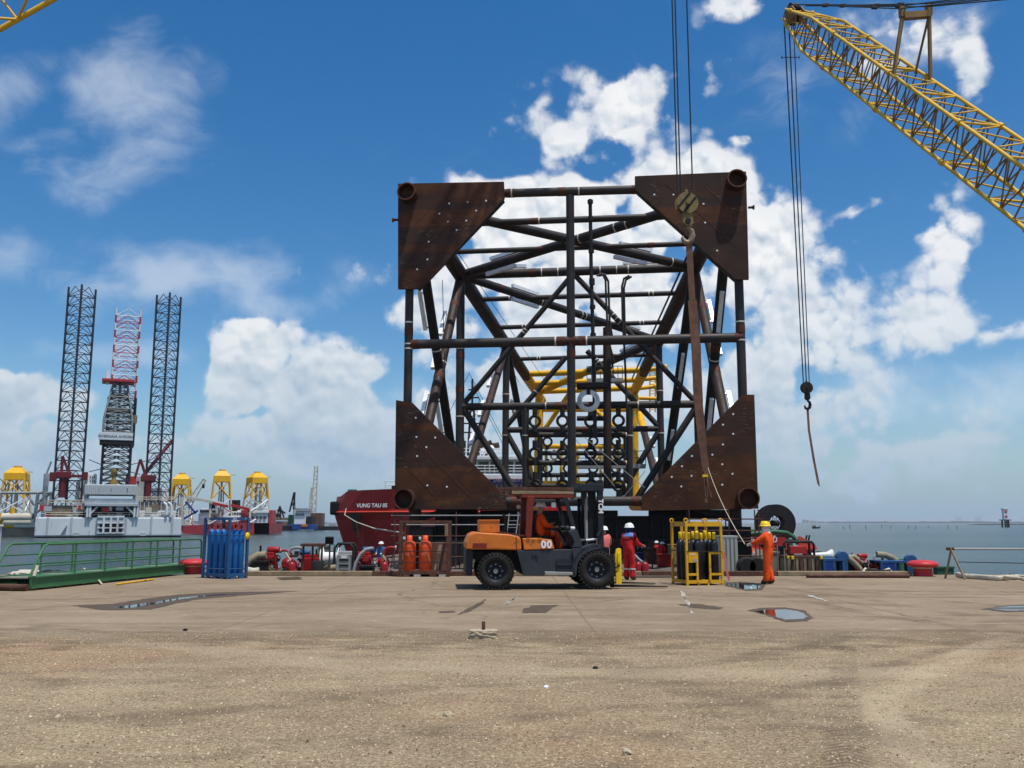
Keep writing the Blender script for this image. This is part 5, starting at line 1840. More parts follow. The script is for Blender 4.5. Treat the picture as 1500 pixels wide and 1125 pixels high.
def dredgers():
    Y = 520.0
    P = lambda px, py, y=Y: at(px, py, y)
    def block(px0, px1, py0, py1, y0, y1, mat, name, par, b=.2):
        a, c = P(px0, py0), P(px1, py1)
        o = MB().cbox(((a.x + c.x) / 2, (y0 + y1) / 2 + Y, (a.z + c.z) / 2), (abs(c.x - a.x), y1 - y0, abs(a.z - c.z)), b).build(name, mat, par)
        o.location -= par.location
        return o
    D = empty('dredger', (P(410, 776).x, Y, SEA_Z), 0, 'small grey green dredger with a dark gantry, left of the white workship', 'ship')
    block(397, 428, 770, 777, 0, 16, 'hull_black', 'hull', D)
    block(399, 422, 764, 771, 2, 12, 'rig_brown', 'deckhouse', D)
    block(399, 419, 758, 762, 2, 12, 'box_olive', 'canopy', D)
    block(404, 412, 764, 768, 1.6, 2.2, 'blue_paint', 'tarpaulin', D)
    block(421, 429, 754, 772, 2, 12, 'green_dark', 'deckhouse', D)
    block(397, 403, 752, 760, 3, 12, 'hull_black', 'funnel', D)
    for (px0, py0, px1, py1) in ((405, 758, 410, 742), (410, 742, 416, 758), (410, 741, 411, 760), (404, 752, 410, 744), (418, 752, 411, 747)):
        p, q = P(px0, py0) - Vector(D.location), P(px1, py1) - Vector(D.location)
        MB().tube(p, q, .5, 6).build('gantry_strut', 'hull_black', D)
    W = empty('work_ship', (P(440, 776).x, Y, SEA_Z), 0, 'grey and white workship with a dark lattice crane in the far harbour', 'ship')
    block(424, 456, 768, 776, 0, 18, 'blue_banner', 'hull', W)
    block(430, 446, 748, 768, 2, 14, 'white_paint', 'deckhouse', W)
    block(433, 448, 744, 749, 1, 15, 'dredge_grey', 'bridge', W)
    block(427, 434, 744, 770, 4, 14, 'dredge_grey', 'deckhouse', W)
    block(443, 455, 756, 772, 3, 14, 'hull_black', 'machinery', W)
    block(442, 450, 768, 772, -1, 4, 'orange_lift', 'lifeboat', W)
    for i in range(4):
        block(432 + i * 3.4, 434 + i * 3.4, 752, 755, 1.6, 2.1, 'glass_dark', 'window', W, .05)
    for (px0, py0, px1, py1, r) in ((424, 750, 431, 721, .5), (430, 746, 432, 721, .5), (426, 742, 432, 736, .3), (431, 745, 428, 735, .3), (432, 722, 432.5, 746, .15)):
        p, q = P(px0, py0) - Vector(W.location), P(px1, py1) - Vector(W.location)
        MB().tube(p, q, r, 6).build('crane_boom', 'hull_black', W)
    K = empty('caisson_block', (P(463, 774).x, Y + 30, SEA_Z), 0, 'brown box shaped steel caisson standing on a low barge at the harbour mouth', 'caisson')
    YK = Y + 30
    PK = lambda px, py: at(px, py, YK)
    a, c = PK(455, 751.5), PK(471, 771)
    nb = 6
    for i in range(nb):
        x = a.x + (c.x - a.x) * (i + .5) / nb
        MB().cbox((x - K.location.x, 4, (a.z + c.z) / 2 - SEA_Z), ((c.x - a.x) / nb * .97, 10, a.z - c.z), .15).build('sheet_panel', 'caisson_rust', K)
    c1 = PK(447, 776)
    MB().cbox((0, 5, .7), (PK(482, 0).x - PK(450, 0).x, 16, 3.0), .2).build('barge_hull', 'hull_black', K)
    X = empty('tower_crane', PK(460, 752), 0, 'tall pale lattice crane above the brown caisson', 'crane')
    for (px0, py0, px1, py1, hw) in ((459, 752, 463.5, 682, 1.4), (455.5, 752, 456, 726, .9), (456, 726, 457.2, 714, .4)):
        p, q = PK(px0, py0) - Vector(X.location), PK(px1, py1) - Vector(X.location)
        t = (q - p).normalized()
        for sx in (-1, 1):
            MB().tube(p + Vector((sx * hw, 0, 0)), q + Vector((sx * hw * .6, 0, 0)), .38, 5).build('chord', 'far_pale', X)
        k = max(3, int((q - p).length / 2.2))
        m = MB()
        for i in range(k):
            sg = 1 if i % 2 else -1
            m.tube(p.lerp(q, i / k) + Vector((sg * hw, 0, 0)), p.lerp(q, (i + 1) / k) - Vector((sg * hw * .8, 0, 0)), .3, 4)
        m.build('lacing', 'far_pale', X)
    # small craft at the harbour mouth
    for (px, py, wpx, lab, mt) in ((484, 771, 10, 'small dark barge with a wheelhouse beyond the caisson', 'hull_black'),):
        p = PK(px, 774)
        T = empty('tug_boat', (p.x, p.y, SEA_Z), 0, lab, 'boat')
        MB().prism([(-6, 2), (-5, 0), (5, 0), (6, 2.2)], (0, 4, 0)).build('hull', mt, T)
        MB().cbox((1, 2, 3), (4, 2.6, 2.2), .2).build('wheelhouse', 'dredge_grey', T)


def far_sea():
    # fishing boat
    Y = 700.0
    p = at(1196, 776.5, Y)
    b = empty('fishing_boat', (p.x, Y, SEA_Z), 0, 'tiny dark fishing boat far out on the open water', 'boat')
    MB().prism([(-3, 1.6), (-2.4, 0), (2.4, 0), (3.4, 1.9), (2, 1.2), (-2, 1.2)], (0, 1.6, 0)).build('hull', 'hull_black', b)
    MB().cbox((-1.0, .8, 1.9), (1.6, 1.2, 1.4), .1).build('cabin', 'rig_brown', b)
    MB().tube((-2.6, .8, 1), (-2.9, .8, 4), .1, 5).build('mast', 'hull_black', b)
    # beacon on piles
    Y = 900.0
    p = at(1473.5, 775.5, Y)
    s = Y / FPX
    N = empty('navigation_beacon', (p.x, Y, SEA_Z), 0, 'white navigation beacon tower on dark piles out in the water', 'beacon')
    for (dx, dy) in ((-3.2, 0), (3.2, 0), (-1.2, 4), (2, 4), (0.3, -2.5)):
        MB().tube((dx, dy, -2), (dx * .95, dy, 6.6), .75, 7).build('pile', 'hull_black', N)
    MB().cbox((0, 0, 7.0), (8.4, 7, .9), .1).build('deck', 'hull_black', N)
    MB().cbox((.2, 0, 12.5), (4.0, 4, 9.8), .2).build('tower', 'white_paint', N)
    MB().cbox((.2, 0, 17.9), (5.4, 5, 1.1), .3).build('roof', 'white_paint', N)
    for z in (10.5, 15):
        MB().lathe([(.02, -.1), (1.2, -.1), (1.2, .1), (.02, .1)], 12, (.2, -2.1, z), 'Y').build('marking', 'rig_red', N)
    # low spits and far banks
    def bank(px0, px1, ptop, Y, name, mat='far_shore'):
        p, q = at(px0, ptop, Y), at(px1, ptop, Y)
        n = 60
        rr = random.Random(int(px0))
        m = MB()
        h = p.z - SEA_Z
        top, vs = [], []
        for i in range(n + 1):
            f = i / n
            e = min(1, f * 9, (1 - f) * 9)
            hh = max(.3, h * e * rr.uniform(.75, 1.1))
            x = p.x + (q.x - p.x) * f
            vs += [(x, Y, SEA_Z - .5), (x, Y + 8, SEA_Z + hh), (x, Y + 90, SEA_Z - .5)]
        fs = []
        for i in range(n):
            a, b_ = i * 3, i * 3 + 3
            fs += [(a, b_, b_ + 1, a + 1), (a + 1, b_ + 1, b_ + 2, a + 2)]
        m.add(vs, fs)
        tag(m.build(name, mat), kind='structure')
    bank(1427, 1560, 767.0, 1700, 'mangrove_spit')
    bank(1220, 1262, 768.6, 1900, 'mud_bank')
    bank(1288, 1316, 769.0, 1700, 'mud_bank')
    bank(1150, 1700, 763.8, 9000, 'far_coast')
    bank(-300, 520, 762.5, 6000, 'far_coast')
    # two container cranes almost lost in the haze
    for (px0, lab) in ((1430, 'faint blue container cranes on the horizon nearest to the beacon'), (1402, 'faint long pier with cranes on the horizon left of the others')):
        Y = 9500.0
        s = Y / FPX
        p = at(px0, 763, Y)
        C = empty('container_crane', (p.x, Y, SEA_Z), 0, lab, 'crane')
        MB().box((4 * s, 0, 2.2 * s), (13 * s if px0 == 1430 else 24 * s, 30, 2.4 * s)).build('quay_deck', 'dredge_grey', C)
        for i in range(3):
            x = i * 3.2 * s
            MB().beam((x, 0, 2 * s), (x, 0, 8 * s), 5, 5).build('tower', 'dredge_grey', C)
            MB().beam((x, 0, 6 * s), (x - 1.4 * s, 0, 10 * s), 4, 4).build('raised_boom', 'dredge_grey', C)
    p = at(1188, 763.5, 8800)
    T = empty('far_factory', (p.x, 8800, SEA_Z), 0, 'pale low buildings on the far coast right of the cable reel', 'building')
    for (dx, w_, h) in ((0, 70, 26), (60, 40, 20), (-60, 30, 34), (120, 60, 14)):
        MB().box((dx, 0, h / 2), (w_, 40, h)).build('wall', 'dredge_grey', T)
    # fishing stakes
    rr = random.Random(6)
    nth = ['leftmost', 'second', 'third', 'fourth', 'fifth', 'sixth', 'seventh', 'eighth', 'ninth', 'rightmost']
    for i in range(10):
        px = 1232 + i * 19 + rr.uniform(-6, 6)
        p = on_ground(px, rr.uniform(773.5, 775.5), SEA_Z)
        tag(MB().tube((0, 0, -1), (rr.uniform(-.4, .4), 0, rr.uniform(1.6, 3.4)), .16, 5).build('fishing_stake', 'hull_black', None, (p.x, p.y, SEA_Z)),
            'thin dark fishing stake in the far shallows, %s counting from the left' % nth[i], 'stake', 'fishing stakes in the shallows')


supply_ship()
jackup_rig()
heavy_lift_ships()
yard_left()
dredgers()
far_sea()
# ================================================================ CRANES OVER THE QUAY
def lattice_boom(parent, base, tip, hw, hh, mat, taper_tip=6.0, taper_base=5.0, bay=1.9, rch=0.085, rlc=0.038, upv=(0, 0, 1), two=None):
    """four-chord boom; chords and every lacing bar are pieces of their own"""
    base, tip = Vector(base), Vector(tip)
    L = (tip - base).length
    t = (tip - base).normalized()
    s = t.cross(Vector(upv)).normalized()
    u = s.cross(t).normalized()
    b = empty('boom', base)
    b.parent = parent

    def corner(d, i):
        f = min(1.0, 0.30 + 0.70 * (L - d) / taper_tip, 0.30 + 0.70 * d / taper_base)
        sx, sy = ((-1, -1), (1, -1), (1, 1), (-1, 1))[i]
        return t * d + s * (sx * hw * (0.45 + 0.55 * f)) + u * (sy * hh * f)
    for i in range(4):
        ds = [0, taper_base, L - taper_tip, L]
        m = MB()
        for a, c in zip(ds[:-1], ds[1:]):
            m.tube(corner(a, i), corner(c, i), rch, 10)
        m.build('chord', mat, b)
    n = int(L / bay)
    for k in range(n):
        d0, d1 = L * k / n, L * (k + 1) / n
        for i in range(4):
            j = (i + 1) % 4
            a, c = (corner(d0, i), corner(d1, j)) if k % 2 else (corner(d0, j), corner(d1, i))
            MB().tube(a, c, rlc, 6).build('lacing', mat if i in (0, 2) or two is None else two, b)
            if i in (1, 3):
                MB().tube(corner(d1, i), corner(d1, j), rlc, 6).build('lacing', mat if two is None else two, b)
            elif k % 4 == 0:
                MB().tube(corner(d1, i), corner(d1, j), rlc * 1.4, 6).build('lacing', mat, b)
        if k % 7 == 3:
            for i in range(4):
                MB().tube(corner(d1, i) - t * .12, corner(d1, i) + t * .12, rch * 1.7, 8).build('section_joint', mat, b)
    b['_L'] = L
    return b, t, s, u, corner, L


def hook_block(name, top, mats, scale, label, stripe=False):
    """sheave block with side plates, swivel and hook"""
    H = empty(name, top, 0, label, 'hook block')
    k = scale
    n = 28
    for yy in (-0.16, 0.16):
        m = MB()
        pts = []
        for i in range(n):
            a = 2 * math.pi * i / n
            pts.append((math.cos(a) * 0.5 * k, math.sin(a) * 0.5 * k))
        m.prism(pts, (0, 0.06 * k, 0), (0, yy * k - .03 * k, -0.5 * k))
        o = m.build('side_plate', mats[0], H)
        if stripe and yy < 0:
            for off in (-0.2, 0.13):
                q = math.sqrt(max(0.0, 0.23 - off * off))
                d = Vector((0.62, 0, 0.78))
                pn = Vector((0.78, 0, -0.62))
                c = Vector((0, yy * k - .04 * k, -0.5 * k)) + pn * (off * k)
                MB().beam(c - d * q * k, c + d * q * k, 0.10 * k, 0.012 * k, up=(0, 1, 0)).build('stripe', 'black', o)
    MB().lathe([(0.02, -.12 * k), (.46 * k, -.12 * k), (.40 * k, 0), (.46 * k, .12 * k), (.02, .12 * k)], 24, (0.07 * k, 0, -.52 * k), 'Y').build('sheave', 'black', H)
    MB().tube((0, -.3 * k, -.5 * k), (0, .3 * k, -.5 * k), .1 * k, 12).build('pin', mats[1], H)
    MB().cbox((0, 0, 0.06 * k), (.14 * k, .12 * k, .2 * k), .03 * k).build('becket', mats[1], H)
    MB().prism([(-.2 * k, 0), (.2 * k, 0), (.24 * k, -.5 * k), (.1 * k, -.66 * k), (-.1 * k, -.66 * k), (-.24 * k, -.5 * k)], (0, .24 * k, 0), (0.02, -.14 * k, -.92 * k)).build('swivel', mats[0], H)
    MB().tube((0, -.2 * k, -1.36 * k), (0, .16 * k, -1.36 * k), .13 * k, 12).build('swivel_pin', 'black', H)
    m = MB()
    pts = [(0.02, -1.5), (0.05, -1.62), (0.20, -1.76), (0.24, -1.98), (0.17, -2.22), (0.0, -2.34), (-0.17, -2.28), (-0.23, -2.12), (-0.2, -2.0)]
    m.path([(x * k, 0, z * k) for x, z in pts], [w * k for w in (.07, .09, .12, .14, .14, .13, .11, .08, .03)], 12)
    m.build('hook', mats[2], H)
    return H


def right_crane():
    tip = at(1163, 22, 60.0)
    q = at(1500, 268, 40.5)
    d = (q - tip).normalized()
    L = (tip.z - 1.6) / (-d.z)
    base = tip + d * L
    C = empty('crawler_crane', (base.x, base.y, 0), 0, 'yellow lattice boom crawler crane reaching in from the right, its hook hanging over the water', 'crane')
    off = Vector(C.location)
    b, t, s, u, corner, L = lattice_boom(C, base - off, tip - off, 1.18, 1.05, 'crane_yellow', 5.0, 6.0, 1.05, 0.10, 0.045, two='crane_brown')
    loc = base - off
    # boom head
    m = MB()
    for sy in (-.35, .35):
        m.prism([(-.5, -.5), (.7, -.4), (.9, .35), (.2, .6), (-.5, .5)], s * .08, loc + t * (L - .1) + s * sy, t, u)
    m.build('boom_head', 'crane_brown', C)
    for dd, uu, r in ((.35, .3, .42), (.3, -.35, .45)):
        c = loc + t * (L + dd) + u * uu
        sh = MB()
        sh.tube(c - s * .30, c + s * .30, r, 18)
        sh.build('head_sheave', 'black', C)
    # pendant bridle frame and pendant ropes towards the mast
    def sx_of(p):
        q_ = p + off - CAMV
        return PW / 2 + FPX * q_.x / (q_.y * CP + q_.z * SP)
    fp, legs = L - 13.0, []
    for k_ in range(400):
        if sx_of(loc + t * (L - k_ * .05)) > 1325:
            fp = L - k_ * .05
            break
    yb = (loc + off + t * fp).y
    for sx, tpx, tpy in ((-1, 1322, 24), (1, 1361, 21)):
        cand = [loc + t * fp + s * e * 1.15 + u * 1.05 for e in (-1, 1)]
        cand.sort(key=sx_of)
        a = cand[0 if sx < 0 else 1]
        top = at(tpx, tpy, (a + off).y) - off
        legs.append(top)
        MB().tube(a, top, .12, 8).build('bridle_strut', 'crane_brown', C)
        MB().tube(a + (cand[1] - cand[0]) * (.2 if sx < 0 else -.2) + t * .9, top, .07, 8).build('bridle_strut', 'crane_brown', C)
        MB().box(top + Vector((0, 0, .25)), (.3, .3, .6)).build('pendant_lug', 'crane_brown', C)
    MB().beam(legs[0], legs[1], .36, .36).build('bridle_beam', 'crane_brown', C)
    far_ = at(1500, 3, yb - 9.0) - off
    mast = legs[1] + (far_ - legs[1]) * 2.2
    tp = loc + t * (L - .3) + u * .75
    for sx in (-.5, .5):
        for e, dz in ((-.12, 0.0), (.12, 0.22)):
            p0 = tp + s * sx
            p1 = (legs[0] if sx < 0 else legs[1]) + Vector((0, 0, .45 + dz)) + s * e
            MB().tube(p0, p1, .035, 5).build('pendant', 'wire', C)
            MB().tube(p1, mast + s * sx + Vector((0, 0, dz)), .035, 5).build('pendant', 'wire', C)
            for f in (.35, .8):
                p = p0.lerp(p1, f)
                MB().cbox(p, (.34, .16, .16), .03).build('pendant_link', 'black', C)
    # mast, machinery house and tracks (out of the picture to the right)
    MB().tube(loc + Vector((.9, -1.2, .4)), mast, .22, 8).build('mast', 'crane_brown', C)
    MB().cbox(loc + Vector((.8, -4.2, 1.0)), (3.2, 7.5, 2.4), .15).build('machinery_house', 'crane_yellow', C)
    for sx in (-2.4, 3.6):
        MB().cbox((sx + .1, -2.8, .6), (1.1, 8.0, 1.15), .4).build('track', 'rubber', C)
    # hoist ropes, falls, hook
    hk = at(1186.5, 557, 60.0)
    hp = at(1160, 62, 60.0)
    ht = loc + t * (L + .3) - u * .8
    topw = ht + off
    hkx = Vector((topw.x, topw.y, hk.z))
    for i, (dx, dy) in enumerate(((-.34, -.2), (-.2, .2), (-.06, -.2), (.08, .2), (.22, -.2), (.34, .2))):
        p0 = ht + Vector((dx * 1.2, dy, 0))
        p1 = hkx - off + Vector((dx * .72, dy * .6, -.1))
        MB().tube(p0, p1, .030, 5).build('hoist_rope', 'wire_light', C)
    lb = MB()
    z = at(1160, 76, 60).z
    lb.tube((ht.x - .62, ht.y, z), (ht.x + .62, ht.y, z), .03, 5)
    for dx in (-.62, .62):
        lb.tube((ht.x + dx, ht.y, z - .12), (ht.x + dx, ht.y, z + .12), .03, 5)
    lb.build('limit_bar', 'wire', C)
    H = hook_block('hook_block', hkx, ('steel_dark', 'steel_leg', 'steel_dark'), .78, 'dark hook block hanging from the yellow boom over the water')
    # its sling
    pa, pb = hkx + Vector((0, 0, -1.75)), at(1198, 709, 60)
    e = Vector((pb.x - (at(1187, 590, 60).x - hkx.x), pb.y, pb.z))
    pts = [pa, pa.lerp(e, .3) + Vector((-.12, 0, 0)), pa.lerp(e, .7) + Vector((-.08, 0, 0)), e]
    m = MB()
    for a, c in zip(pts[:-1], pts[1:]):
        m.beam(a, c, .14, .05, up=(0, 1, 0))
    m.tube(e, e + Vector((.06, 0, -.15)), .04, 6)
    tag(m.build('sling', 'sling'), 'brown webbing sling dangling from the small hook over the water', 'sling')


def left_crane():
    """the crane whose boom passes the top left corner and holds the big hook"""
    hook_top = at(1005, 283, 44.5)
    tip = Vector((hook_top.x - .1, 44.5, 52.0))
    # a point of the boom seen in the top-left corner
    c0 = at(-48, 3, 38.0)
    d = (c0 - tip).normalized()
    L = (tip.z - 1.8) / (-d.z)
    base = tip + d * L
    C = empty('crawler_crane', (base.x, base.y, 0), 0, 'yellow lattice boom crane crossing the top left corner, holding the striped hook block', 'crane')
    off = Vector(C.location)
    b, t, s, u, corner, L = lattice_boom(C, base - off, tip - off, 1.1, 1.1, 'crane_yellow', 6.0, 6.0, 2.0, 0.13, 0.065)
    MB().cbox((0, 0, 1.6), (7.5, 3.2, 2.4), .15).build('machinery_house', 'crane_yellow', C)
    for sy in (-2.4, 2.4):
        MB().cbox((0, sy, .6), (8.0, 1.1, 1.15), .4).build('track', 'rubber', C)
    for (x0, dy) in ((986.5, -.2), (991, .15), (1014.5, 0.0)):
        a = at(x0 + (0 if x0 > 1000 else 6), 283 if x0 < 1000 else 275, 44.5 + dy)
        MB().tube(a - off, Vector((a.x, a.y, tip.z)) - off, .036, 6).build('hoist_rope', 'wire', C)
    m = MB()
    m.cbox(tip - off + Vector((0, 0, .2)), (1.8, 1.2, 1.0), .2)
    m.build('boom_head', 'crane_yellow', C)
    H = hook_block('hook_block', hook_top, ('hook_yellow', 'hook_yellow', 'hook_steel'), 1.12, 'yellow and black striped hook block hanging before the upper right corner plate', True)
    H.rotation_euler = (0, 0, R(8))
    # brown webbing sling pair under the hook
    pts = [(1009, 352), (1014, 440), (1020, 520), (1023, 590), (1029, 650), (1034, 690), (1035, 712)]
    wds = (.20, .42, .46, .44, .40, .30, .10)
    m = MB()
    P = [at(x, y, 44.5) for x, y in pts]
    for i in range(len(P) - 1):
        m.beam(P[i], P[i + 1], (wds[i] + wds[i + 1]) / 2, .07, up=(0, 1, 0))
    o = m.build('webbing_sling', 'sling')
    tag(o, 'long brown webbing sling hanging from the striped hook block', 'sling')
    m = MB()
    a = at(1033, 697, 44.42)
    m.box(a, (.26, .09, .12))
    m.build('sling_label', 'yellow_plain', o)
    m = MB()
    for (x0, y0, x1, y1) in ((1034, 700, 1042, 729), (1036, 700, 1036, 728), (1031, 700, 1034, 735)):
        m.tube(at(x0, y0, 44.4), at(x1, y1, 44.4), .035, 5)
    m.cbox(at(1034, 734, 44.4), (.16, .1, .2), .03)
    m.build('sling_tail', 'sling', o)
    # tag line to the worker's hands
    p0, p1 = at(1037, 685, 44.4), at(1091, 797, 24.6)
    pts = [p0.lerp(p1, f) + Vector((0, 0, -1.0 * f * (1 - f))) for f in [i / 8 for i in range(9)]]
    tag(MB().path(pts, .013, 6).build('tag_line', 'rope'), 'pale tag line running from the sling down to the worker in orange', 'rope')


right_crane()
left_crane()
# ================================================================ FORKLIFT
def forklift():
    g0 = on_ground(726, 864.5)
    YAW = R(5)
    sc = FPX / (g0.y * CP + (0 - CAMH) * SP)
    FK = empty('forklift', (g0.x, g0.y, 0), YAW, 'orange and grey counterbalance forklift with black mast, driver seated under a rusty roof', 'forklift')

    def q(zx, zy):
        """position on the forklift's near side of a point of the enlarged side view"""
        px, py = 660 + zx / 5.357, 690 + zy / 5.357
        x = (px - 726) / (sc * math.cos(YAW))
        gy = 864.5 - x * .9
        k = sc * (1 - x * math.sin(YAW) / g0.y)
        return x, (gy - py) / k
    WD = 2.15

    def side(poly, y0, y1, mat, name, par=None, b=0.0, flat=True):
        pts = [q(*p) for p in poly]
        m = MB().prism(pts, (0, y1 - y0, 0), (0, y0, 0))
        if b:
            bm = bmesh.new()
            vs = [bm.verts.new(v) for v in m.v]
            for f in m.f:
                try:
                    bm.faces.new([vs[i] for i in f])
                except ValueError:
                    pass
            bmesh.ops.recalc_face_normals(bm, faces=bm.faces)
            bmesh.ops.bevel(bm, geom=bm.edges[:], offset=b, segments=3, affect='EDGES', profile=0.5, clamp_overlap=True)
            m = MB().bm(bm)
        o = m.build(name, mat, par or FK)
        return o

    # counterweight, hood, boxes
    cw = side([(122, 575), (150, 508), (190, 487), (470, 502), (545, 520), (556, 540), (562, 625), (122, 622)], 0.08, WD - .05, 'orange_lift', 'counterweight', b=.07)
    side([(175, 574), (286, 574), (280, 614), (175, 612)], .05, .10, 'red_lift', 'tow_recess', cw)
    side([(516, 512), (519, 512), (524, 624), (521, 624)], .06, .10, 'red_lift', 'panel_gap', cw)
    side([(122, 623), (185, 625), (178, 700), (172, 832), (120, 826)], .25, WD - .25, 'navy_lift', 'rear_bumper', b=.03)
    side([(390, 480), (600, 508), (600, 520), (390, 492)], .25, WD - .3, 'rust_frame', 'engine_cover')
    bx = side([(226, 397), (390, 392), (392, 490), (226, 490)], .30, 1.15, 'orange_lift', 'air_box', b=.02)
    side([(224, 388), (392, 385), (392, 396), (224, 399)], .28, 1.17, 'orange_lift', 'box_lid', bx)
    hood = side([(568, 532), (700, 530), (800, 541), (822, 612), (578, 622)], .05, .75, 'orange_lift', 'side_hood', b=.02)
    for zx in (600, 690):
        side([(zx, 526), (zx + 28, 526), (zx + 28, 542), (zx, 542)], .03, .08, 'orange_lift', 'hinge', hood)
    cx, cz = q(757, 580)
    lettering('00', .26, 'letter_white', hood, (cx, .035, cz), extr=.004, bold=.012, spacing=1.15)
    hood2 = side([(578, 540), (800, 545), (815, 612), (578, 622)], 1.4, WD - .05, 'orange_lift', 'side_hood', b=.02)
    # chassis
    side([(522, 628), (735, 622), (968, 614), (975, 700), (965, 786), (740, 790), (738, 820), (572, 820)], .06, WD - .06, 'grey_lift', 'chassis', b=.015)
    side([(836, 692), (960, 692), (948, 786), (836, 786)], .03, .09, 'navy_lift', 'step_recess')
    for zy in (728, 770):
        side([(836, zy), (955, zy), (955, zy + 8), (836, zy + 8)], .0, .07, 'grey_lift', 'step_tread')
    side([(640, 662), (686, 662), (686, 700), (676, 700), (676, 670), (640, 670)], .04, .07, 'navy_lift', 'panel_handle')
    side([(740, 788), (960, 790), (960, 812), (742, 814)], -.06, .25, 'machine_grey', 'side_step', b=.01)
    side([(180, 640), (530, 630), (560, 780), (480, 790), (180, 700)], .45, WD - .45, 'black', 'axle_housing')
    side([(500, 640), (1000, 640), (1000, 800), (560, 810)], .35, WD - .35, 'black', 'underframe')
    # front fender follows the wheel
    def fender(y0, y1):
        outer, inner = [], []
        wx, wz = q(1160, 770)
        R1, R0 = 0.66, 0.60
        for i in range(15):
            a = R(196 - i * 8.4)
            outer.append((wx + math.cos(a) * R1, wz + math.sin(a) * R1))
            inner.append((wx + math.cos(a) * R0, wz + math.sin(a) * R0))
        m = MB().prism(outer + inner[::-1], (0, y1 - y0, 0), (0, y0, 0))
        m.prism([q(960, 606), q(1190, 590), q(1190, 602), q(1090, 630), q(1040, 665), q(1003, 720), q(990, 815), q(960, 815), q(975, 700)], (0, .05, 0), (0, y0, 0))
        m.build('fender', 'grey_lift', FK)
    fender(-.02, .62)
    fender(WD - .62, WD + .02)
    # dashboard cowl
    side([(935, 474), (1010, 464), (1052, 598), (965, 602), (985, 560), (970, 520)], .10, .30, 'grey_lift', 'cowl', b=.01)
    side([(935, 474), (1010, 464), (1052, 598), (965, 602)], .30, WD - .3, 'navy_lift', 'dashboard', b=.02)
    x, z = q(962, 450)
    for (dx, dy, r, mt) in ((-.10, .25, .07, 'navy_lift'), (.04, .22, .05, 'glove'), (0, 1.8, .07, 'navy_lift')):
        MB().lathe([(.01, -.05), (r, -.05), (r, .05), (.01, .08)], 12, (x + dx, dy, z), 'X').build('headlight', mt, FK)
    # roof guard
    rr = side([(570, 182), (985, 184), (985, 206), (570, 208)], .22, .34, 'red_lift', 'roof_rail')
    side([(570, 182), (985, 184), (985, 206), (570, 208)], WD - .34, WD - .22, 'red_lift', 'roof_rail')
    for i in range(7):
        f = i / 6
        zx = 590 + f * 380
        side([(zx, 184), (zx + 14, 184), (zx + 14, 200), (zx, 200)], .34, WD - .34, 'red_lift', 'roof_bar')
    x0, x1 = q(490, 150)[0], q(990, 150)[0]
    zt, zb = q(700, 122)[1], q(700, 180)[1]
    rs = random.Random(12)
    n = 7
    for lay in range(2):
        for i in range(n):
            y = .24 + (WD - .48) * (i + .5) / n
            m = MB().box(((x0 + x1) / 2 + rs.uniform(-.04, .04), y, zb + (lay + .5) * (zt - zb) / 2), (x1 - x0 + rs.uniform(-.1, .06), (WD - .5) / n * .9, (zt - zb) / 2 - .012), rs.uniform(-.01, .01))
            m.build('roof_plank', ['wood', 'rust_frame', 'deck_dark'][(i + lay) % 3], FK)
    gx0, gx1 = q(400, 160)[0], q(492, 160)[0]
    zt, zb = q(450, 135)[1], q(450, 186)[1]
    gr = MB()
    for i in range(6):
        x = gx0 + (gx1 - gx0) * i / 5
        gr.tube((x, .35, zb), (x, .35, zt), .012, 5)
        gr.tube((x, .35, zt), (x, WD - .35, zt), .012, 5)
    for z in (zb, (zb + zt) / 2, zt):
        gr.tube((gx0, .35, z), (gx1, .35, z), .012, 5)
    gr.build('roof_grating', 'rust_frame', FK)
    side([(612, 200), (667, 200), (642, 524), (597, 518)], .20, .32, 'red_lift', 'rear_pillar', b=.01)
    side([(612, 200), (667, 200), (642, 524), (597, 518)], WD - .34, WD - .22, 'red_lift', 'rear_pillar', b=.01)
    for (zx, zy, r) in ((640, 275, .05),):
        pass
    side([(905, 205), (938, 205), (1008, 468), (978, 470)], .20, .30, 'navy_lift', 'front_pillar')
    side([(905, 205), (938, 205), (1008, 468), (978, 470)], WD - .32, WD - .22, 'navy_lift', 'front_pillar')
    x, z = q(828, 266)
    MB().cbox((x, .32, z), (.12, .05, .14), .02).build('mirror', 'reflect', FK)
    MB().tube((x, .34, z + .05), (x + .25, .28, z + .2), .012, 5).build('mirror_arm', 'black', FK)
    # seat, wheel, levers
    side([(648, 520), (815, 508), (820, 545), (648, 550)], .75, 1.4, 'black', 'seat_cushion', b=.02)
    side([(640, 400), (672, 396), (682, 520), (648, 520)], .78, 1.38, 'black', 'seat_back', b=.02)
    x, z = q(872, 420)
    MB().tube((x + .32, 1.07, z - .5), (x, 1.07, z), .03, 8).build('steering_column', 'black', FK)
    m = MB()
    ax = Vector((-.5, 0, .86)).normalized()
    u, v = Vector((0, 1, 0)), Vector((.86, 0, .5)).normalized()
    m.path([Vector((x, 1.07, z)) + u * math.cos(a) * .19 + v * math.sin(a) * .19 for a in [i * 2 * math.pi / 20 for i in range(20)]], .016, 6, True)
    m.build('steering_wheel', 'black', FK)
    for dy in (.55, .62):
        MB().tube(q(880, 590)[:1] + (dy, q(880, 590)[1]), q(840, 430)[:1] + (dy, q(840, 430)[1]), .012, 5).build('lever', 'hose_dark', FK)
    # mast: outer and inner channels, cross members, chains, cylinders
    xa, z0 = q(1195, 650)
    xb, zt = q(1240, 106)
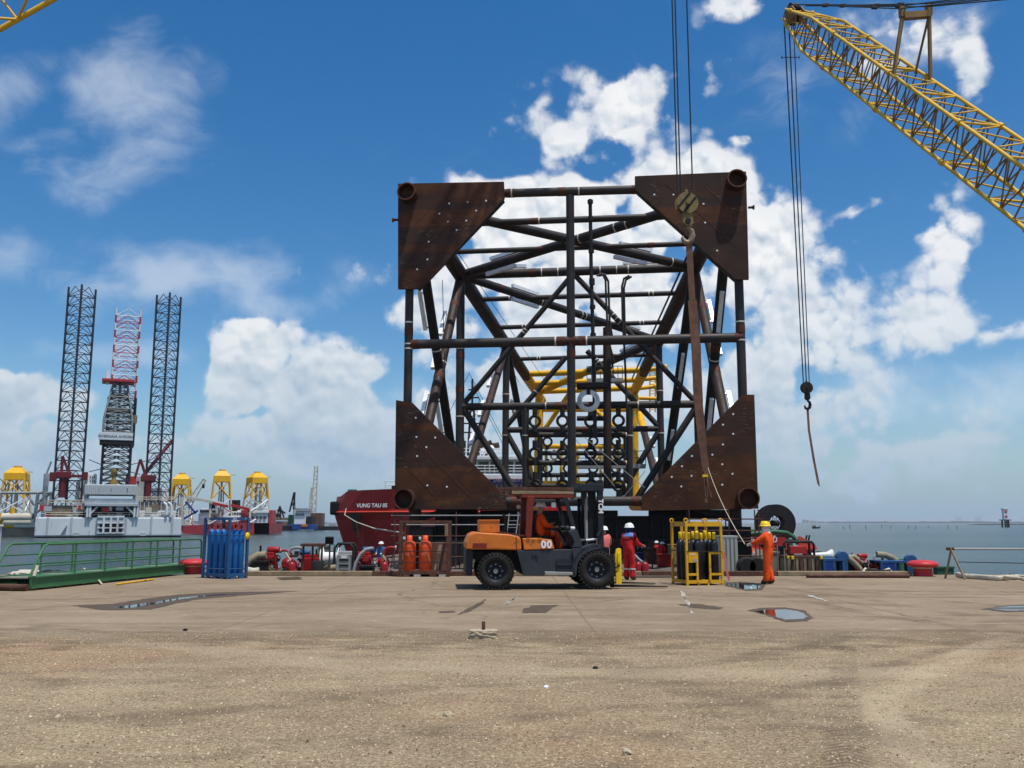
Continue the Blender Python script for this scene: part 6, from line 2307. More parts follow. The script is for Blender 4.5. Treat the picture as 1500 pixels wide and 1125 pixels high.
    for y in (.42, WD - .57):
        o = MB()
        o.box(((xa + xb) / 2, y + .075, (z0 + zt) / 2 - .1), (xb - xa, .15, zt - z0 + .5))
        o.build('outer_channel', 'navy_lift', FK)
        xi = q(1150, 300)[0]
        MB().box((xi, y + .19, (z0 + zt) / 2), (.16, .09, zt - z0 + .1)).build('inner_channel', 'black', FK)
        MB().tube((xi - .14, y + .2, z0), (xi - .14, y + .2, zt - .3), .05, 10).build('lift_cylinder', 'machine_grey' if y < 1 else 'black', FK)
        MB().box((xi + .02, y + .34, (z0 + zt) / 2), (.05, .05, zt - z0 - .1)).build('lift_chain', 'hull_black', FK)
    xl, _ = q(1047, 120)
    zc = q(1100, 122)[1]
    MB().cbox(((xl + xb) / 2, WD / 2, zc), (xb - xl + .03, WD - .78, .20), .02).build('mast_top', 'navy_lift', FK)
    side([(1060, 145), (1110, 145), (1085, 275), (1075, 280)], .44, .50, 'black', 'mast_gusset')
    side([(1120, 145), (1190, 145), (1190, 650), (1150, 650), (1140, 330)], .62, .66, 'navy_lift', 'mast_guard')
    for zy in (330, 470, 600):
        zz = q(1180, zy)[1]
        MB().box(((xa + xb) / 2 - .06, WD / 2, zz), (.10, WD - .9, .12)).build('cross_member', 'black', FK)
    side([(1178, 500), (1232, 432), (1232, 446), (1190, 515)], .36, .42, 'grey_lift', 'mast_stay')
    tx, tz = q(1212, 272)
    lettering('TCM', .18, 'letter_white', FK, ((xa + xb) / 2, .412, tz), (R(90), R(90), 0), bold=.006)
    c0, c1 = q(1085, 548), q(1175, 534)
    for y in (.55, WD - .6):
        MB().tube((c0[0] - .3, y, c0[1] - .05), (c0[0] + .05, y, c0[1]), .06, 10).build('tilt_cylinder', 'navy_lift', FK)
        MB().tube((c0[0], y, c0[1]), (c1[0] + .1, y, c1[1]), .035, 10).build('tilt_rod', 'reflect', FK)
    for i, yy in enumerate((.72, .80, WD - .85)):
        MB().path([(xa - .25, yy, z0 + .1), (xa - .32, yy, z0 + .9), (xa - .2, yy, zt - .35), (xa - .05, yy, zt - .22), (xa + .02, yy, zt - .5), (xa + .0, yy, z0 + .5)], .016, 6).build('hydraulic_hose', 'hose_dark', FK)
    ex, ez = q(470, 470)
    MB().path([(ex, 1.5, ez - .2), (ex, 1.5, ez + .35), (ex - .08, 1.5, ez + .42)], .045, 10).build('exhaust', 'rust_frame', FK)
    lx, lz = q(588, 275)
    MB().lathe([(.005, -.02), (.06, -.02), (.06, .03), (.03, .05)], 12, (lx, WD - .36, lz), 'Y').build('rear_lamp', 'glove', FK)
    MB().box((lx - .01, WD - .35, lz - .18), (.05, .02, .08)).build('sticker', 'letter_white', FK)
    # carriage with yellow fork positioner, fork shanks and blades
    side([(1285, 655), (1312, 655), (1312, 912), (1290, 912)], .30, .52, 'black', 'fork_shank')
    side([(1285, 655), (1312, 655), (1312, 912), (1290, 912)], WD - .5, WD - .3, 'black', 'fork_shank')
    fx, fz = q(1290, 905)
    for y in (.30, WD - .5):
        MB().prism([(fx, .04), (fx + 1.5, .03), (fx + 1.52, .045), (fx, .10)], (0, .2, 0), (0, y, 0)).build('fork_blade', 'black', FK)
    side([(1250, 600), (1288, 600), (1288, 900), (1250, 900)], .5, WD - .5, 'black', 'carriage')
    yp = side([(1312, 655), (1322, 612), (1345, 602), (1363, 606), (1363, 880), (1318, 880)], .12, .22, 'yellow_plain', 'fork_plate', b=.006)
    side([(1332, 640), (1352, 640), (1352, 715), (1332, 715)], .08, .13, 'yellow_plain', 'plate_rib', yp)
    hx, hz = q(1337, 740)
    MB().tube((hx, .09, hz), (hx, .13, hz), .04, 10).build('plate_eye', 'rust_frame', yp)

    # wheels
    def wheel(cx, cz, y, r, wdt, name='wheel', dual=False):
        W = empty('wheel', (cx, y + wdt / 2, cz))
        W.parent = FK
        h = wdt / 2
        MB().lathe([(r * .56, -h * .80), (r * .62, -h), (r * .80, -h), (r * .93, -h * .86), (r * .965, -h * .6), (r * .965, h * .6), (r * .93, h * .86), (r * .80, h), (r * .62, h), (r * .56, h * .8)], 48, (0, 0, 0), 'Y', cap=False).build('tyre', 'rubber', W)
        nl = 30
        lug = MB()
        lug.prism([(-.028, 0), (.028, 0), (.022, .055), (-.022, .055)], (0, h * .95, 0), (0, -h * 1.0, 0))
        lm = lug.mesh('tread_lug')
        for i in range(nl):
            for sgn in (0, 1):
                o = obj_from(lm, 'tread_lug', 'rubber', W)
                a = 2 * math.pi * (i + .5 * sgn) / nl
                o.rotation_euler = (0, a, 0)
                o.location = (math.sin(a) * (r - .05), h * .98 * sgn + .0, math.cos(a) * (r - .05))
        rim = MB().lathe([(r * .56, -h * .8), (r * .50, -h * .62), (r * .46, -h * .2), (r * .25, -h * .12), (r * .22, -h * .45), (r * .12, -h * .5), (.005, -h * .5)], 32, (0, 0, 0), 'Y', cap=False).build('rim', 'navy_lift', W)
        for i in range(8):
            a = 2 * math.pi * i / 8
            MB().tube((math.cos(a) * r * .36, -h * .26, math.sin(a) * r * .36), (math.cos(a) * r * .36, -h * .1, math.sin(a) * r * .36), .022, 6).build('wheel_nut', 'machine_grey', rim)
        MB().lathe([(.06, -h * .56), (.06, -h * .4)], 10, (0, 0, 0), 'Y').build('hub_cap', 'machine_grey', rim)
        MB().lathe([(r * .57, h * .7), (.01, h * .7)], 24, (0, 0, 0), 'Y').build('rim_back', 'navy_lift', W)
        return W
    wx, wz = q(356, 796)
    r = .475
    wheel(wx, r, .0, r, .34)
    wheel(wx, r, WD - .34, r, .34)
    wx, wz = q(1160, 770)
    r = .505
    wheel(wx, r, -.04, r, .36)
    wheel(wx, r, WD - .32, r, .36)
    return FK, q


FK, FKQ = forklift()
# ================================================================ PEOPLE
def seg_dist(p, a, b):
    ab = b - a
    t = max(0.0, min(1.0, (p - a).dot(ab) / max(1e-9, ab.length_squared)))
    return (p - (a + ab * t)).length, t


def person(loc, rz, label, joints=None, cov='cov_orange', helmet='helmet_white', scarf=None, h=1.70, hands='glove', fingers=True,
           patch=None, stripes=False, group=None, boots='boot', head_pitch=0.0, lean=0.0):
    """a standing figure facing +X in its own frame (left hand towards +Y); joints overrides positions in metres for h=1.70"""
    k = h / 1.70
    J = {
        'pelvis': (0, 0, .92), 'waist': (0.0, 0, 1.06), 'chest': (.01, 0, 1.26), 'neck': (.02, 0, 1.44), 'headb': (.035, 0, 1.52), 'head': (.05, 0, 1.60), 'crown': (.05, 0, 1.65),
        'shl': (0, .17, 1.38), 'ell': (-.02, .24, 1.12), 'wrl': (.05, .25, .88),
        'shr': (0, -.17, 1.38), 'elr': (-.02, -.24, 1.12), 'wrr': (.05, -.25, .88),
        'hipl': (0, .09, .88), 'knl': (.03, .10, .48), 'anl': (-.01, .11, .09), 'tol': (.15, .13, .04), 'hel': (-.06, .11, .05),
        'hipr': (0, -.09, .88), 'knr': (.03, -.10, .48), 'anr': (-.01, -.11, .09), 'tor': (.15, -.13, .04), 'her': (-.06, -.11, .05),
    }
    if joints:
        J.update(joints)
    J = {a: Vector(b) for a, b in J.items()}
    if lean:
        for a in ('waist', 'chest', 'neck', 'headb', 'head', 'crown', 'shl', 'shr', 'ell', 'elr', 'wrl', 'wrr'):
            J[a] = J[a] + Vector((lean * (J[a].z - .9), 0, 0))
    rad = {'pelvis': (.165, .125), 'waist': (.155, .115), 'chest': (.175, .125), 'neck': (.062, .062), 'headb': (.07, .08), 'head': (.085, .10), 'crown': (.07, .08),
           'shl': .085, 'ell': .062, 'wrl': .045, 'shr': .085, 'elr': .062, 'wrr': .045,
           'hipl': .112, 'knl': .085, 'anl': .075, 'tol': .042, 'hel': .045, 'hipr': .112, 'knr': .085, 'anr': .075, 'tor': .042, 'her': .045}
    for a_ in ('pelvis', 'waist', 'chest', 'shl', 'shr', 'ell', 'elr', 'hipl', 'hipr', 'knl', 'knr', 'anl', 'anr', 'wrl', 'wrr'):
        r_ = rad[a_]
        rad[a_] = (r_[0] * 1.16, r_[1] * 1.2) if isinstance(r_, tuple) else r_ * 1.18
    E = [('pelvis', 'waist'), ('waist', 'chest'), ('chest', 'neck'), ('neck', 'headb'), ('headb', 'head'), ('head', 'crown'),
         ('chest', 'shl'), ('shl', 'ell'), ('ell', 'wrl'), ('chest', 'shr'), ('shr', 'elr'), ('elr', 'wrr'),
         ('pelvis', 'hipl'), ('hipl', 'knl'), ('knl', 'anl'), ('anl', 'tol'), ('anl', 'hel'),
         ('pelvis', 'hipr'), ('hipr', 'knr'), ('knr', 'anr'), ('anr', 'tor'), ('anr', 'her')]
    part_mat = {}
    for a, b in E:
        m = 0
        if b in ('headb', 'head', 'crown'):
            m = 1
        if b in ('tol', 'tor', 'hel', 'her'):
            m = 2
        part_mat[(a, b)] = m
    # palms and fingers
    for s, sg in (('l', 1), ('r', -1)):
        el, wr = J['el' + s], J['wr' + s]
        d = (wr - el).normalized()
        pm = wr + d * .075
        J['pa' + s] = pm
        rad['pa' + s] = (.040, .024)
        E.append(('wr' + s, 'pa' + s))
        part_mat[('wr' + s, 'pa' + s)] = 3
        if fingers:
            side = d.cross(Vector((0, 1, 0)) if abs(d.y) < .8 else Vector((1, 0, 0))).normalized()
            curl = d.cross(side).normalized() * (-sg)
            for i, (off, ln) in enumerate(((-.028, .058), (-.010, .068), (.010, .064), (.026, .050))):
                a = pm + side * off + d * .03
                m_ = a + d * ln * .55 + curl * .006
                e = a + d * ln * .85 + curl * .03
                for nm, p in (('f%d%sa' % (i, s), a), ('f%d%sb' % (i, s), m_), ('f%d%sc' % (i, s), e)):
                    J[nm] = p
                    rad[nm] = .0095
                for pr in (('pa' + s, 'f%d%sa' % (i, s)), ('f%d%sa' % (i, s), 'f%d%sb' % (i, s)), ('f%d%sb' % (i, s), 'f%d%sc' % (i, s))):
                    E.append(pr)
                    part_mat[pr] = 3
            ta = wr + d * .03 - side * .035
            tb = ta + d * .04 - side * .022
            J['t%sa' % s], J['t%sb' % s] = ta, tb
            rad['t%sa' % s] = .012
            rad['t%sb' % s] = .010
            for pr in (('wr' + s, 't%sa' % s), ('t%sa' % s, 't%sb' % s)):
                E.append(pr)
                part_mat[pr] = 3
    # nose
    hd = J['head']
    J['nose'] = hd + Vector((.115, 0, -.03))
    rad['nose'] = .016
    E.append(('head', 'nose'))
    part_mat[('head', 'nose')] = 1
    names = list(J)
    idx = {n_: i for i, n_ in enumerate(names)}
    me = bpy.data.meshes.new('body')
    me.from_pydata([J[n_] * k for n_ in names], [(idx[a], idx[b]) for a, b in E], [])
    o = bpy.data.objects.new('tmp_body', me)
    COL.objects.link(o)
    md = o.modifiers.new('skin', 'SKIN')
    md.use_smooth_shade = True
    sv = me.skin_vertices[0].data
    for n_ in names:
        r = rad[n_]
        r = r if isinstance(r, tuple) else (r, r)
        sv[idx[n_]].radius = (r[0] * k, r[1] * k)
        sv[idx[n_]].use_root = n_ == 'pelvis'
    ss = o.modifiers.new('sub', 'SUBSURF')
    ss.levels = ss.render_levels = 2
    dg = bpy.context.evaluated_depsgraph_get()
    body = bpy.data.meshes.new_from_object(o.evaluated_get(dg))
    bpy.data.objects.remove(o)
    body.name = 'body'
    body.materials.clear()
    for mt in (cov, 'skin', boots, hands):
        body.materials.append(M[mt])
    segs = [(J[a] * k, J[b] * k, part_mat[(a, b)]) for a, b in E]
    for p in body.polygons:
        c = p.center
        best, bm_ = 9e9, 0
        for a, b, mi in segs:
            dd, t = seg_dist(c, a, b)
            if mi == 2 and c.z > .115 * k:
                dd += .05
            if dd < best:
                best, bm_ = dd, mi
        if bm_ == 0 and c.z < .07 * k and J['anl'].z < .2:
            bm_ = 2
        p.material_index = bm_
        p.use_smooth = True
    from mathutils import noise as mnoise
    cl = set()
    for p in body.polygons:
        if p.material_index == 0:
            cl.update(p.vertices)
    for i in cl:
        v = body.vertices[i]
        c = v.co
        f = mnoise.noise(Vector((c.x * 14, c.y * 14, c.z * 24))) * .011 + mnoise.noise(c * 38) * .006
        v.co = c + v.normal * f * k
    body.update()
    P = empty('person', loc, rz, label, 'person', group)
    obj_from(body, 'body', None, P)
    # helmet
    c = (J['head'] + Vector((0, 0, .035))) * k
    hm = empty('helmet_pivot', c)
    m = MB()
    prof = [(.165, -.012), (.150, .0), (.142, .012), (.138, .05), (.118, .09), (.075, .118), (.02, .128), (.002, .129)]
    m.lathe([(a * k, b * k) for a, b in prof], 24)
    m.prism([(.10 * k, -.07 * k), (.19 * k, -.055 * k), (.205 * k, 0), (.19 * k, .055 * k), (.10 * k, .07 * k)], (0, 0, .010 * k), (0, 0, -.014 * k), (1, 0, 0), (0, 1, 0))
    m.beam((-.11 * k, 0, .08 * k), (.11 * k, 0, .09 * k), .03 * k, .09 * k)
    hl = m.build('helmet', helmet, P)
    hl.location = c
    hl.rotation_euler = (0, head_pitch, 0)
    bpy.data.objects.remove(hm)
    if scarf:
        c = J['neck'] * k
        m = MB()
        m.lathe([(.10 * k, -.07 * k), (.125 * k, -.05 * k), (.115 * k, 0), (.105 * k, .05 * k), (.115 * k, .09 * k), (.125 * k, .15 * k), (.10 * k, .19 * k)], 16)
        rr = random.Random(len(label))
        for i, v in enumerate(m.v):
            f = 1 + rr.uniform(-.07, .07)
            m.v[i] = (v[0] * f, v[1] * f, v[2] + rr.uniform(-.01, .01))
        sc = m.build('scarf', scarf[0], P)
        sc.location = c + Vector((.015, 0, 0)) * k
        if len(scarf) > 1:
            m = MB()
            m.lathe([(.21 * k, -.10 * k), (.185 * k, -.04 * k), (.13 * k, .015 * k), (.10 * k, .03 * k)], 16)
            for i, v in enumerate(m.v):
                m.v[i] = (v[0] * .75, v[1] * 1.05, v[2] + rr.uniform(-.015, .015))
            s2 = m.build('shoulder_cloth', scarf[1], P)
            s2.location = c + Vector((-.005, 0, 0))
    if patch:
        c = J['chest'] * k
        m = MB()
        m.cbox((0, 0, 0), (.012, .20 * k, .07 * k), .004)
        pt = m.build('back_patch', patch, P)
        pt.location = c + Vector((-.165 * k, 0, .06 * k))
        pt.rotation_euler = (0, R(-6), 0)
    if stripes:
        for s in ('l', 'r'):
            a, b = J['kn' + s] * k, J['an' + s] * k
            p = a.lerp(b, .3)
            MB().tube(p, a.lerp(b, .42), .112 * k, 14, .106 * k).build('reflective_band', 'reflect', P)
    return P


def people():
    # worker with the tag line
    g = on_ground(1127, 856)
    f = Vector((-.86, .50))
    p = person((g.x, g.y, 0), math.atan2(f.y, f.x), 'worker in orange coverall and yellow helmet holding the tag line, back half turned',
               {'shl': (.02, .17, 1.38), 'ell': (.20, .22, 1.20), 'wrl': (.42, .13, 1.13), 'shr': (.0, -.17, 1.38), 'elr': (-.05, -.25, 1.12), 'wrr': (.02, -.26, .88),
                'anl': (.05, .09, .09), 'tol': (.21, .11, .04), 'hel': (0, .09, .05), 'anr': (-.06, -.10, .09), 'tor': (.10, -.13, .04), 'her': (-.11, -.10, .05), 'pelvis': (-.01, 0, .92), 'chest': (-.03, 0, 1.26)},
               'cov_orange', 'helmet_yellow', ('cloth_check',), 1.69, 'glove', patch='reflect')
    rx = MB().lathe([(.005, -.02), (.05, -.02), (.05, .02), (.005, .02)], 14, (0, 0, 0), 'Y').build('rope_grab', 'black', p)
    rx.location = (.10, .20, 1.06)
    # worker in red beside the fork plate
    g = on_ground(922, 850)
    f = Vector((.62, .78))
    person((g.x, g.y, 0), math.atan2(f.y, f.x), 'worker in red coverall, white helmet and blue neck cloth standing right of the forklift',
           {'shr': (.02, -.17, 1.37), 'elr': (.10, -.24, 1.12), 'wrr': (.34, -.27, 1.07), 'ell': (.02, .24, 1.11), 'wrl': (.2, .2, .98)},
           'cov_red', 'helmet_white', ('cloth_navy', 'cloth_blue'), 1.64, 'skin', stripes=True, patch='cov_pink')
    # driver
    x, z = FKQ(735, 515)
    M_ = Matrix.Translation(FK.location) @ Matrix.Rotation(FK.rotation_euler.z, 4, 'Z')
    w = M_ @ Vector((x, 1.07, 0))
    dz = z - .86
    up = {a: (b[0], b[1], b[2]) for a, b in {
        'pelvis': (0, 0, .92), 'hipl': (.05, .10, .90), 'hipr': (.05, -.10, .90), 'knl': (.46, .13, .94), 'knr': (.46, -.13, .94), 'anl': (.52, .13, .56), 'anr': (.52, -.13, .56),
        'tol': (.68, .14, .53), 'tor': (.68, -.14, .53), 'hel': (.46, .13, .53), 'her': (.46, -.13, .53),
        'ell': (.14, .26, 1.14), 'wrl': (.36, .16, 1.18), 'elr': (.12, -.27, 1.14), 'wrr': (.34, -.20, 1.12), 'chest': (.0, 0, 1.27)}.items()}
    d = person((w.x, w.y, dz - .02), FK.rotation_euler.z + R(12), 'forklift driver in red orange coverall and white helmet seated under the roof', up, 'cov_orange', 'helmet_white', None, 1.72, 'skin', head_pitch=.05)
    m = MB().cbox((-.175, 0, 1.16), (.05, .26, .34), .03)
    m.build('harness_panel', 'vest_navy', d)
    for sy in (-.1, .1):
        MB().path([(-.16, sy, 1.28), (-.10, sy, 1.42), (.02, sy, 1.46)], .022, 6).build('harness_strap', 'vest_navy', d)
    # someone behind the mast
    g = on_ground(889, 846)
    person((g.x, g.y + .6, 0), R(100), 'worker in faded pink shirt half hidden behind the forklift mast', {'elr': (.16, -.24, 1.14), 'wrr': (.3, -.16, 1.0)}, 'cov_pink', 'helmet_white', None, 1.55, 'glove')
    # people on the pontoon and on the barge deck
    def small(px, py_foot, py_head, zdeck, rz, label, cov, hel, j=None, grp='workers on the barge', hh=1.66):
        s_ = (py_foot - py_head)
        Y = hh * FPX / s_
        p = at(px, py_foot, Y)
        o = person((p.x, Y, p.z), rz, label, j, cov, hel, None, hh, 'glove', fingers=False, group=grp)
        return o
    arm = {'elr': (.14, -.24, 1.14), 'wrr': (.34, -.16, 1.06), 'ell': (.1, .24, 1.12), 'wrl': (.3, .15, 1.05)}
    small(1097.5, 835.5, 794.5, 0, R(-70), 'worker in orange and yellow helmet on the barge, seen behind the rope handler hands', 'cov_orange', 'helmet_yellow', arm)
    small(968, 830.5, 794, 0, R(60), 'worker in red coverall on the barge deck seen left of the yellow rack', 'cov_red', 'helmet_white', {'chest': (.14, 0, 1.24), 'neck': (.25, 0, 1.38), 'headb': (.30, 0, 1.43), 'head': (.34, 0, 1.50), 'crown': (.34, 0, 1.55), 'shl': (.16, .17, 1.34), 'shr': (.16, -.17, 1.34), 'ell': (.2, .2, 1.08), 'elr': (.2, -.2, 1.08), 'wrl': (.26, .2, .86), 'wrr': (.26, -.2, .86)})
    small(963, 828, 794.5, 0, R(120), 'worker in dark red coverall with white helmet close behind the bending one', 'cov_red', 'helmet_white')
    small(937, 824, 790, 0, R(-90), 'worker in dark clothing in the shade under the girder', 'cov_dark', 'helmet_white', arm)
    small(661, 833, 796, 0, R(-100), 'worker in orange with a yellow helmet on the barge, right of the rusty rack', 'cov_orange', 'helmet_yellow', arm)
    small(681, 829, 795, 0, R(-60), 'worker in dark blue with a white helmet just behind the forklift tail', 'cov_blue', 'helmet_white')
    small(558, 838, 796, 0, R(-110), 'worker in blue with a white helmet stooping among the pumps before the red ship', 'cov_blue', 'helmet_white', arm, hh=1.5)


people()
# ================================================================ THINGS ON THE QUAY
DECK_Z = -0.17


def gas_bottle(h, r, mat, capmat, label, group, cap='valve', parent_loc=(0, 0, 0), key=None):
    B = empty('gas_bottle', parent_loc, 0, label, 'gas bottle', group)
    k = 'bottle_%s_%s' % (mat, cap)
    if k not in SHARED:
        m = MB().lathe([(r * .86, 0), (r, .03), (r, h - r * 1.5), (r * .93, h - r * .95), (r * .72, h - r * .45), (r * .4, h - r * .15), (r * .25, h)], 18)
        SHARED[k] = m.mesh('shell')
        m = MB()
        if cap == 'cap':
            m.lathe([(r * .32, 0), (r * .42, .02), (r * .42, .17), (r * .34, .2), (.005, .2)], 12)
        else:
            m.lathe([(.02, 0), (.02, .05), (.03, .06), (.03, .10), (.012, .12)], 8)
            m.tube((0, 0, .07), (.07, 0, .08), .014, 6)
            m.torus((0, 0, .14), .03, .008, 'Z', 10, 5)
        SHARED[k + 'c'] = m.mesh(cap)
    obj_from(SHARED[k], 'shell', mat, B)
    c = obj_from(SHARED[k + 'c'], 'valve_cap' if cap == 'cap' else 'valve', capmat, B)
    c.location = (0, 0, h - .005)
    return B


def rack_frame(name, loc, rz, w, d, h, mat, label, post=.07, rails=(), feet=True, base=.08, top=.06):
    """open frame: posts, base, top beams, side rails; origin at the near left corner, x along the front, y to the back"""
    F = empty(name, loc, rz, label, 'rack')
    for (x, y) in ((0, 0), (w, 0), (w, d), (0, d)):
        MB().cbox((x, y, h / 2), (post, post, h), .008).build('post', mat, F)
    for z, t in ((base, .09), (h - top / 2, top * 1.3)):
        for y in (0, d):
            MB().box((w / 2, y, z), (w - post, post * .8, t)).build('beam', mat, F)
        for x in (0, w):
            MB().box((x, d / 2, z), (post * .8, d - post, t)).build('beam', mat, F)
    for z in rails:
        for y in (0, d):
            MB().tube((post / 2, y, z), (w - post / 2, y, z), .018, 6).build('rail', mat, F)
        for x in (0, w):
            MB().tube((x, post / 2, z), (x, d - post / 2, z), .018, 6).build('rail', mat, F)
    n = 6
    for i in range(n):
        MB().box((w * (i + .5) / n, d / 2, base + .03), (w / n * .8, d - post, .02)).build('floor_slat', mat, F)
    return F


def blue_rack():
    g = on_ground(333, 848.5)
    al = R(-40)
    w, d, h = .70, 1.20, 1.86
    # near corner is the origin; x runs to the right and away, y to the left and away
    rz = R(55)
    F = rack_frame('cylinder_rack', (g.x, g.y, 0), rz, w, d, h, 'blue_paint', 'blue steel rack full of blue gas bottles beside the red bollard', .075, rails=(.30, 1.33), base=.12)
    for (a, c) in (((0.10, 0), (.30, 0)), ((.42, 0), (.62, 0))):
        MB().box(((a[0] + c[0]) / 2, 0, .045), (c[0] - a[0], .06, .09)).build('skid_foot', 'blue_paint', F)
    for y in (.25, .6, .95):
        MB().box((0, y, .045), (.06, .16, .09)).build('skid_foot', 'blue_paint', F)
    for (x, s) in ((.15, '813'), (.56, '7')):
        o = lettering(s, .085, 'letter_white', F, (x, -.042, h - .04), extr=.002)
    o = lettering('813', .085, 'letter_white', F, (-.042, 1.0, h - .04), (R(90), 0, R(-90)), extr=.002)
    lab = ['front', 'second', 'third', 'rear']
    M4 = Matrix.Translation(F.location) @ Matrix.Rotation(rz, 4, 'Z')
    k = 0
    nm = {(0, 0): 'blue gas bottle at the near corner post of the blue rack',
          (1, 0): 'blue gas bottle in the middle of the right side of the blue rack',
          (2, 0): 'blue gas bottle at the right end of the right side of the blue rack',
          (0, 1): 'blue gas bottle second from the near corner along the left side of the blue rack',
          (0, 2): 'blue gas bottle third from the near corner along the left side of the blue rack',
          (0, 3): 'blue gas bottle at the left end of the left side of the blue rack'}
    for i in range(3):
        for j in range(4):
            p = M4 @ Vector((.13 + i * .22, .16 + j * .29, .15))
            gas_bottle(1.36 + .03 * ((i + j) % 2), .108, 'blue_cyl', 'black', nm.get((i, j), 'blue gas bottle standing inside the blue rack behind the outer ones'), 'blue gas bottles', 'valve', p)
    m = MB()
    rs = random.Random(1)
    for i in range(2):
        pts = [M4 @ Vector((.15 + rs.random() * .5, .13 + rs.random() * .6, 1.62 + rs.random() * .06)) for _ in range(3)]
        pts[1].z += .10
        m = MB().path(pts, .018, 6)
        tag(m.build('valve_hose', 'hose_dark'), ['black hose looped over the valves of the blue gas bottles, upper loop', 'second black hose lying across the valves of the blue gas bottles'][i], 'hose', 'hoses on the blue gas bottles')
    # manifold and the round yellow tag
    c = M4 @ Vector((.40, .50, 1.60))
    o = MB().cbox(c, (.28, .16, .26), .03).build('manifold_box', 'ship_red_bright')
    tag(o, 'small red manifold box hanging inside the blue rack', 'manifold')
    MB().tube(c + Vector((0, 0, .1)), c + Vector((0, 0, .26)), .03, 8).build('manifold_stem', 'black', o)
    c = M4 @ Vector((w - .05, -.05, 1.30))
    o = MB().lathe([(.005, -.012), (.085, -.012), (.085, .012), (.005, .012)], 18, (0, 0, 0), 'Y').build('yellow_tag', 'yellow_plain', None, c)
    o.scale = (1, 1, 1.25)
    o.rotation_euler = (0, 0, rz)
    tag(o, 'round yellow tag tied to the right post of the blue rack', 'tag')


def yellow_rack():
    g = on_ground(1007, 858)
    rz = R(14)
    w, d, h = 1.05, .95, 1.72
    F = rack_frame('cylinder_rack', (g.x, g.y, 0), rz, w, d, h, 'yellow_cage', 'chipped yellow steel rack holding black gas bottles with yellow caps', .065, base=.10, top=.10)
    for x in (0, w):
        for y in (0, d):
            m = MB().torus((x, y, h + .05), .05, .018, 'Y', 14, 6)
            m.build('lifting_eye', 'yellow_cage', F)
    MB().torus((w * .53, 0, h + .03), .06, .016, 'Y', 14, 6, (0, math.pi)).build('lifting_eye', 'yellow_cage', F)
    for x in (.30, .68):
        MB().box((x, -.012, .50), (.055, .05, .82)).build('front_post', 'yellow_cage', F)
    for (x0, x1) in ((0.03, .29), (.70, 1.03)):
        MB().box(((x0 + x1) / 2, -.01, .30), (x1 - x0, .05, .06)).build('front_rail', 'yellow_cage', F)
    MB().box((.865, -.01, .87), (.33, .05, .055)).build('front_rail', 'yellow_cage', F)
    pn = MB().cbox((.165, -.03, .77), (.26, .03, .30), .006).build('sign_plate', 'yellow_cage', F)
    lettering('Lusky', .075, 'letter_white', pn, (.15, -.05, .85), extr=.002, shear=.15)
    MB().box((.225, -.05, .675), (.11, .008, .08)).build('data_plate', 'machine_grey', pn)
    MB().tube((0, -.04, .93), (w, -.04, .91), .014, 6).build('lashing_bar', 'black', F)
    MB().tube((-.04, 0, .93), (-.04, d, .93), .014, 6).build('lashing_bar', 'black', F)
    for x in (.3, .75):
        MB().box((x, d, h / 2), (.07, .05, h - .2)).build('rear_post', 'yellow_cage', F)
    for x in (.32, .62):
        MB().box((x, 0, .05), (.05, .07, .10)).build('fork_guide', 'yellow_cage', F)
    M4 = Matrix.Translation(F.location) @ Matrix.Rotation(rz, 4, 'Z')
    nm = {(0, 0): 'black gas bottle at the front left corner of the yellow rack, beside its sign plate', (1, 0): 'black gas bottle in the middle of the front row in the yellow rack',
          (2, 0): 'black gas bottle right of the middle in the front row of the yellow rack', (3, 0): 'black gas bottle at the front right corner of the yellow rack',
          (0, 1): 'black gas bottle second from the front on the left side of the yellow rack', (0, 2): 'black gas bottle at the rear left corner of the yellow rack'}
    rs = random.Random(3)
    for i in range(4):
        for j in range(3):
            if (i, j) == (2, 0):
                continue
            p = M4 @ Vector((.14 + i * .255, .15 + j * .28, .13))
            gas_bottle(1.12 + rs.uniform(-.02, .04), .115, 'black_cyl', 'yellow_plain', nm.get((i, j), 'black gas bottle in the back rows of the yellow rack'), 'black gas bottles', 'cap', p)
    # striped tape hanging on the right post
    c = M4 @ Vector((w + .05, -.05, .9))
    m = MB()
    pts = [c + Vector((.0, 0, 0)), c + Vector((.05, 0, -.25)), c + Vector((.06, 0, -.5)), c + Vector((.12, 0, -.78))]
    for a, b in zip(pts[:-1], pts[1:]):
        m.beam(a, b, .06, .012, up=(0, 1, 0))
    tag(m.build('warning_tape', 'cov_pink'), 'faded pink and white tape hanging from the right post of the yellow rack', 'tape')


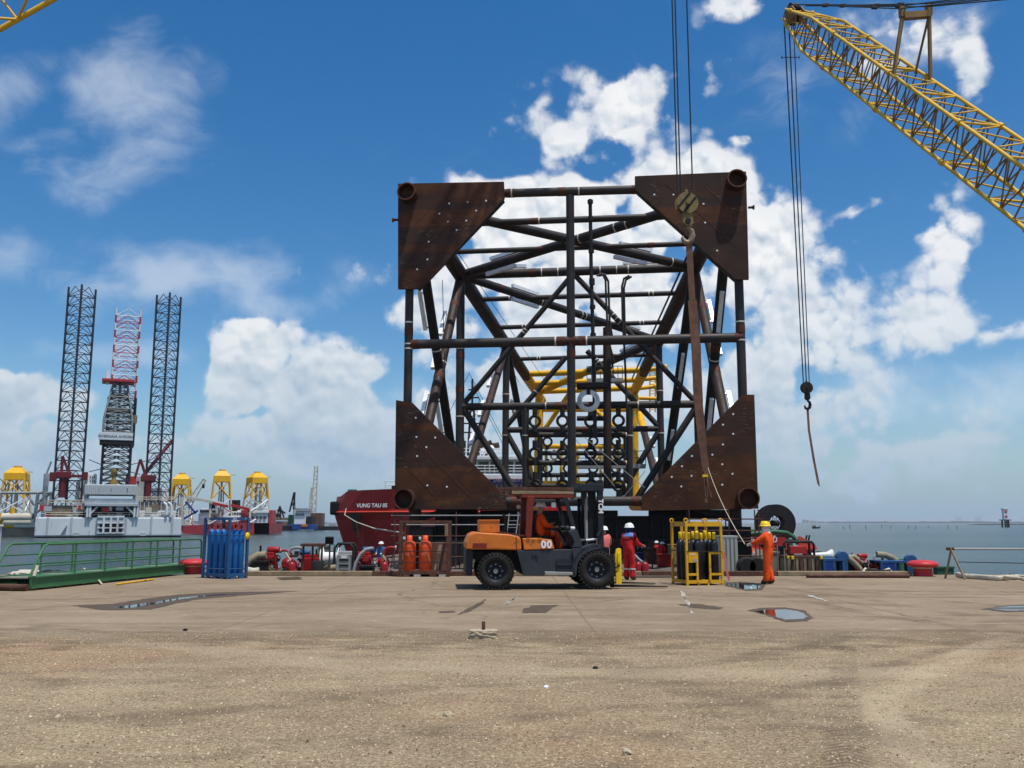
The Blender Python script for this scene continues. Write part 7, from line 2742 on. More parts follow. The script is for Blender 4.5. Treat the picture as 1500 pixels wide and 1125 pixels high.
def orange_rack():
    p0 = on_ground(586, 845)
    p1 = on_ground(656, 845)
    w = p1.x - p0.x
    d, h = 1.0, 1.78
    F = empty('cylinder_rack', (p0.x, p0.y, 0), 0, 'rusty brown open frame with two orange gas bottles before the red ship', 'rack')
    for (x, y, s) in ((0, 0, .11), (w, 0, .13), (0, d, .08), (w, d, .08)):
        MB().box((x, y, h / 2), (s, .09, h)).build('post', 'rust_frame', F)
    MB().box((w - .06, -.055, h - .30), (.10, .01, .40)).build('worn_patch', 'panel_pale', F)
    for y in (0, d):
        MB().box((w / 2, y, h - .05), (w, .08, .10)).build('beam', 'rust_frame', F)
        MB().box((w / 2, y, .12), (w, .08, .08)).build('beam', 'rust_frame', F)
    for x in (0, w):
        MB().box((x, d / 2, h - .05), (.08, d, .08)).build('beam', 'rust_frame', F)
    for x in (.2, .55, 1.05, 1.35):
        MB().box((x, 0, .04), (.22, .08, .09)).build('skid_foot', 'panel_pale' if x in (.55, 1.35) else 'rust_frame', F)
    MB().box((w / 2, d / 2, .17), (w - .1, d - .1, .03)).build('floor', 'rust_frame', F)
    for z in (.45, .80):
        MB().tube((0, -.04, z), (w, -.04, z), .014, 6).build('lashing_bar', 'hull_black', F)
    a = MB()
    for i in range(5):
        MB().box((w * .58 + i * .125, d * .55, .62), (.118, .03, .86)).build('sheet_panel', 'rust_sheet', F)
    for (x, t) in ((1.08, .15), (1.18, .1)):
        o = MB().beam((x, .25, .2), (x + t, .3, 1.0), .05, .03).build('timber_lath', 'wood')
        o.location = F.location
        tag(o, ['thin timber lath leaning in the rusty rack, the longer lean', 'thin timber lath leaning in the rusty rack, the more upright'][0 if t > .12 else 1], 'lath', 'laths in the rusty rack')
    lb = lettering('GAS LPG 45KG', .06, 'rust_sheet', F, (w * .58, -.045, h - .05), extr=.002)
    bpy.data.objects.remove(lb)
    for k, px in enumerate((603.5, 626)):
        x = on_ground(px, 842).x
        B = empty('gas_bottle', (x, p0.y + .3, .18), 0, ['orange gas bottle with hose, left one in the rusty frame', 'orange gas bottle with hose, right one in the rusty frame'][k], 'gas bottle', 'orange gas bottles')
        r = .205
        MB().lathe([(r * .88, 0), (r * .92, .04), (r * .9, .06), (r, .09), (r, .74), (r * 1.01, .76), (r, .78), (r * .93, .86), (r * .7, .92), (r * .35, .95), (.01, .96)], 24).build('shell', 'orange_cyl', B)
        m = MB().lathe([(.085, .93), (.085, 1.12), (.07, 1.12), (.07, .93)], 16, cap=False)
        m.build('collar', 'orange_cyl', B)
        MB().lathe([(.02, .94), (.02, 1.04), (.035, 1.05), (.03, 1.1)], 8).build('valve', 'hook_steel', B)
        MB().cbox((-.17, -.06, 1.03), (.08, .07, .09), .02).build('regulator', 'reflect', B)
        pts = [(-.15, -.07, 1.0), (-.05, -.16, .85), (.02, -.20, .6), (.10, -.20, .48), (.17, -.18, .40 - .1 * k)]
        MB().path(pts, .013, 6).build('gas_hose', 'hose_pale' if k else 'hose_dark', B)
        for (z, ww) in ((.55, .14), (.5, .11)):
            MB().box((-.04, -r - .001, z), (ww, .006, .025)).build('stencil', 'cov_pink', B)
    pts = [on_ground(578, 844) + Vector((0, .1, .02)), on_ground(590, 841) + Vector((0, -.1, .25)), on_ground(606, 838) + Vector((0, -.6, .5)), on_ground(620, 838) + Vector((0, -.5, .55)), on_ground(636, 840) + Vector((0, -.5, .2))]
    tag(MB().path(pts, .014, 6).build('gas_hose', 'hose_pale'), 'thin pale hose looping across the front of the two orange gas bottles', 'hose')


def bollards():
    for (px, py, wpx, lab) in ((279, 841.5, 43, 'red mushroom bollard at the end of the green gangway, left of the blue rack'),
                               (1357.5, 844.5, 43, 'red mushroom bollard right of the blue skid boxes, rope round its neck')):
        g = on_ground(px, py)
        s = FPX / g.y
        w = wpx / s
        B = empty('mooring_bollard', (g.x, g.y + .25, 0), 0, lab, 'bollard', 'red mooring bollards')
        rb = w * .30
        m = MB().lathe([(rb * 1.05, 0), (rb * 1.02, .03), (rb * .98, .26), (rb * 1.0, .31)], 24)
        m.build('post', 'bollard_red', B)
        m = MB().lathe([(rb * .9, .28), (w * .44, .30), (w * .49, .33), (w * .50, .38), (w * .46, .44), (w * .34, .49), (w * .15, .51), (.01, .515)], 28)
        hd = m.build('head', 'bollard_red', B)
        m = MB().torus((0, 0, .27), rb * 1.06, .025, 'Z', 24, 6)
        o = m.build('mooring_rope', 'rope', None, B.location)
        tag(o, 'rope turn round the neck of the %s bollard' % ('left' if px < 700 else 'right'), 'rope', 'rope turns on the bollards')


def gangway():
    a = on_ground(20, 865.5)
    b = on_ground(268, 840)
    d = (Vector((b.x, b.y)) - Vector((a.x, a.y)))
    L = d.length + .4
    rz = math.atan2(d.y, d.x)
    # near side beam runs from a to b; the gangway lies to its left
    G = empty('gangway', (a.x + .4, a.y - .0, 0), rz, 'green steel gangway with pipe railings lying along the quay edge at the left', 'gangway')
    WD = 1.05
    for y in (0, WD):
        c = MB()
        c.box((L / 2, y, .20), (L, .06, .26))
        c.box((L / 2, y, .33), (L, .14, .03))
        c.box((L / 2, y, .07), (L, .14, .03))
        c.build('side_channel', 'green_gangway', G)
    for i in range(16):
        MB().box((L * (i + .5) / 16, WD / 2, .31), (L / 16 * .93, WD - .16, .03)).build('deck_plank', 'green_gangway' if i % 3 else 'box_olive', G)
    for i in range(5):
        MB().box((L * (i + .5) / 5, WD / 2, .15), (.10, WD - .1, .10)).build('cross_beam', 'green_dark', G)
    for y in (0, WD):
        z1, z2, z3 = 1.15, .86, .60
        x0 = .45
        MB().path([(-.05, y, .33), (.2, y, .75), (.42, y, 1.08), (.56, y, 1.15), (L * .5, y, z1), (L - .15, y, z1), (L - .04, y, 1.05), (L - .02, y, .35)], .03, 8).build('handrail', 'green_gangway', G)
        for z, xs in ((z2, .3), (z3, .12)):
            MB().tube((xs, y, z), (L - .02, y, z), .022, 6).build('mid_rail', 'green_gangway', G)
        n = 6
        for i in range(1, n):
            x = .4 + (L - .5) * i / n
            MB().tube((x, y, .33), (x, y, z1), .026, 6).build('stanchion', 'green_gangway', G)
    MB().tube((-.12, -.02, .09), (-.12, WD + .02, .09), .085, 14).build('end_roller', 'rust_frame', G)
    p = Vector(G.location) + Vector((math.cos(rz) * .05 - .02, math.sin(rz) * .05 - .06, 0))
    MB().tube((.06, -.05, .36), (.16, -.05, .62), .045, 8).build('rope_lashing', 'rope_white', G)
    # lashing chain, loose rags, pole on the ground
    pts = [on_ground(118, 848) + Vector((0, .2, .3)), on_ground(128, 850) + Vector((0, 0, .18)), on_ground(140, 853) + Vector((0, 0, .15)), on_ground(152, 857) + Vector((0, -.1, .02))]
    tag(MB().path(pts, .028, 6).build('lashing_rope', 'rope'), 'dirty rope hanging off the side of the green gangway', 'rope')
    p, q = on_ground(170, 857.5), on_ground(225, 850)
    tag(MB().tube((p.x, p.y, .03), (q.x, q.y, .03), .025, 8).build('yellow_pole', 'yellow_steel'), 'thin yellow pole lying on the ground before the gangway', 'pole')
    rs = random.Random(15)
    for i, (px, py, mt, lab) in enumerate(((30, 844, 'rope_white', 'white crumpled rope heap behind the near end of the gangway'), (68, 845, 'hull_black', 'dark tarpaulin heap behind the middle of the gangway'), (92, 845, 'deck_dark', 'brown rag heap behind the gangway, next to the dark tarpaulin'))):
        g = on_ground(px, py)
        bm = bmesh.new()
        bmesh.ops.create_icosphere(bm, subdivisions=3, radius=.4)
        for v in bm.verts:
            v.co *= 1 + rs.uniform(-.25, .25)
            v.co.z = max(0, v.co.z * .42)
            v.co.x *= 1.3
        o = MB().bm(bm).build('rag_heap', mt, None, (g.x - .2, g.y + .7, 0))
        tag(o, lab, 'heap', 'heaps behind the gangway')
    # white cabinet cut by the left edge
    g = on_ground(4, 838)
    C = empty('white_cabinet', (g.x - .4, g.y - 1.2, 0), 0, 'white steel cabinet with a yellow label cut by the left edge', 'cabinet')
    MB().cbox((0, .4, .82), (.95, .8, 1.5), .03).build('body', 'white_paint', C)
    MB().cbox((0, .4, 1.60), (1.02, .86, .08), .02).build('lid', 'white_paint', C)
    MB().box((-.12, -.005, 1.25), (.16, .012, .2)).build('label', 'yellow_plain', C)
    for i, dz in enumerate((1.35, 1.2, 1.05)):
        MB().torus((.58, .3, dz), .16, .03, 'X', 16, 6).build('hose_loop', 'hose_dark', C)
    MB().box((0, .4, .04), (.9, .7, .08)).build('plinth', 'rust_frame', C)


def edge_beam():
    # long rusty pipe and kerb timbers on the quay edge
    x0, x1 = on_ground(352, 843).x, on_ground(1342, 844.5).x
    n = 5
    for i in range(n):
        a = x0 + (x1 - x0) * i / n
        b = x0 + (x1 - x0) * (i + 1) / n - .03
        o = MB().cbox(((a + b) / 2, 30.35 - .05 * i * .3, .075), (b - a, .30, .15), .02).build('edge_timber', 'rust_frame' if i % 2 else 'wood')
        pos = ['leftmost, before the red pumps', 'before the rusty rack', 'before the forklift', 'before the yellow rack', 'rightmost, before the blue skids'][i]
        tag(o, 'long rust brown kerb beam on the quay edge, ' + pos, 'beam', 'kerb beams on the quay edge')
    p, q = on_ground(1180, 846.2), on_ground(1330, 846.5)
    o = MB().tube((p.x, p.y - .1, .06), (q.x, q.y - .1, .06), .06, 10).build('steel_pipe', 'rust_frame')
    tag(o, 'long rusty pipe on the ground before the blue skid boxes', 'pipe')
    p, q = on_ground(930, 846.2), on_ground(985, 846.8)
    o = MB().box(((p.x + q.x) / 2, p.y, .03), (q.x - p.x, .3, .05)).build('steel_plate', 'deck_dark')
    tag(o, 'flat brown plate on the ground between the red worker and the yellow rack', 'plate')


def pump_unit(loc, rz, seed, label, scale=1.0, mirror=1):
    rs = random.Random(seed)
    U = empty('pump_unit', loc, rz, label, 'pump', 'red pump units on the pontoon')
    k = scale
    s = lambda *a: tuple(x * k for x in a)
    for y in (-.35, .35):
        MB().box(s(0, y, .08), s(2.0, .09, .16)).build('skid_rail', 'pump_red', U)
    MB().cbox(s(-.45, 0, .55), s(.8, .55, .62), .05).build('engine_block', 'pump_red', U)
    MB().cbox(s(-.45, 0, .92), s(.66, .36, .16), .04).build('rocker_cover', 'pump_red', U)
    for i in range(4):
        MB().lathe([(.055 * k, 0), (.055 * k, .1 * k), (.03 * k, .13 * k)], 8, s(-.72 + i * .18, -.3, .62), 'Z').build('injector', 'black', U)
    MB().lathe(s_prof([(.06, -.16), (.24, -.15), (.27, -.10), (.27, .10), (.24, .15), (.12, .16)], k), 20, s(.45, 0, .52), 'Y').build('pump_casing', 'pump_red', U)
    MB().lathe(s_prof([(.12, 0), (.12, .3), (.2, .3), (.2, .36), (.02, .36)], k), 14, s(.45, -.6, .52), 'Y').build('inlet_flange', 'pump_red', U)
    MB().path([s(.45, 0, .85), s(.45, 0, 1.02), s(.55, 0, 1.14), s(.75, 0, 1.18), s(.95, 0, 1.16)], .055 * k, 10).build('discharge_pipe', 'machine_grey' if seed % 2 else 'pump_red', U)
    MB().tube(s(.93, 0, 1.16), s(1.0, 0, 1.16), .10 * k, 12).build('flange', 'machine_grey', U)
    MB().tube(s(-.75, .1, .95), s(-.75, .1, 1.25), .045 * k, 8).build('exhaust', 'black', U)
    MB().lathe(s_prof([(.12, -.24), (.13, -.22), (.13, .22), (.12, .24)], k), 12, s(-.2, .05, 1.08), 'X').build('air_filter', 'pump_red' if seed % 2 else 'blue_paint', U)
    MB().cbox(s(-1.02, 0, .5), s(.16, .52, .6), .03).build('radiator', 'black', U)
    MB().torus(s(.05, -.33, .75), .13 * k, .02 * k, 'Y', 14, 6).build('valve_wheel', 'black' if seed % 2 else 'pump_red', U)
    for i in range(8):
        c = s(rs.uniform(-.9, .9), rs.uniform(-.45, -.3), 0)
        hh = rs.uniform(.25, 1.0)
        MB().tube(c, (c[0] + rs.uniform(-.15, .15) * k, c[1], hh * k), rs.uniform(.012, .035) * k, 6).build('stand_pipe', rs.choice(['pump_red', 'hull_black', 'hull_black', 'rust_frame', 'machine_grey']), U)
    for i in range(7):
        c = s(rs.uniform(-.9, .9), rs.uniform(-.5, -.2), rs.uniform(.1, 1.0))
        MB().cbox(c, s(rs.uniform(.08, .3), .14, rs.uniform(.06, .22)), .02).build('bracket', rs.choice(['pump_red', 'pump_red', 'hull_black', 'hull_black', 'rust_frame']), U)
    for i in range(7):
        a = s(rs.uniform(-.9, .2), -.36, rs.uniform(.3, .6))
        b = s(rs.uniform(.2, .9), -.42, rs.uniform(.15, .5))
        c = tuple((x + y) / 2 for x, y in zip(a, b))
        MB().path([a, (c[0], c[1] - .05 * k, c[2] - .18 * k), b], .016 * k, 6).build('small_hose', ['hose_pale', 'hose_dark', 'rope_white'][i % 3], U)
    for i in range(5):
        c = s(rs.uniform(-.7, .3), -.33, rs.uniform(.35, .8))
        MB().cbox(c, s(.09, .07, .1), .015).build('fitting', rs.choice(['reflect', 'black', 'machine_grey']), U)
    return U


def s_prof(pr, k):
    return [(a * k, b * k) for a, b in pr]


def roll_cage_machine(px, py, w, h, label, mat='machine_grey'):
    Y = 32.4
    g = at(px, py, Y)
    B = empty('welding_set', (g.x, Y, DECK_Z), 0, label, 'machine')
    MB().path([(-w / 2, 0, 0), (-w / 2, 0, h - .15), (-w / 2 + .12, 0, h), (w / 2 - .12, 0, h), (w / 2, 0, h - .15), (w / 2, 0, 0)], .045, 8).build('roll_bar', 'hull_black', B)
    MB().path([(-w / 2, .7, 0), (-w / 2, .7, h - .15), (-w / 2 + .12, .7, h), (w / 2 - .12, .7, h), (w / 2, .7, h - .15), (w / 2, .7, 0)], .045, 8).build('roll_bar', 'hull_black', B)
    MB().cbox((0, .33, h * .36), (w * .78, .6, h * .62), .02).build('cabinet', mat, B)
    for i in range(3):
        MB().box((0, .02, h * (.2 + .16 * i)), (w * .5, .015, h * .05)).build('louvre', 'hull_black', B)
    MB().box((0, .02, h * .6), (w * .3, .02, h * .07)).build('gauge_panel', 'letter_white', B)
    return B


def locker(name, px0, px1, py0, py1, Y, dep, mat, label, cat, zbase=DECK_Z, ribs=0, group=None, ribmat=None):
    a, c = at(px0, py0, Y), at(px1, py1, Y)
    h = a.z - zbase
    O = empty(name, ((a.x + c.x) / 2, Y, zbase), 0, label, cat, group)
    w = c.x - a.x
    MB().cbox((0, dep / 2, h / 2), (w, dep, h), .02).build('body', mat, O)
    MB().cbox((0, dep / 2, h - .03), (w + .05, dep + .05, .07), .01).build('rim', mat if ribmat is None else ribmat, O)
    for i in range(ribs):
        x = -w / 2 + w * (i + .5) / ribs
        MB().prism([(-w / ribs * .36, 0), (w / ribs * .36, 0), (w / ribs * .22, -.05), (-w / ribs * .22, -.05)], (0, 0, h - .14), (x, -.0, .04), (1, 0, 0), (0, 1, 0)).build('corrugation', mat if ribmat is None else (ribmat if i % 2 else mat), O)
    return O


def open_skid(px0, px1, py0, py1, Y, mat, label, group):
    a, c = at(px0, py0, Y), at(px1, py1, Y)
    h = a.z - DECK_Z
    w = c.x - a.x
    O = empty('skid_box', ((a.x + c.x) / 2, Y, DECK_Z), 0, label, 'skid', group)
    for x in (-w / 2, 0, w / 2):
        for y in (0, .9):
            MB().box((x, y, h / 2), (.09, .09, h)).build('post', mat, O)
    MB().box((0, .45, h), (w + .1, 1.0, .07)).build('top_plate', mat, O)
    MB().box((0, .9, h / 2), (w, .04, h)).build('back_panel', mat, O)
    MB().box((-w / 4, -.02, h / 2), (w / 2 - .1, .04, h - .05)).build('side_panel', 'blue_banner', O)
    MB().box((0, .45, .06), (w, .9, .08)).build('floor', mat, O)
    return O


def quay_clutter():
    Y = 32.6
    # left group: from the blue rack to the rusty rack
    pump_unit((at(404, 838, Y).x, Y + .2, DECK_Z), 0, 1, 'red pump unit with the blue topped cover, right of the blue rack', .86)
    pump_unit((at(440, 838, Y + .7).x, Y + .7, DECK_Z), R(180), 2, 'red pump unit in front of the green engine box', .76)
    pump_unit((at(546, 838, Y + 1.2).x, Y + 1.2, DECK_Z), R(8), 4, 'red pump unit right of the grey welding set, before the ship bow', .84)
    locker('tool_box', 372, 388, 822, 838, 31.8, .5, 'hull_black', 'black tool box at the foot of the red pump beside the blue rack', 'box')
    locker('tool_box', 526, 546, 829, 839, 31.8, .5, 'hull_black', 'black tool box low before the pump near the ship bow', 'box')
    # extinguishers
    for (px, lab) in ((427, 'red fire extinguisher before the left pumps'), (563, 'red fire extinguisher left of the rusty rack'), (945, 'red fire extinguisher right of the worker in red'), (935, 'smaller red drum next to the extinguisher by the worker in red')):
        g = at(px, 840, 31.6)
        E = empty('fire_extinguisher', (g.x, 31.6, DECK_Z), 0, lab, 'extinguisher', 'fire extinguishers')
        MB().lathe([(.12, 0), (.13, .02), (.13, .46), (.09, .54), (.03, .57)], 16).build('shell', 'pump_red', E)
        MB().lathe([(.03, .56), (.03, .62), (.01, .64)], 8).build('valve', 'black', E)
        MB().path([(0, 0, .6), (-.1, -.08, .58), (-.14, -.1, .4), (-.13, -.1, .2)], .014, 6).build('hose', 'hose_dark', E)
    # green engine box with rusty stand
    locker('engine_box', 442, 464, 811, 838, Y + .9, .8, 'green_gangway', 'green engine box among the red pumps', 'machine')
    S = empty('frame_stand', (at(457, 838, 32.1).x, 32.1, DECK_Z), 0, 'rust dark stand with a black drum in front of the green engine box', 'stand')
    for x in (-.32, 0, .32):
        MB().box((x, 0, .55), (.06, .06, 1.1)).build('leg', 'rust_frame', S)
    MB().cbox((0, .1, 1.12), (.8, .5, .1), .02).build('top', 'rust_frame', S)
    MB().lathe([(.22, 0), (.22, .55), (.2, .58), (.01, .58)], 16, (.2, -.1, 0)).build('drum', 'rubber', S)
    # white reel, floodlight, welding set, green
    W = empty('hose_reel', (at(484, 825, Y + .6).x, Y + .6, DECK_Z), 0, 'white hose reel behind the floodlight stand', 'reel')
    MB().lathe([(.40, -.32), (.42, -.30), (.22, -.24), (.22, .24), (.42, .30), (.40, .32)], 24, (0, 0, .62), 'X').build('drum', 'white_paint', W)
    MB().cbox((.55, 0, .6), (.5, .5, .55), .04).build('motor', 'machine_grey', W)
    MB().box((.2, 0, .12), (1.5, .6, .2)).build('base', 'green_dark', W)
    locker('steel_box', 466, 476, 799, 836, Y + 1.4, .6, 'box_olive', 'olive brown steel box behind the floodlight stand', 'box')
    Fl = empty('floodlight', (at(482, 839, 31.9).x, 31.9, DECK_Z), 0, 'black floodlight on a rusty pole stand between the pumps', 'lamp')
    MB().tube((0, 0, 0), (0, 0, 1.05), .03, 8).build('pole', 'rust_frame', Fl)
    MB().lathe([(.12, 0), (.06, .3), (.03, .55)], 8).build('foot', 'rust_frame', Fl)
    MB().torus((.08, 0, 1.02), .12, .015, 'Y', 16, 6).build('cable_coil', 'hose_dark', Fl)
    o = MB().cbox((0, 0, 0), (.28, .14, .24), .02).build('lamp_head', 'black', Fl)
    o.location = (-.02, 0, 1.28)
    o.rotation_euler = (R(15), 0, R(20))
    MB().tube((0, 0, 1.0), (0, 0, 1.2), .02, 6).build('bracket', 'black', Fl)
    roll_cage_machine(503, 839, .66, 1.15, 'grey welding set inside a dark roll bar, right of the floodlight')
    # hoses
    def hose(pts, r, mat, label, Y_=Y):
        P = [at(x, y, Y_ + i * .02) for i, (x, y) in enumerate(pts)]
        tag(MB().path(P, r, 9).build('hose', mat), label, 'hose', 'hoses on the pontoon')
    hose([(360, 829), (368, 820), (378, 814), (390, 813)], .14, 'hose_pale', 'thick pale hose rising beside the blue rack', 32.2)
    hose([(464, 837), (480, 834), (492, 831)], .11, 'hose_pale', 'pale hose lying behind the floodlight pole', 32.2)
    hose([(518, 838), (521, 825), (528, 812), (536, 805), (546, 803)], .06, 'machine_grey', 'grey hose arching up from the welding set to the pump', 32.3)
    hose([(556, 836), (562, 828), (564, 820), (560, 814)], .06, 'hose_pale', 'pale thin hose curving down to the extinguisher left of the rusty rack', 31.7)
    hose([(418, 810), (426, 822), (432, 832)], .035, 'rope_white', 'white rope slung across the red pumps', 31.7)
    hose([(362, 836), (372, 838), (380, 837)], .14, 'rope_white', 'white rope heap at the foot of the blue rack', 31.7)
    hose([(928, 812), (936, 820), (944, 826), (948, 832)], .05, 'machine_grey', 'grey hose trailing down behind the worker in red', 32.0)
    # middle: pale corrugated panels beside the yellow rack
    locker('steel_locker', 1056, 1082, 785, 838, 33.4, .8, 'panel_pale', 'tall pale corrugated steel box right of the yellow rack', 'container', ribs=4)
    locker('machine_box', 1128, 1142, 808, 838, 33.0, .7, 'box_olive', 'olive machine box behind the man with the tag line', 'box')
    locker('machine_box', 1144, 1152, 800, 838, 33.6, .7, 'hull_black', 'narrow black cabinet right of the man with the tag line', 'box')
    locker('corrugated_bin', 1152, 1205, 814.5, 840, 32.2, 1.0, 'wood', 'low rusty corrugated bin with yellow corners right of the man with the tag line', 'bin', ribs=9, ribmat='rust_frame')
    for px in (1161, 1203):
        c = at(px, 817, 32.1)
        tag(MB().cbox(c, (.09, .08, .12), .015).build('corner_cap', 'yellow_plain'), 'yellow corner cap on the %s end of the corrugated bin' % ('left' if px < 1180 else 'right'), 'cap', 'yellow corner caps')
    c = at(1154.5, 816, 32.0)
    tag(MB().cbox(c, (.08, .05, .09), .01).build('yellow_padlock_box', 'yellow_plain'), 'small yellow box on the post left of the corrugated bin', 'box')
    for (px, h_, lab) in ((1150, 1.0, 'thin brown stake left of the corrugated bin'), (1140, 1.1, 'thin brown stake behind the man with the tag line')):
        g = at(px, 838, 32.0)
        tag(MB().tube((g.x, 32.0, DECK_Z), (g.x, 32.0, DECK_Z + h_), .025, 6).build('stake', 'wood'), lab, 'stake', 'stakes by the corrugated bin')
    B = empty('roll_frame', (at(1174, 815, 32.6).x, 32.6, at(1174, 815, 32.6).z), 0, 'dark tube roll frame standing on top of the corrugated bin', 'frame')
    for y in (0, .5):
        MB().path([(-.45, y, 0), (-.45, y, .42), (-.38, y, .5), (.38, y, .5), (.45, y, .42), (.45, y, 0)], .045, 8).build('roll_bar', 'hull_black', B)
    MB().box((0, .25, .02), (.95, .55, .05)).build('base', 'hull_black', B)
    MB().cbox((-.05, .3, .2), (.6, .3, .3), .03).build('engine', 'ship_red', B)
    MB().cbox((-.1, .05, .06), (.3, .1, .06), .01).build('grill', 'machine_grey', B)
    V = empty('vent_duct', (at(1205, 815, 32.9).x, 32.9, at(1205, 816, 32.9).z), 0, 'white ventilator trumpet lying right of the roll frame', 'duct')
    MB().lathe([(.07, -.4), (.08, 0), (.11, .18), (.18, .28), (.22, .34), (.12, .15), (.08, -.4)], 18, (0, 0, .06), 'X', cap=False).build('trumpet', 'white_paint', V)
    locker('olive_box', 1205, 1219, 808, 838, 33.6, .6, 'box_olive', 'olive box behind the blue skid, right of the white trumpet', 'box')
    # tyres or drums behind the small worker
    for (px, lab) in ((1094, 'black rubber roller left behind the man with the tag line'), (1108, 'black rubber roller right behind the man with the tag line')):
        g = at(px, 836, 33.2)
        tag(MB().lathe([(.28, -.2), (.34, -.16), (.34, .16), (.28, .2), (.1, .2)], 20, (0, 0, 0), 'Y').build('rubber_roller', 'rubber', None, (g.x, 33.2, DECK_Z + .34)), lab, 'roller', 'rubber rollers')
    # right group: blue skids, red pump, tub, hoses
    open_skid(1207, 1236, 820, 840, 32.0, 'blue_paint', 'blue open skid right of the corrugated bin', 'blue skids')
    open_skid(1291, 1331, 823, 841, 32.0, 'blue_paint', 'wide blue open skid left of the right bollard', 'blue skids')
    for (px, py, lab) in ((1233, 816, 'blue round fan housing on the left blue skid'), (1333, 821, 'blue round fan housing between the wide blue skid and the bollard')):
        c = at(px, py, 32.3)
        D = empty('fan_housing', (c.x, 32.3, DECK_Z), 0, lab, 'fan', 'blue fan housings')
        MB().lathe([(.18, -.12), (.21, -.11), (.21, .06), (.17, .12), (.10, .14), (.10, .06)], 22, (0, 0, c.z - DECK_Z), 'Y').build('casing', 'blue_paint', D)
        MB().box((0, 0, (c.z - DECK_Z) / 2), (.3, .3, c.z - DECK_Z)).build('pedestal', 'blue_paint', D)
    pump_unit((at(1270, 838, 32.8).x, 32.8, DECK_Z), R(10), 5, 'red pump unit standing between the two blue skids', .66)
    T = empty('black_tub', (at(1284, 838, 31.7).x, 31.7, DECK_Z), 0, 'black round tub in front of the red pump at the right', 'tub')
    MB().lathe([(.40, 0), (.44, .30), (.46, .32), (.43, .32), (.40, .28), (.36, .03), (.01, .03)], 24).build('wall', 'black', T)
    MB().torus((0, 0, .3), .45, .018, 'Z', 24, 6).build('rim', 'rubber', T)
    hose([(1238, 815), (1248, 822), (1256, 830), (1262, 838)], .11, 'hose_pale', 'pale hose sloping down right of the left blue skid', 32.4)
    hose([(1240, 818), (1250, 815), (1260, 822), (1268, 832)], .09, 'hose_pale', 'second pale hose arching beside the left blue skid', 32.6)
    hose([(1284, 812), (1296, 813), (1306, 817), (1314, 823)], .11, 'hose_pale', 'brown hose leaving the right pump towards the wide blue skid', 32.8)
    hose([(1300, 841), (1294, 836), (1302, 834), (1306, 839)], .06, 'rope_white', 'white rope heap between the tub and the wide blue skid', 31.6)
    hose([(1264, 840), (1268, 834), (1272, 839), (1266, 841)], .07, 'rope_white', 'white rope heap left of the black tub', 31.6)
    for i, (px, lab) in enumerate(((1248, 'timber pallet board left of the white rope heap'), (1258, 'upper timber pallet board left of the white rope heap'))):
        c = at(px, 838 - 2 * i, 31.8)
        tag(MB().box((c.x, 31.8, DECK_Z + .1 + .09 * i), (.9, .4, .06), .05 * i).build('pallet_board', 'wood'), lab, 'board', 'pallet boards')
    locker('green_cable_drum', 1372, 1398, 830, 841, 31.55, .3, 'green_dark', 'dark green tarpaulin bundle right of the bollard', 'bundle')
    for (px0, px1, lab) in ((1318, 1334, 'green hatch cover behind the wide blue skid'), (1228, 1242, 'green hatch cover behind the left blue skid')):
        locker('hatch_cover', px0, px1, 813 if px0 < 1300 else 819, 838, 34.0, .5, 'green_gangway', lab, 'cover', group='green hatch covers')
    # A-frame stand with a long pipe
    g0 = on_ground(1395, 848)
    A = empty('a_frame_stand', (g0.x, g0.y, 0), 0, 'trestle of bamboo brown tubes carrying a long pale pipe at the right edge', 'trestle')
    hz = at(1394, 804, g0.y).z
    for dx, dy in ((-.10, .25), (.22, -.35)):
        MB().tube((dx, dy, 0), (.05 if dx < 0 else .0, 0, hz + .05), .035, 8).build('leg', 'wood', A)
    for dx, dy in ((-.10, .25), (.22, -.35)):
        MB().tube((dx + 6, dy, 0), (6.05 if dx < 0 else 6.0, 0, hz + .05), .035, 8).build('leg', 'wood', A)
    MB().tube((-.1, 0, hz), (6.3, 0, hz - .02), .035, 10).build('pipe', 'machine_grey', A)
    for dx in (-.06, .06):
        MB().tube((dx, -.06, hz), (dx, .06, hz), .05, 8).build('clamp', 'rust_frame', A)
    MB().path([(.1, -.1, .52), (2, -.1, .48), (6, 0, .5)], .014, 5).build('low_line', 'wire', A)
    # thick mooring rope on the ground
    pts = [on_ground(x, y) + Vector((0, 0, .07)) for x, y in ((1402, 845), (1412, 847.5), (1430, 848.5), (1448, 850), (1462, 851), (1476, 849.5), (1490, 849), (1520, 851))]
    m = MB()
    dense = []
    for i in range(len(pts) - 1):
        for j in range(10):
            dense.append(pts[i].lerp(pts[i + 1], j / 10))
    for st in range(3):
        strand = []
        for i, p in enumerate(dense):
            a = i * .9 + st * 2.094
            strand.append(p + Vector((0, math.cos(a) * .045, math.sin(a) * .045)))
        m.path(strand, .045, 6)
    tag(m.build('mooring_rope', 'rope_white'), 'thick pale mooring rope lying on the quay edge at the right', 'rope')
    for i, lst in enumerate(([(1466, 849), (1474, 845), (1484, 846), (1488, 850)], [(1480, 846), (1492, 848), (1505, 852)], [(1470, 850), (1480, 852), (1500, 853.5)])):
        pts = [on_ground(x, y) + Vector((0, 0, .06 + .03 * i)) for x, y in lst]
        tag(MB().path(pts, .04, 7).build('rope_coil', 'rope' if i != 1 else 'hose_dark'), ['pale rope end looped over the thick rope at the right edge', 'dark cable beside the rope at the right edge', 'pale rope tail nearest to the camera at the right edge'][i], 'rope')
    # concrete block with pin
    g = on_ground(708, 936)
    C = empty('concrete_block', (g.x, g.y + .1, 0), .05, 'broken concrete block with a rusty steel pin standing in it', 'block')
    bm = bmesh.new()
    bmesh.ops.create_cube(bm, size=1)
    bmesh.ops.subdivide_edges(bm, edges=bm.edges[:], cuts=7, use_grid_fill=True)
    rs = random.Random(21)
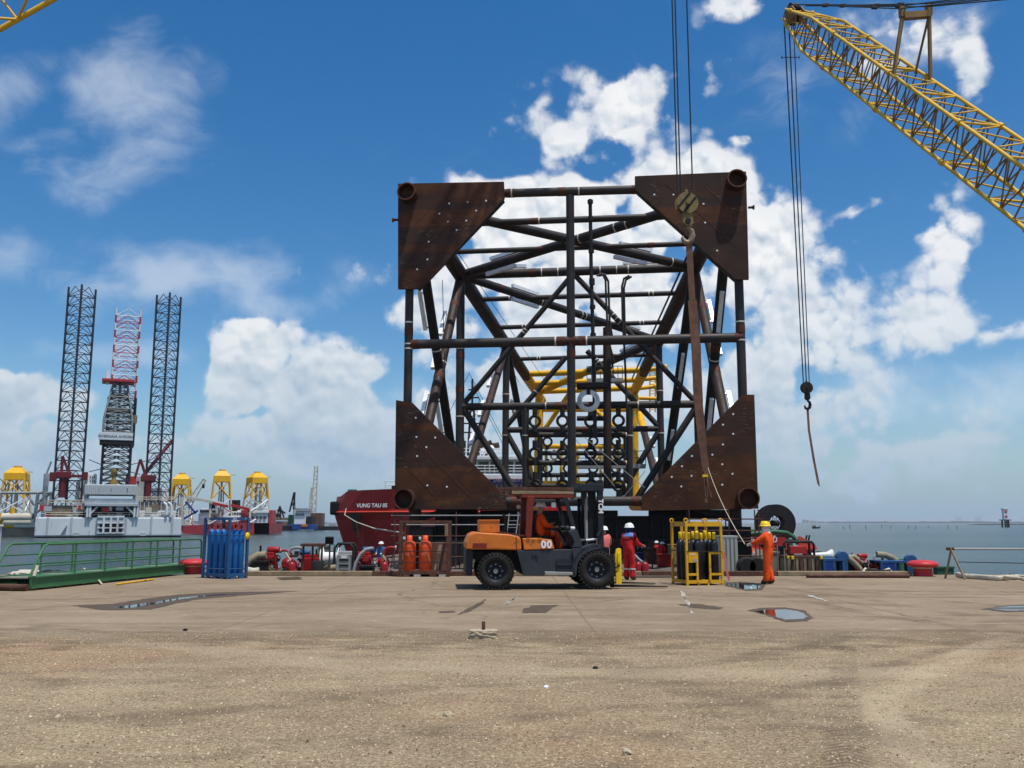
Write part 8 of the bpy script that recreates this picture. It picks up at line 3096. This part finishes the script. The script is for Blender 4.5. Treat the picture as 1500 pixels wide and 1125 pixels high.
    for v in bm.verts:
        e = 1 if v.co.z < .35 else .25
        v.co.x *= .41
        v.co.y *= .26
        v.co.z *= .12
        v.co += Vector((rs.uniform(-.012, .012), rs.uniform(-.014, .014), rs.uniform(-.006, .006))) * e
    bmesh.ops.translate(bm, vec=(0, 0, .06), verts=bm.verts)
    MB().bm(bm).build('block', 'concrete_block', C)
    MB().lathe([(.027, .11), (.027, .235), (.022, .24), (.002, .24)], 14, (.0, .04, 0)).build('pin', 'rust_frame', C)
    # deck clutter under the jacket, far enough back to be seen over the pontoon
    rs = random.Random(31)
    mats = [('box_olive', 'olive'), ('machine_grey', 'grey'), ('blue_paint', 'blue'), ('rust_frame', 'rusty'), ('pump_red', 'red'), ('wood', 'timber'), ('white_paint', 'white')]
    for i in range(14):
        px = 700 + i * 24 if i < 9 else 930 + (i - 9) * 22
        if 700 < px < 830:
            px -= 0
        Y_ = 57.5 + rs.random() * 7
        mt, nm = mats[i % 7]
        w, h = rs.uniform(.7, 1.6), rs.uniform(.5, 1.3)
        p = at(px, 800, Y_)
        O = empty('deck_crate', (p.x, Y_, -1.0), rs.uniform(-.4, .4), '%s crate on the barge deck, number %s from the left under the girder' % (nm, ['one', 'two', 'three', 'four', 'five', 'six', 'seven', 'eight', 'nine', 'ten', 'eleven', 'twelve', 'thirteen', 'fourteen'][i]), 'crate', 'crates on the barge deck')
        MB().cbox((0, 0, h / 2), (w, .8, h), .03).build('body', mt, O)
        MB().cbox((0, 0, h), (w * 1.04, .86, .06), .02).build('lid', mt, O)
    for i, (px, lab) in enumerate(((930, 'steel prop left of the red workers under the girder'), (985, 'steel prop behind the yellow rack under the girder'), (955, 'steel prop between the red workers and the dark one'))):
        p = at(px, 800, 55.5)
        tag(MB().tube((p.x, 55.5, -1), (p.x, 55.5, .9), .05, 8).build('steel_prop', 'rust_frame'), lab, 'prop', 'props under the girder')


blue_rack()
yellow_rack()
orange_rack()
bollards()
gangway()
edge_beam()
quay_clutter()
# ================================================================ SEA AIR
def haze():
    m = bpy.data.materials.new('sea_air')
    m.use_nodes = True
    m.node_tree.nodes.clear()
    w = NT(m.node_tree)
    o = w.n('ShaderNodeOutputMaterial')
    v = w.n('ShaderNodeVolumePrincipled')
    v.inputs['Color'].default_value = (0.86, 0.93, 1.0, 1)
    v.inputs['Density'].default_value = 0.00006
    v.inputs['Anisotropy'].default_value = 0.2
    w.link(v.outputs[0], o.inputs['Volume'])
    M['sea_air'] = m
    b = MB().box((0, 15000, 48.2), (64000, 31200, 103.6)).build('haze', 'sea_air')
    tag(b, 'thin pale sea haze over the whole harbour', 'haze', kind='stuff')


haze()
SC.cycles.volume_bounces = 0
SC.cycles.volume_step_rate = 10
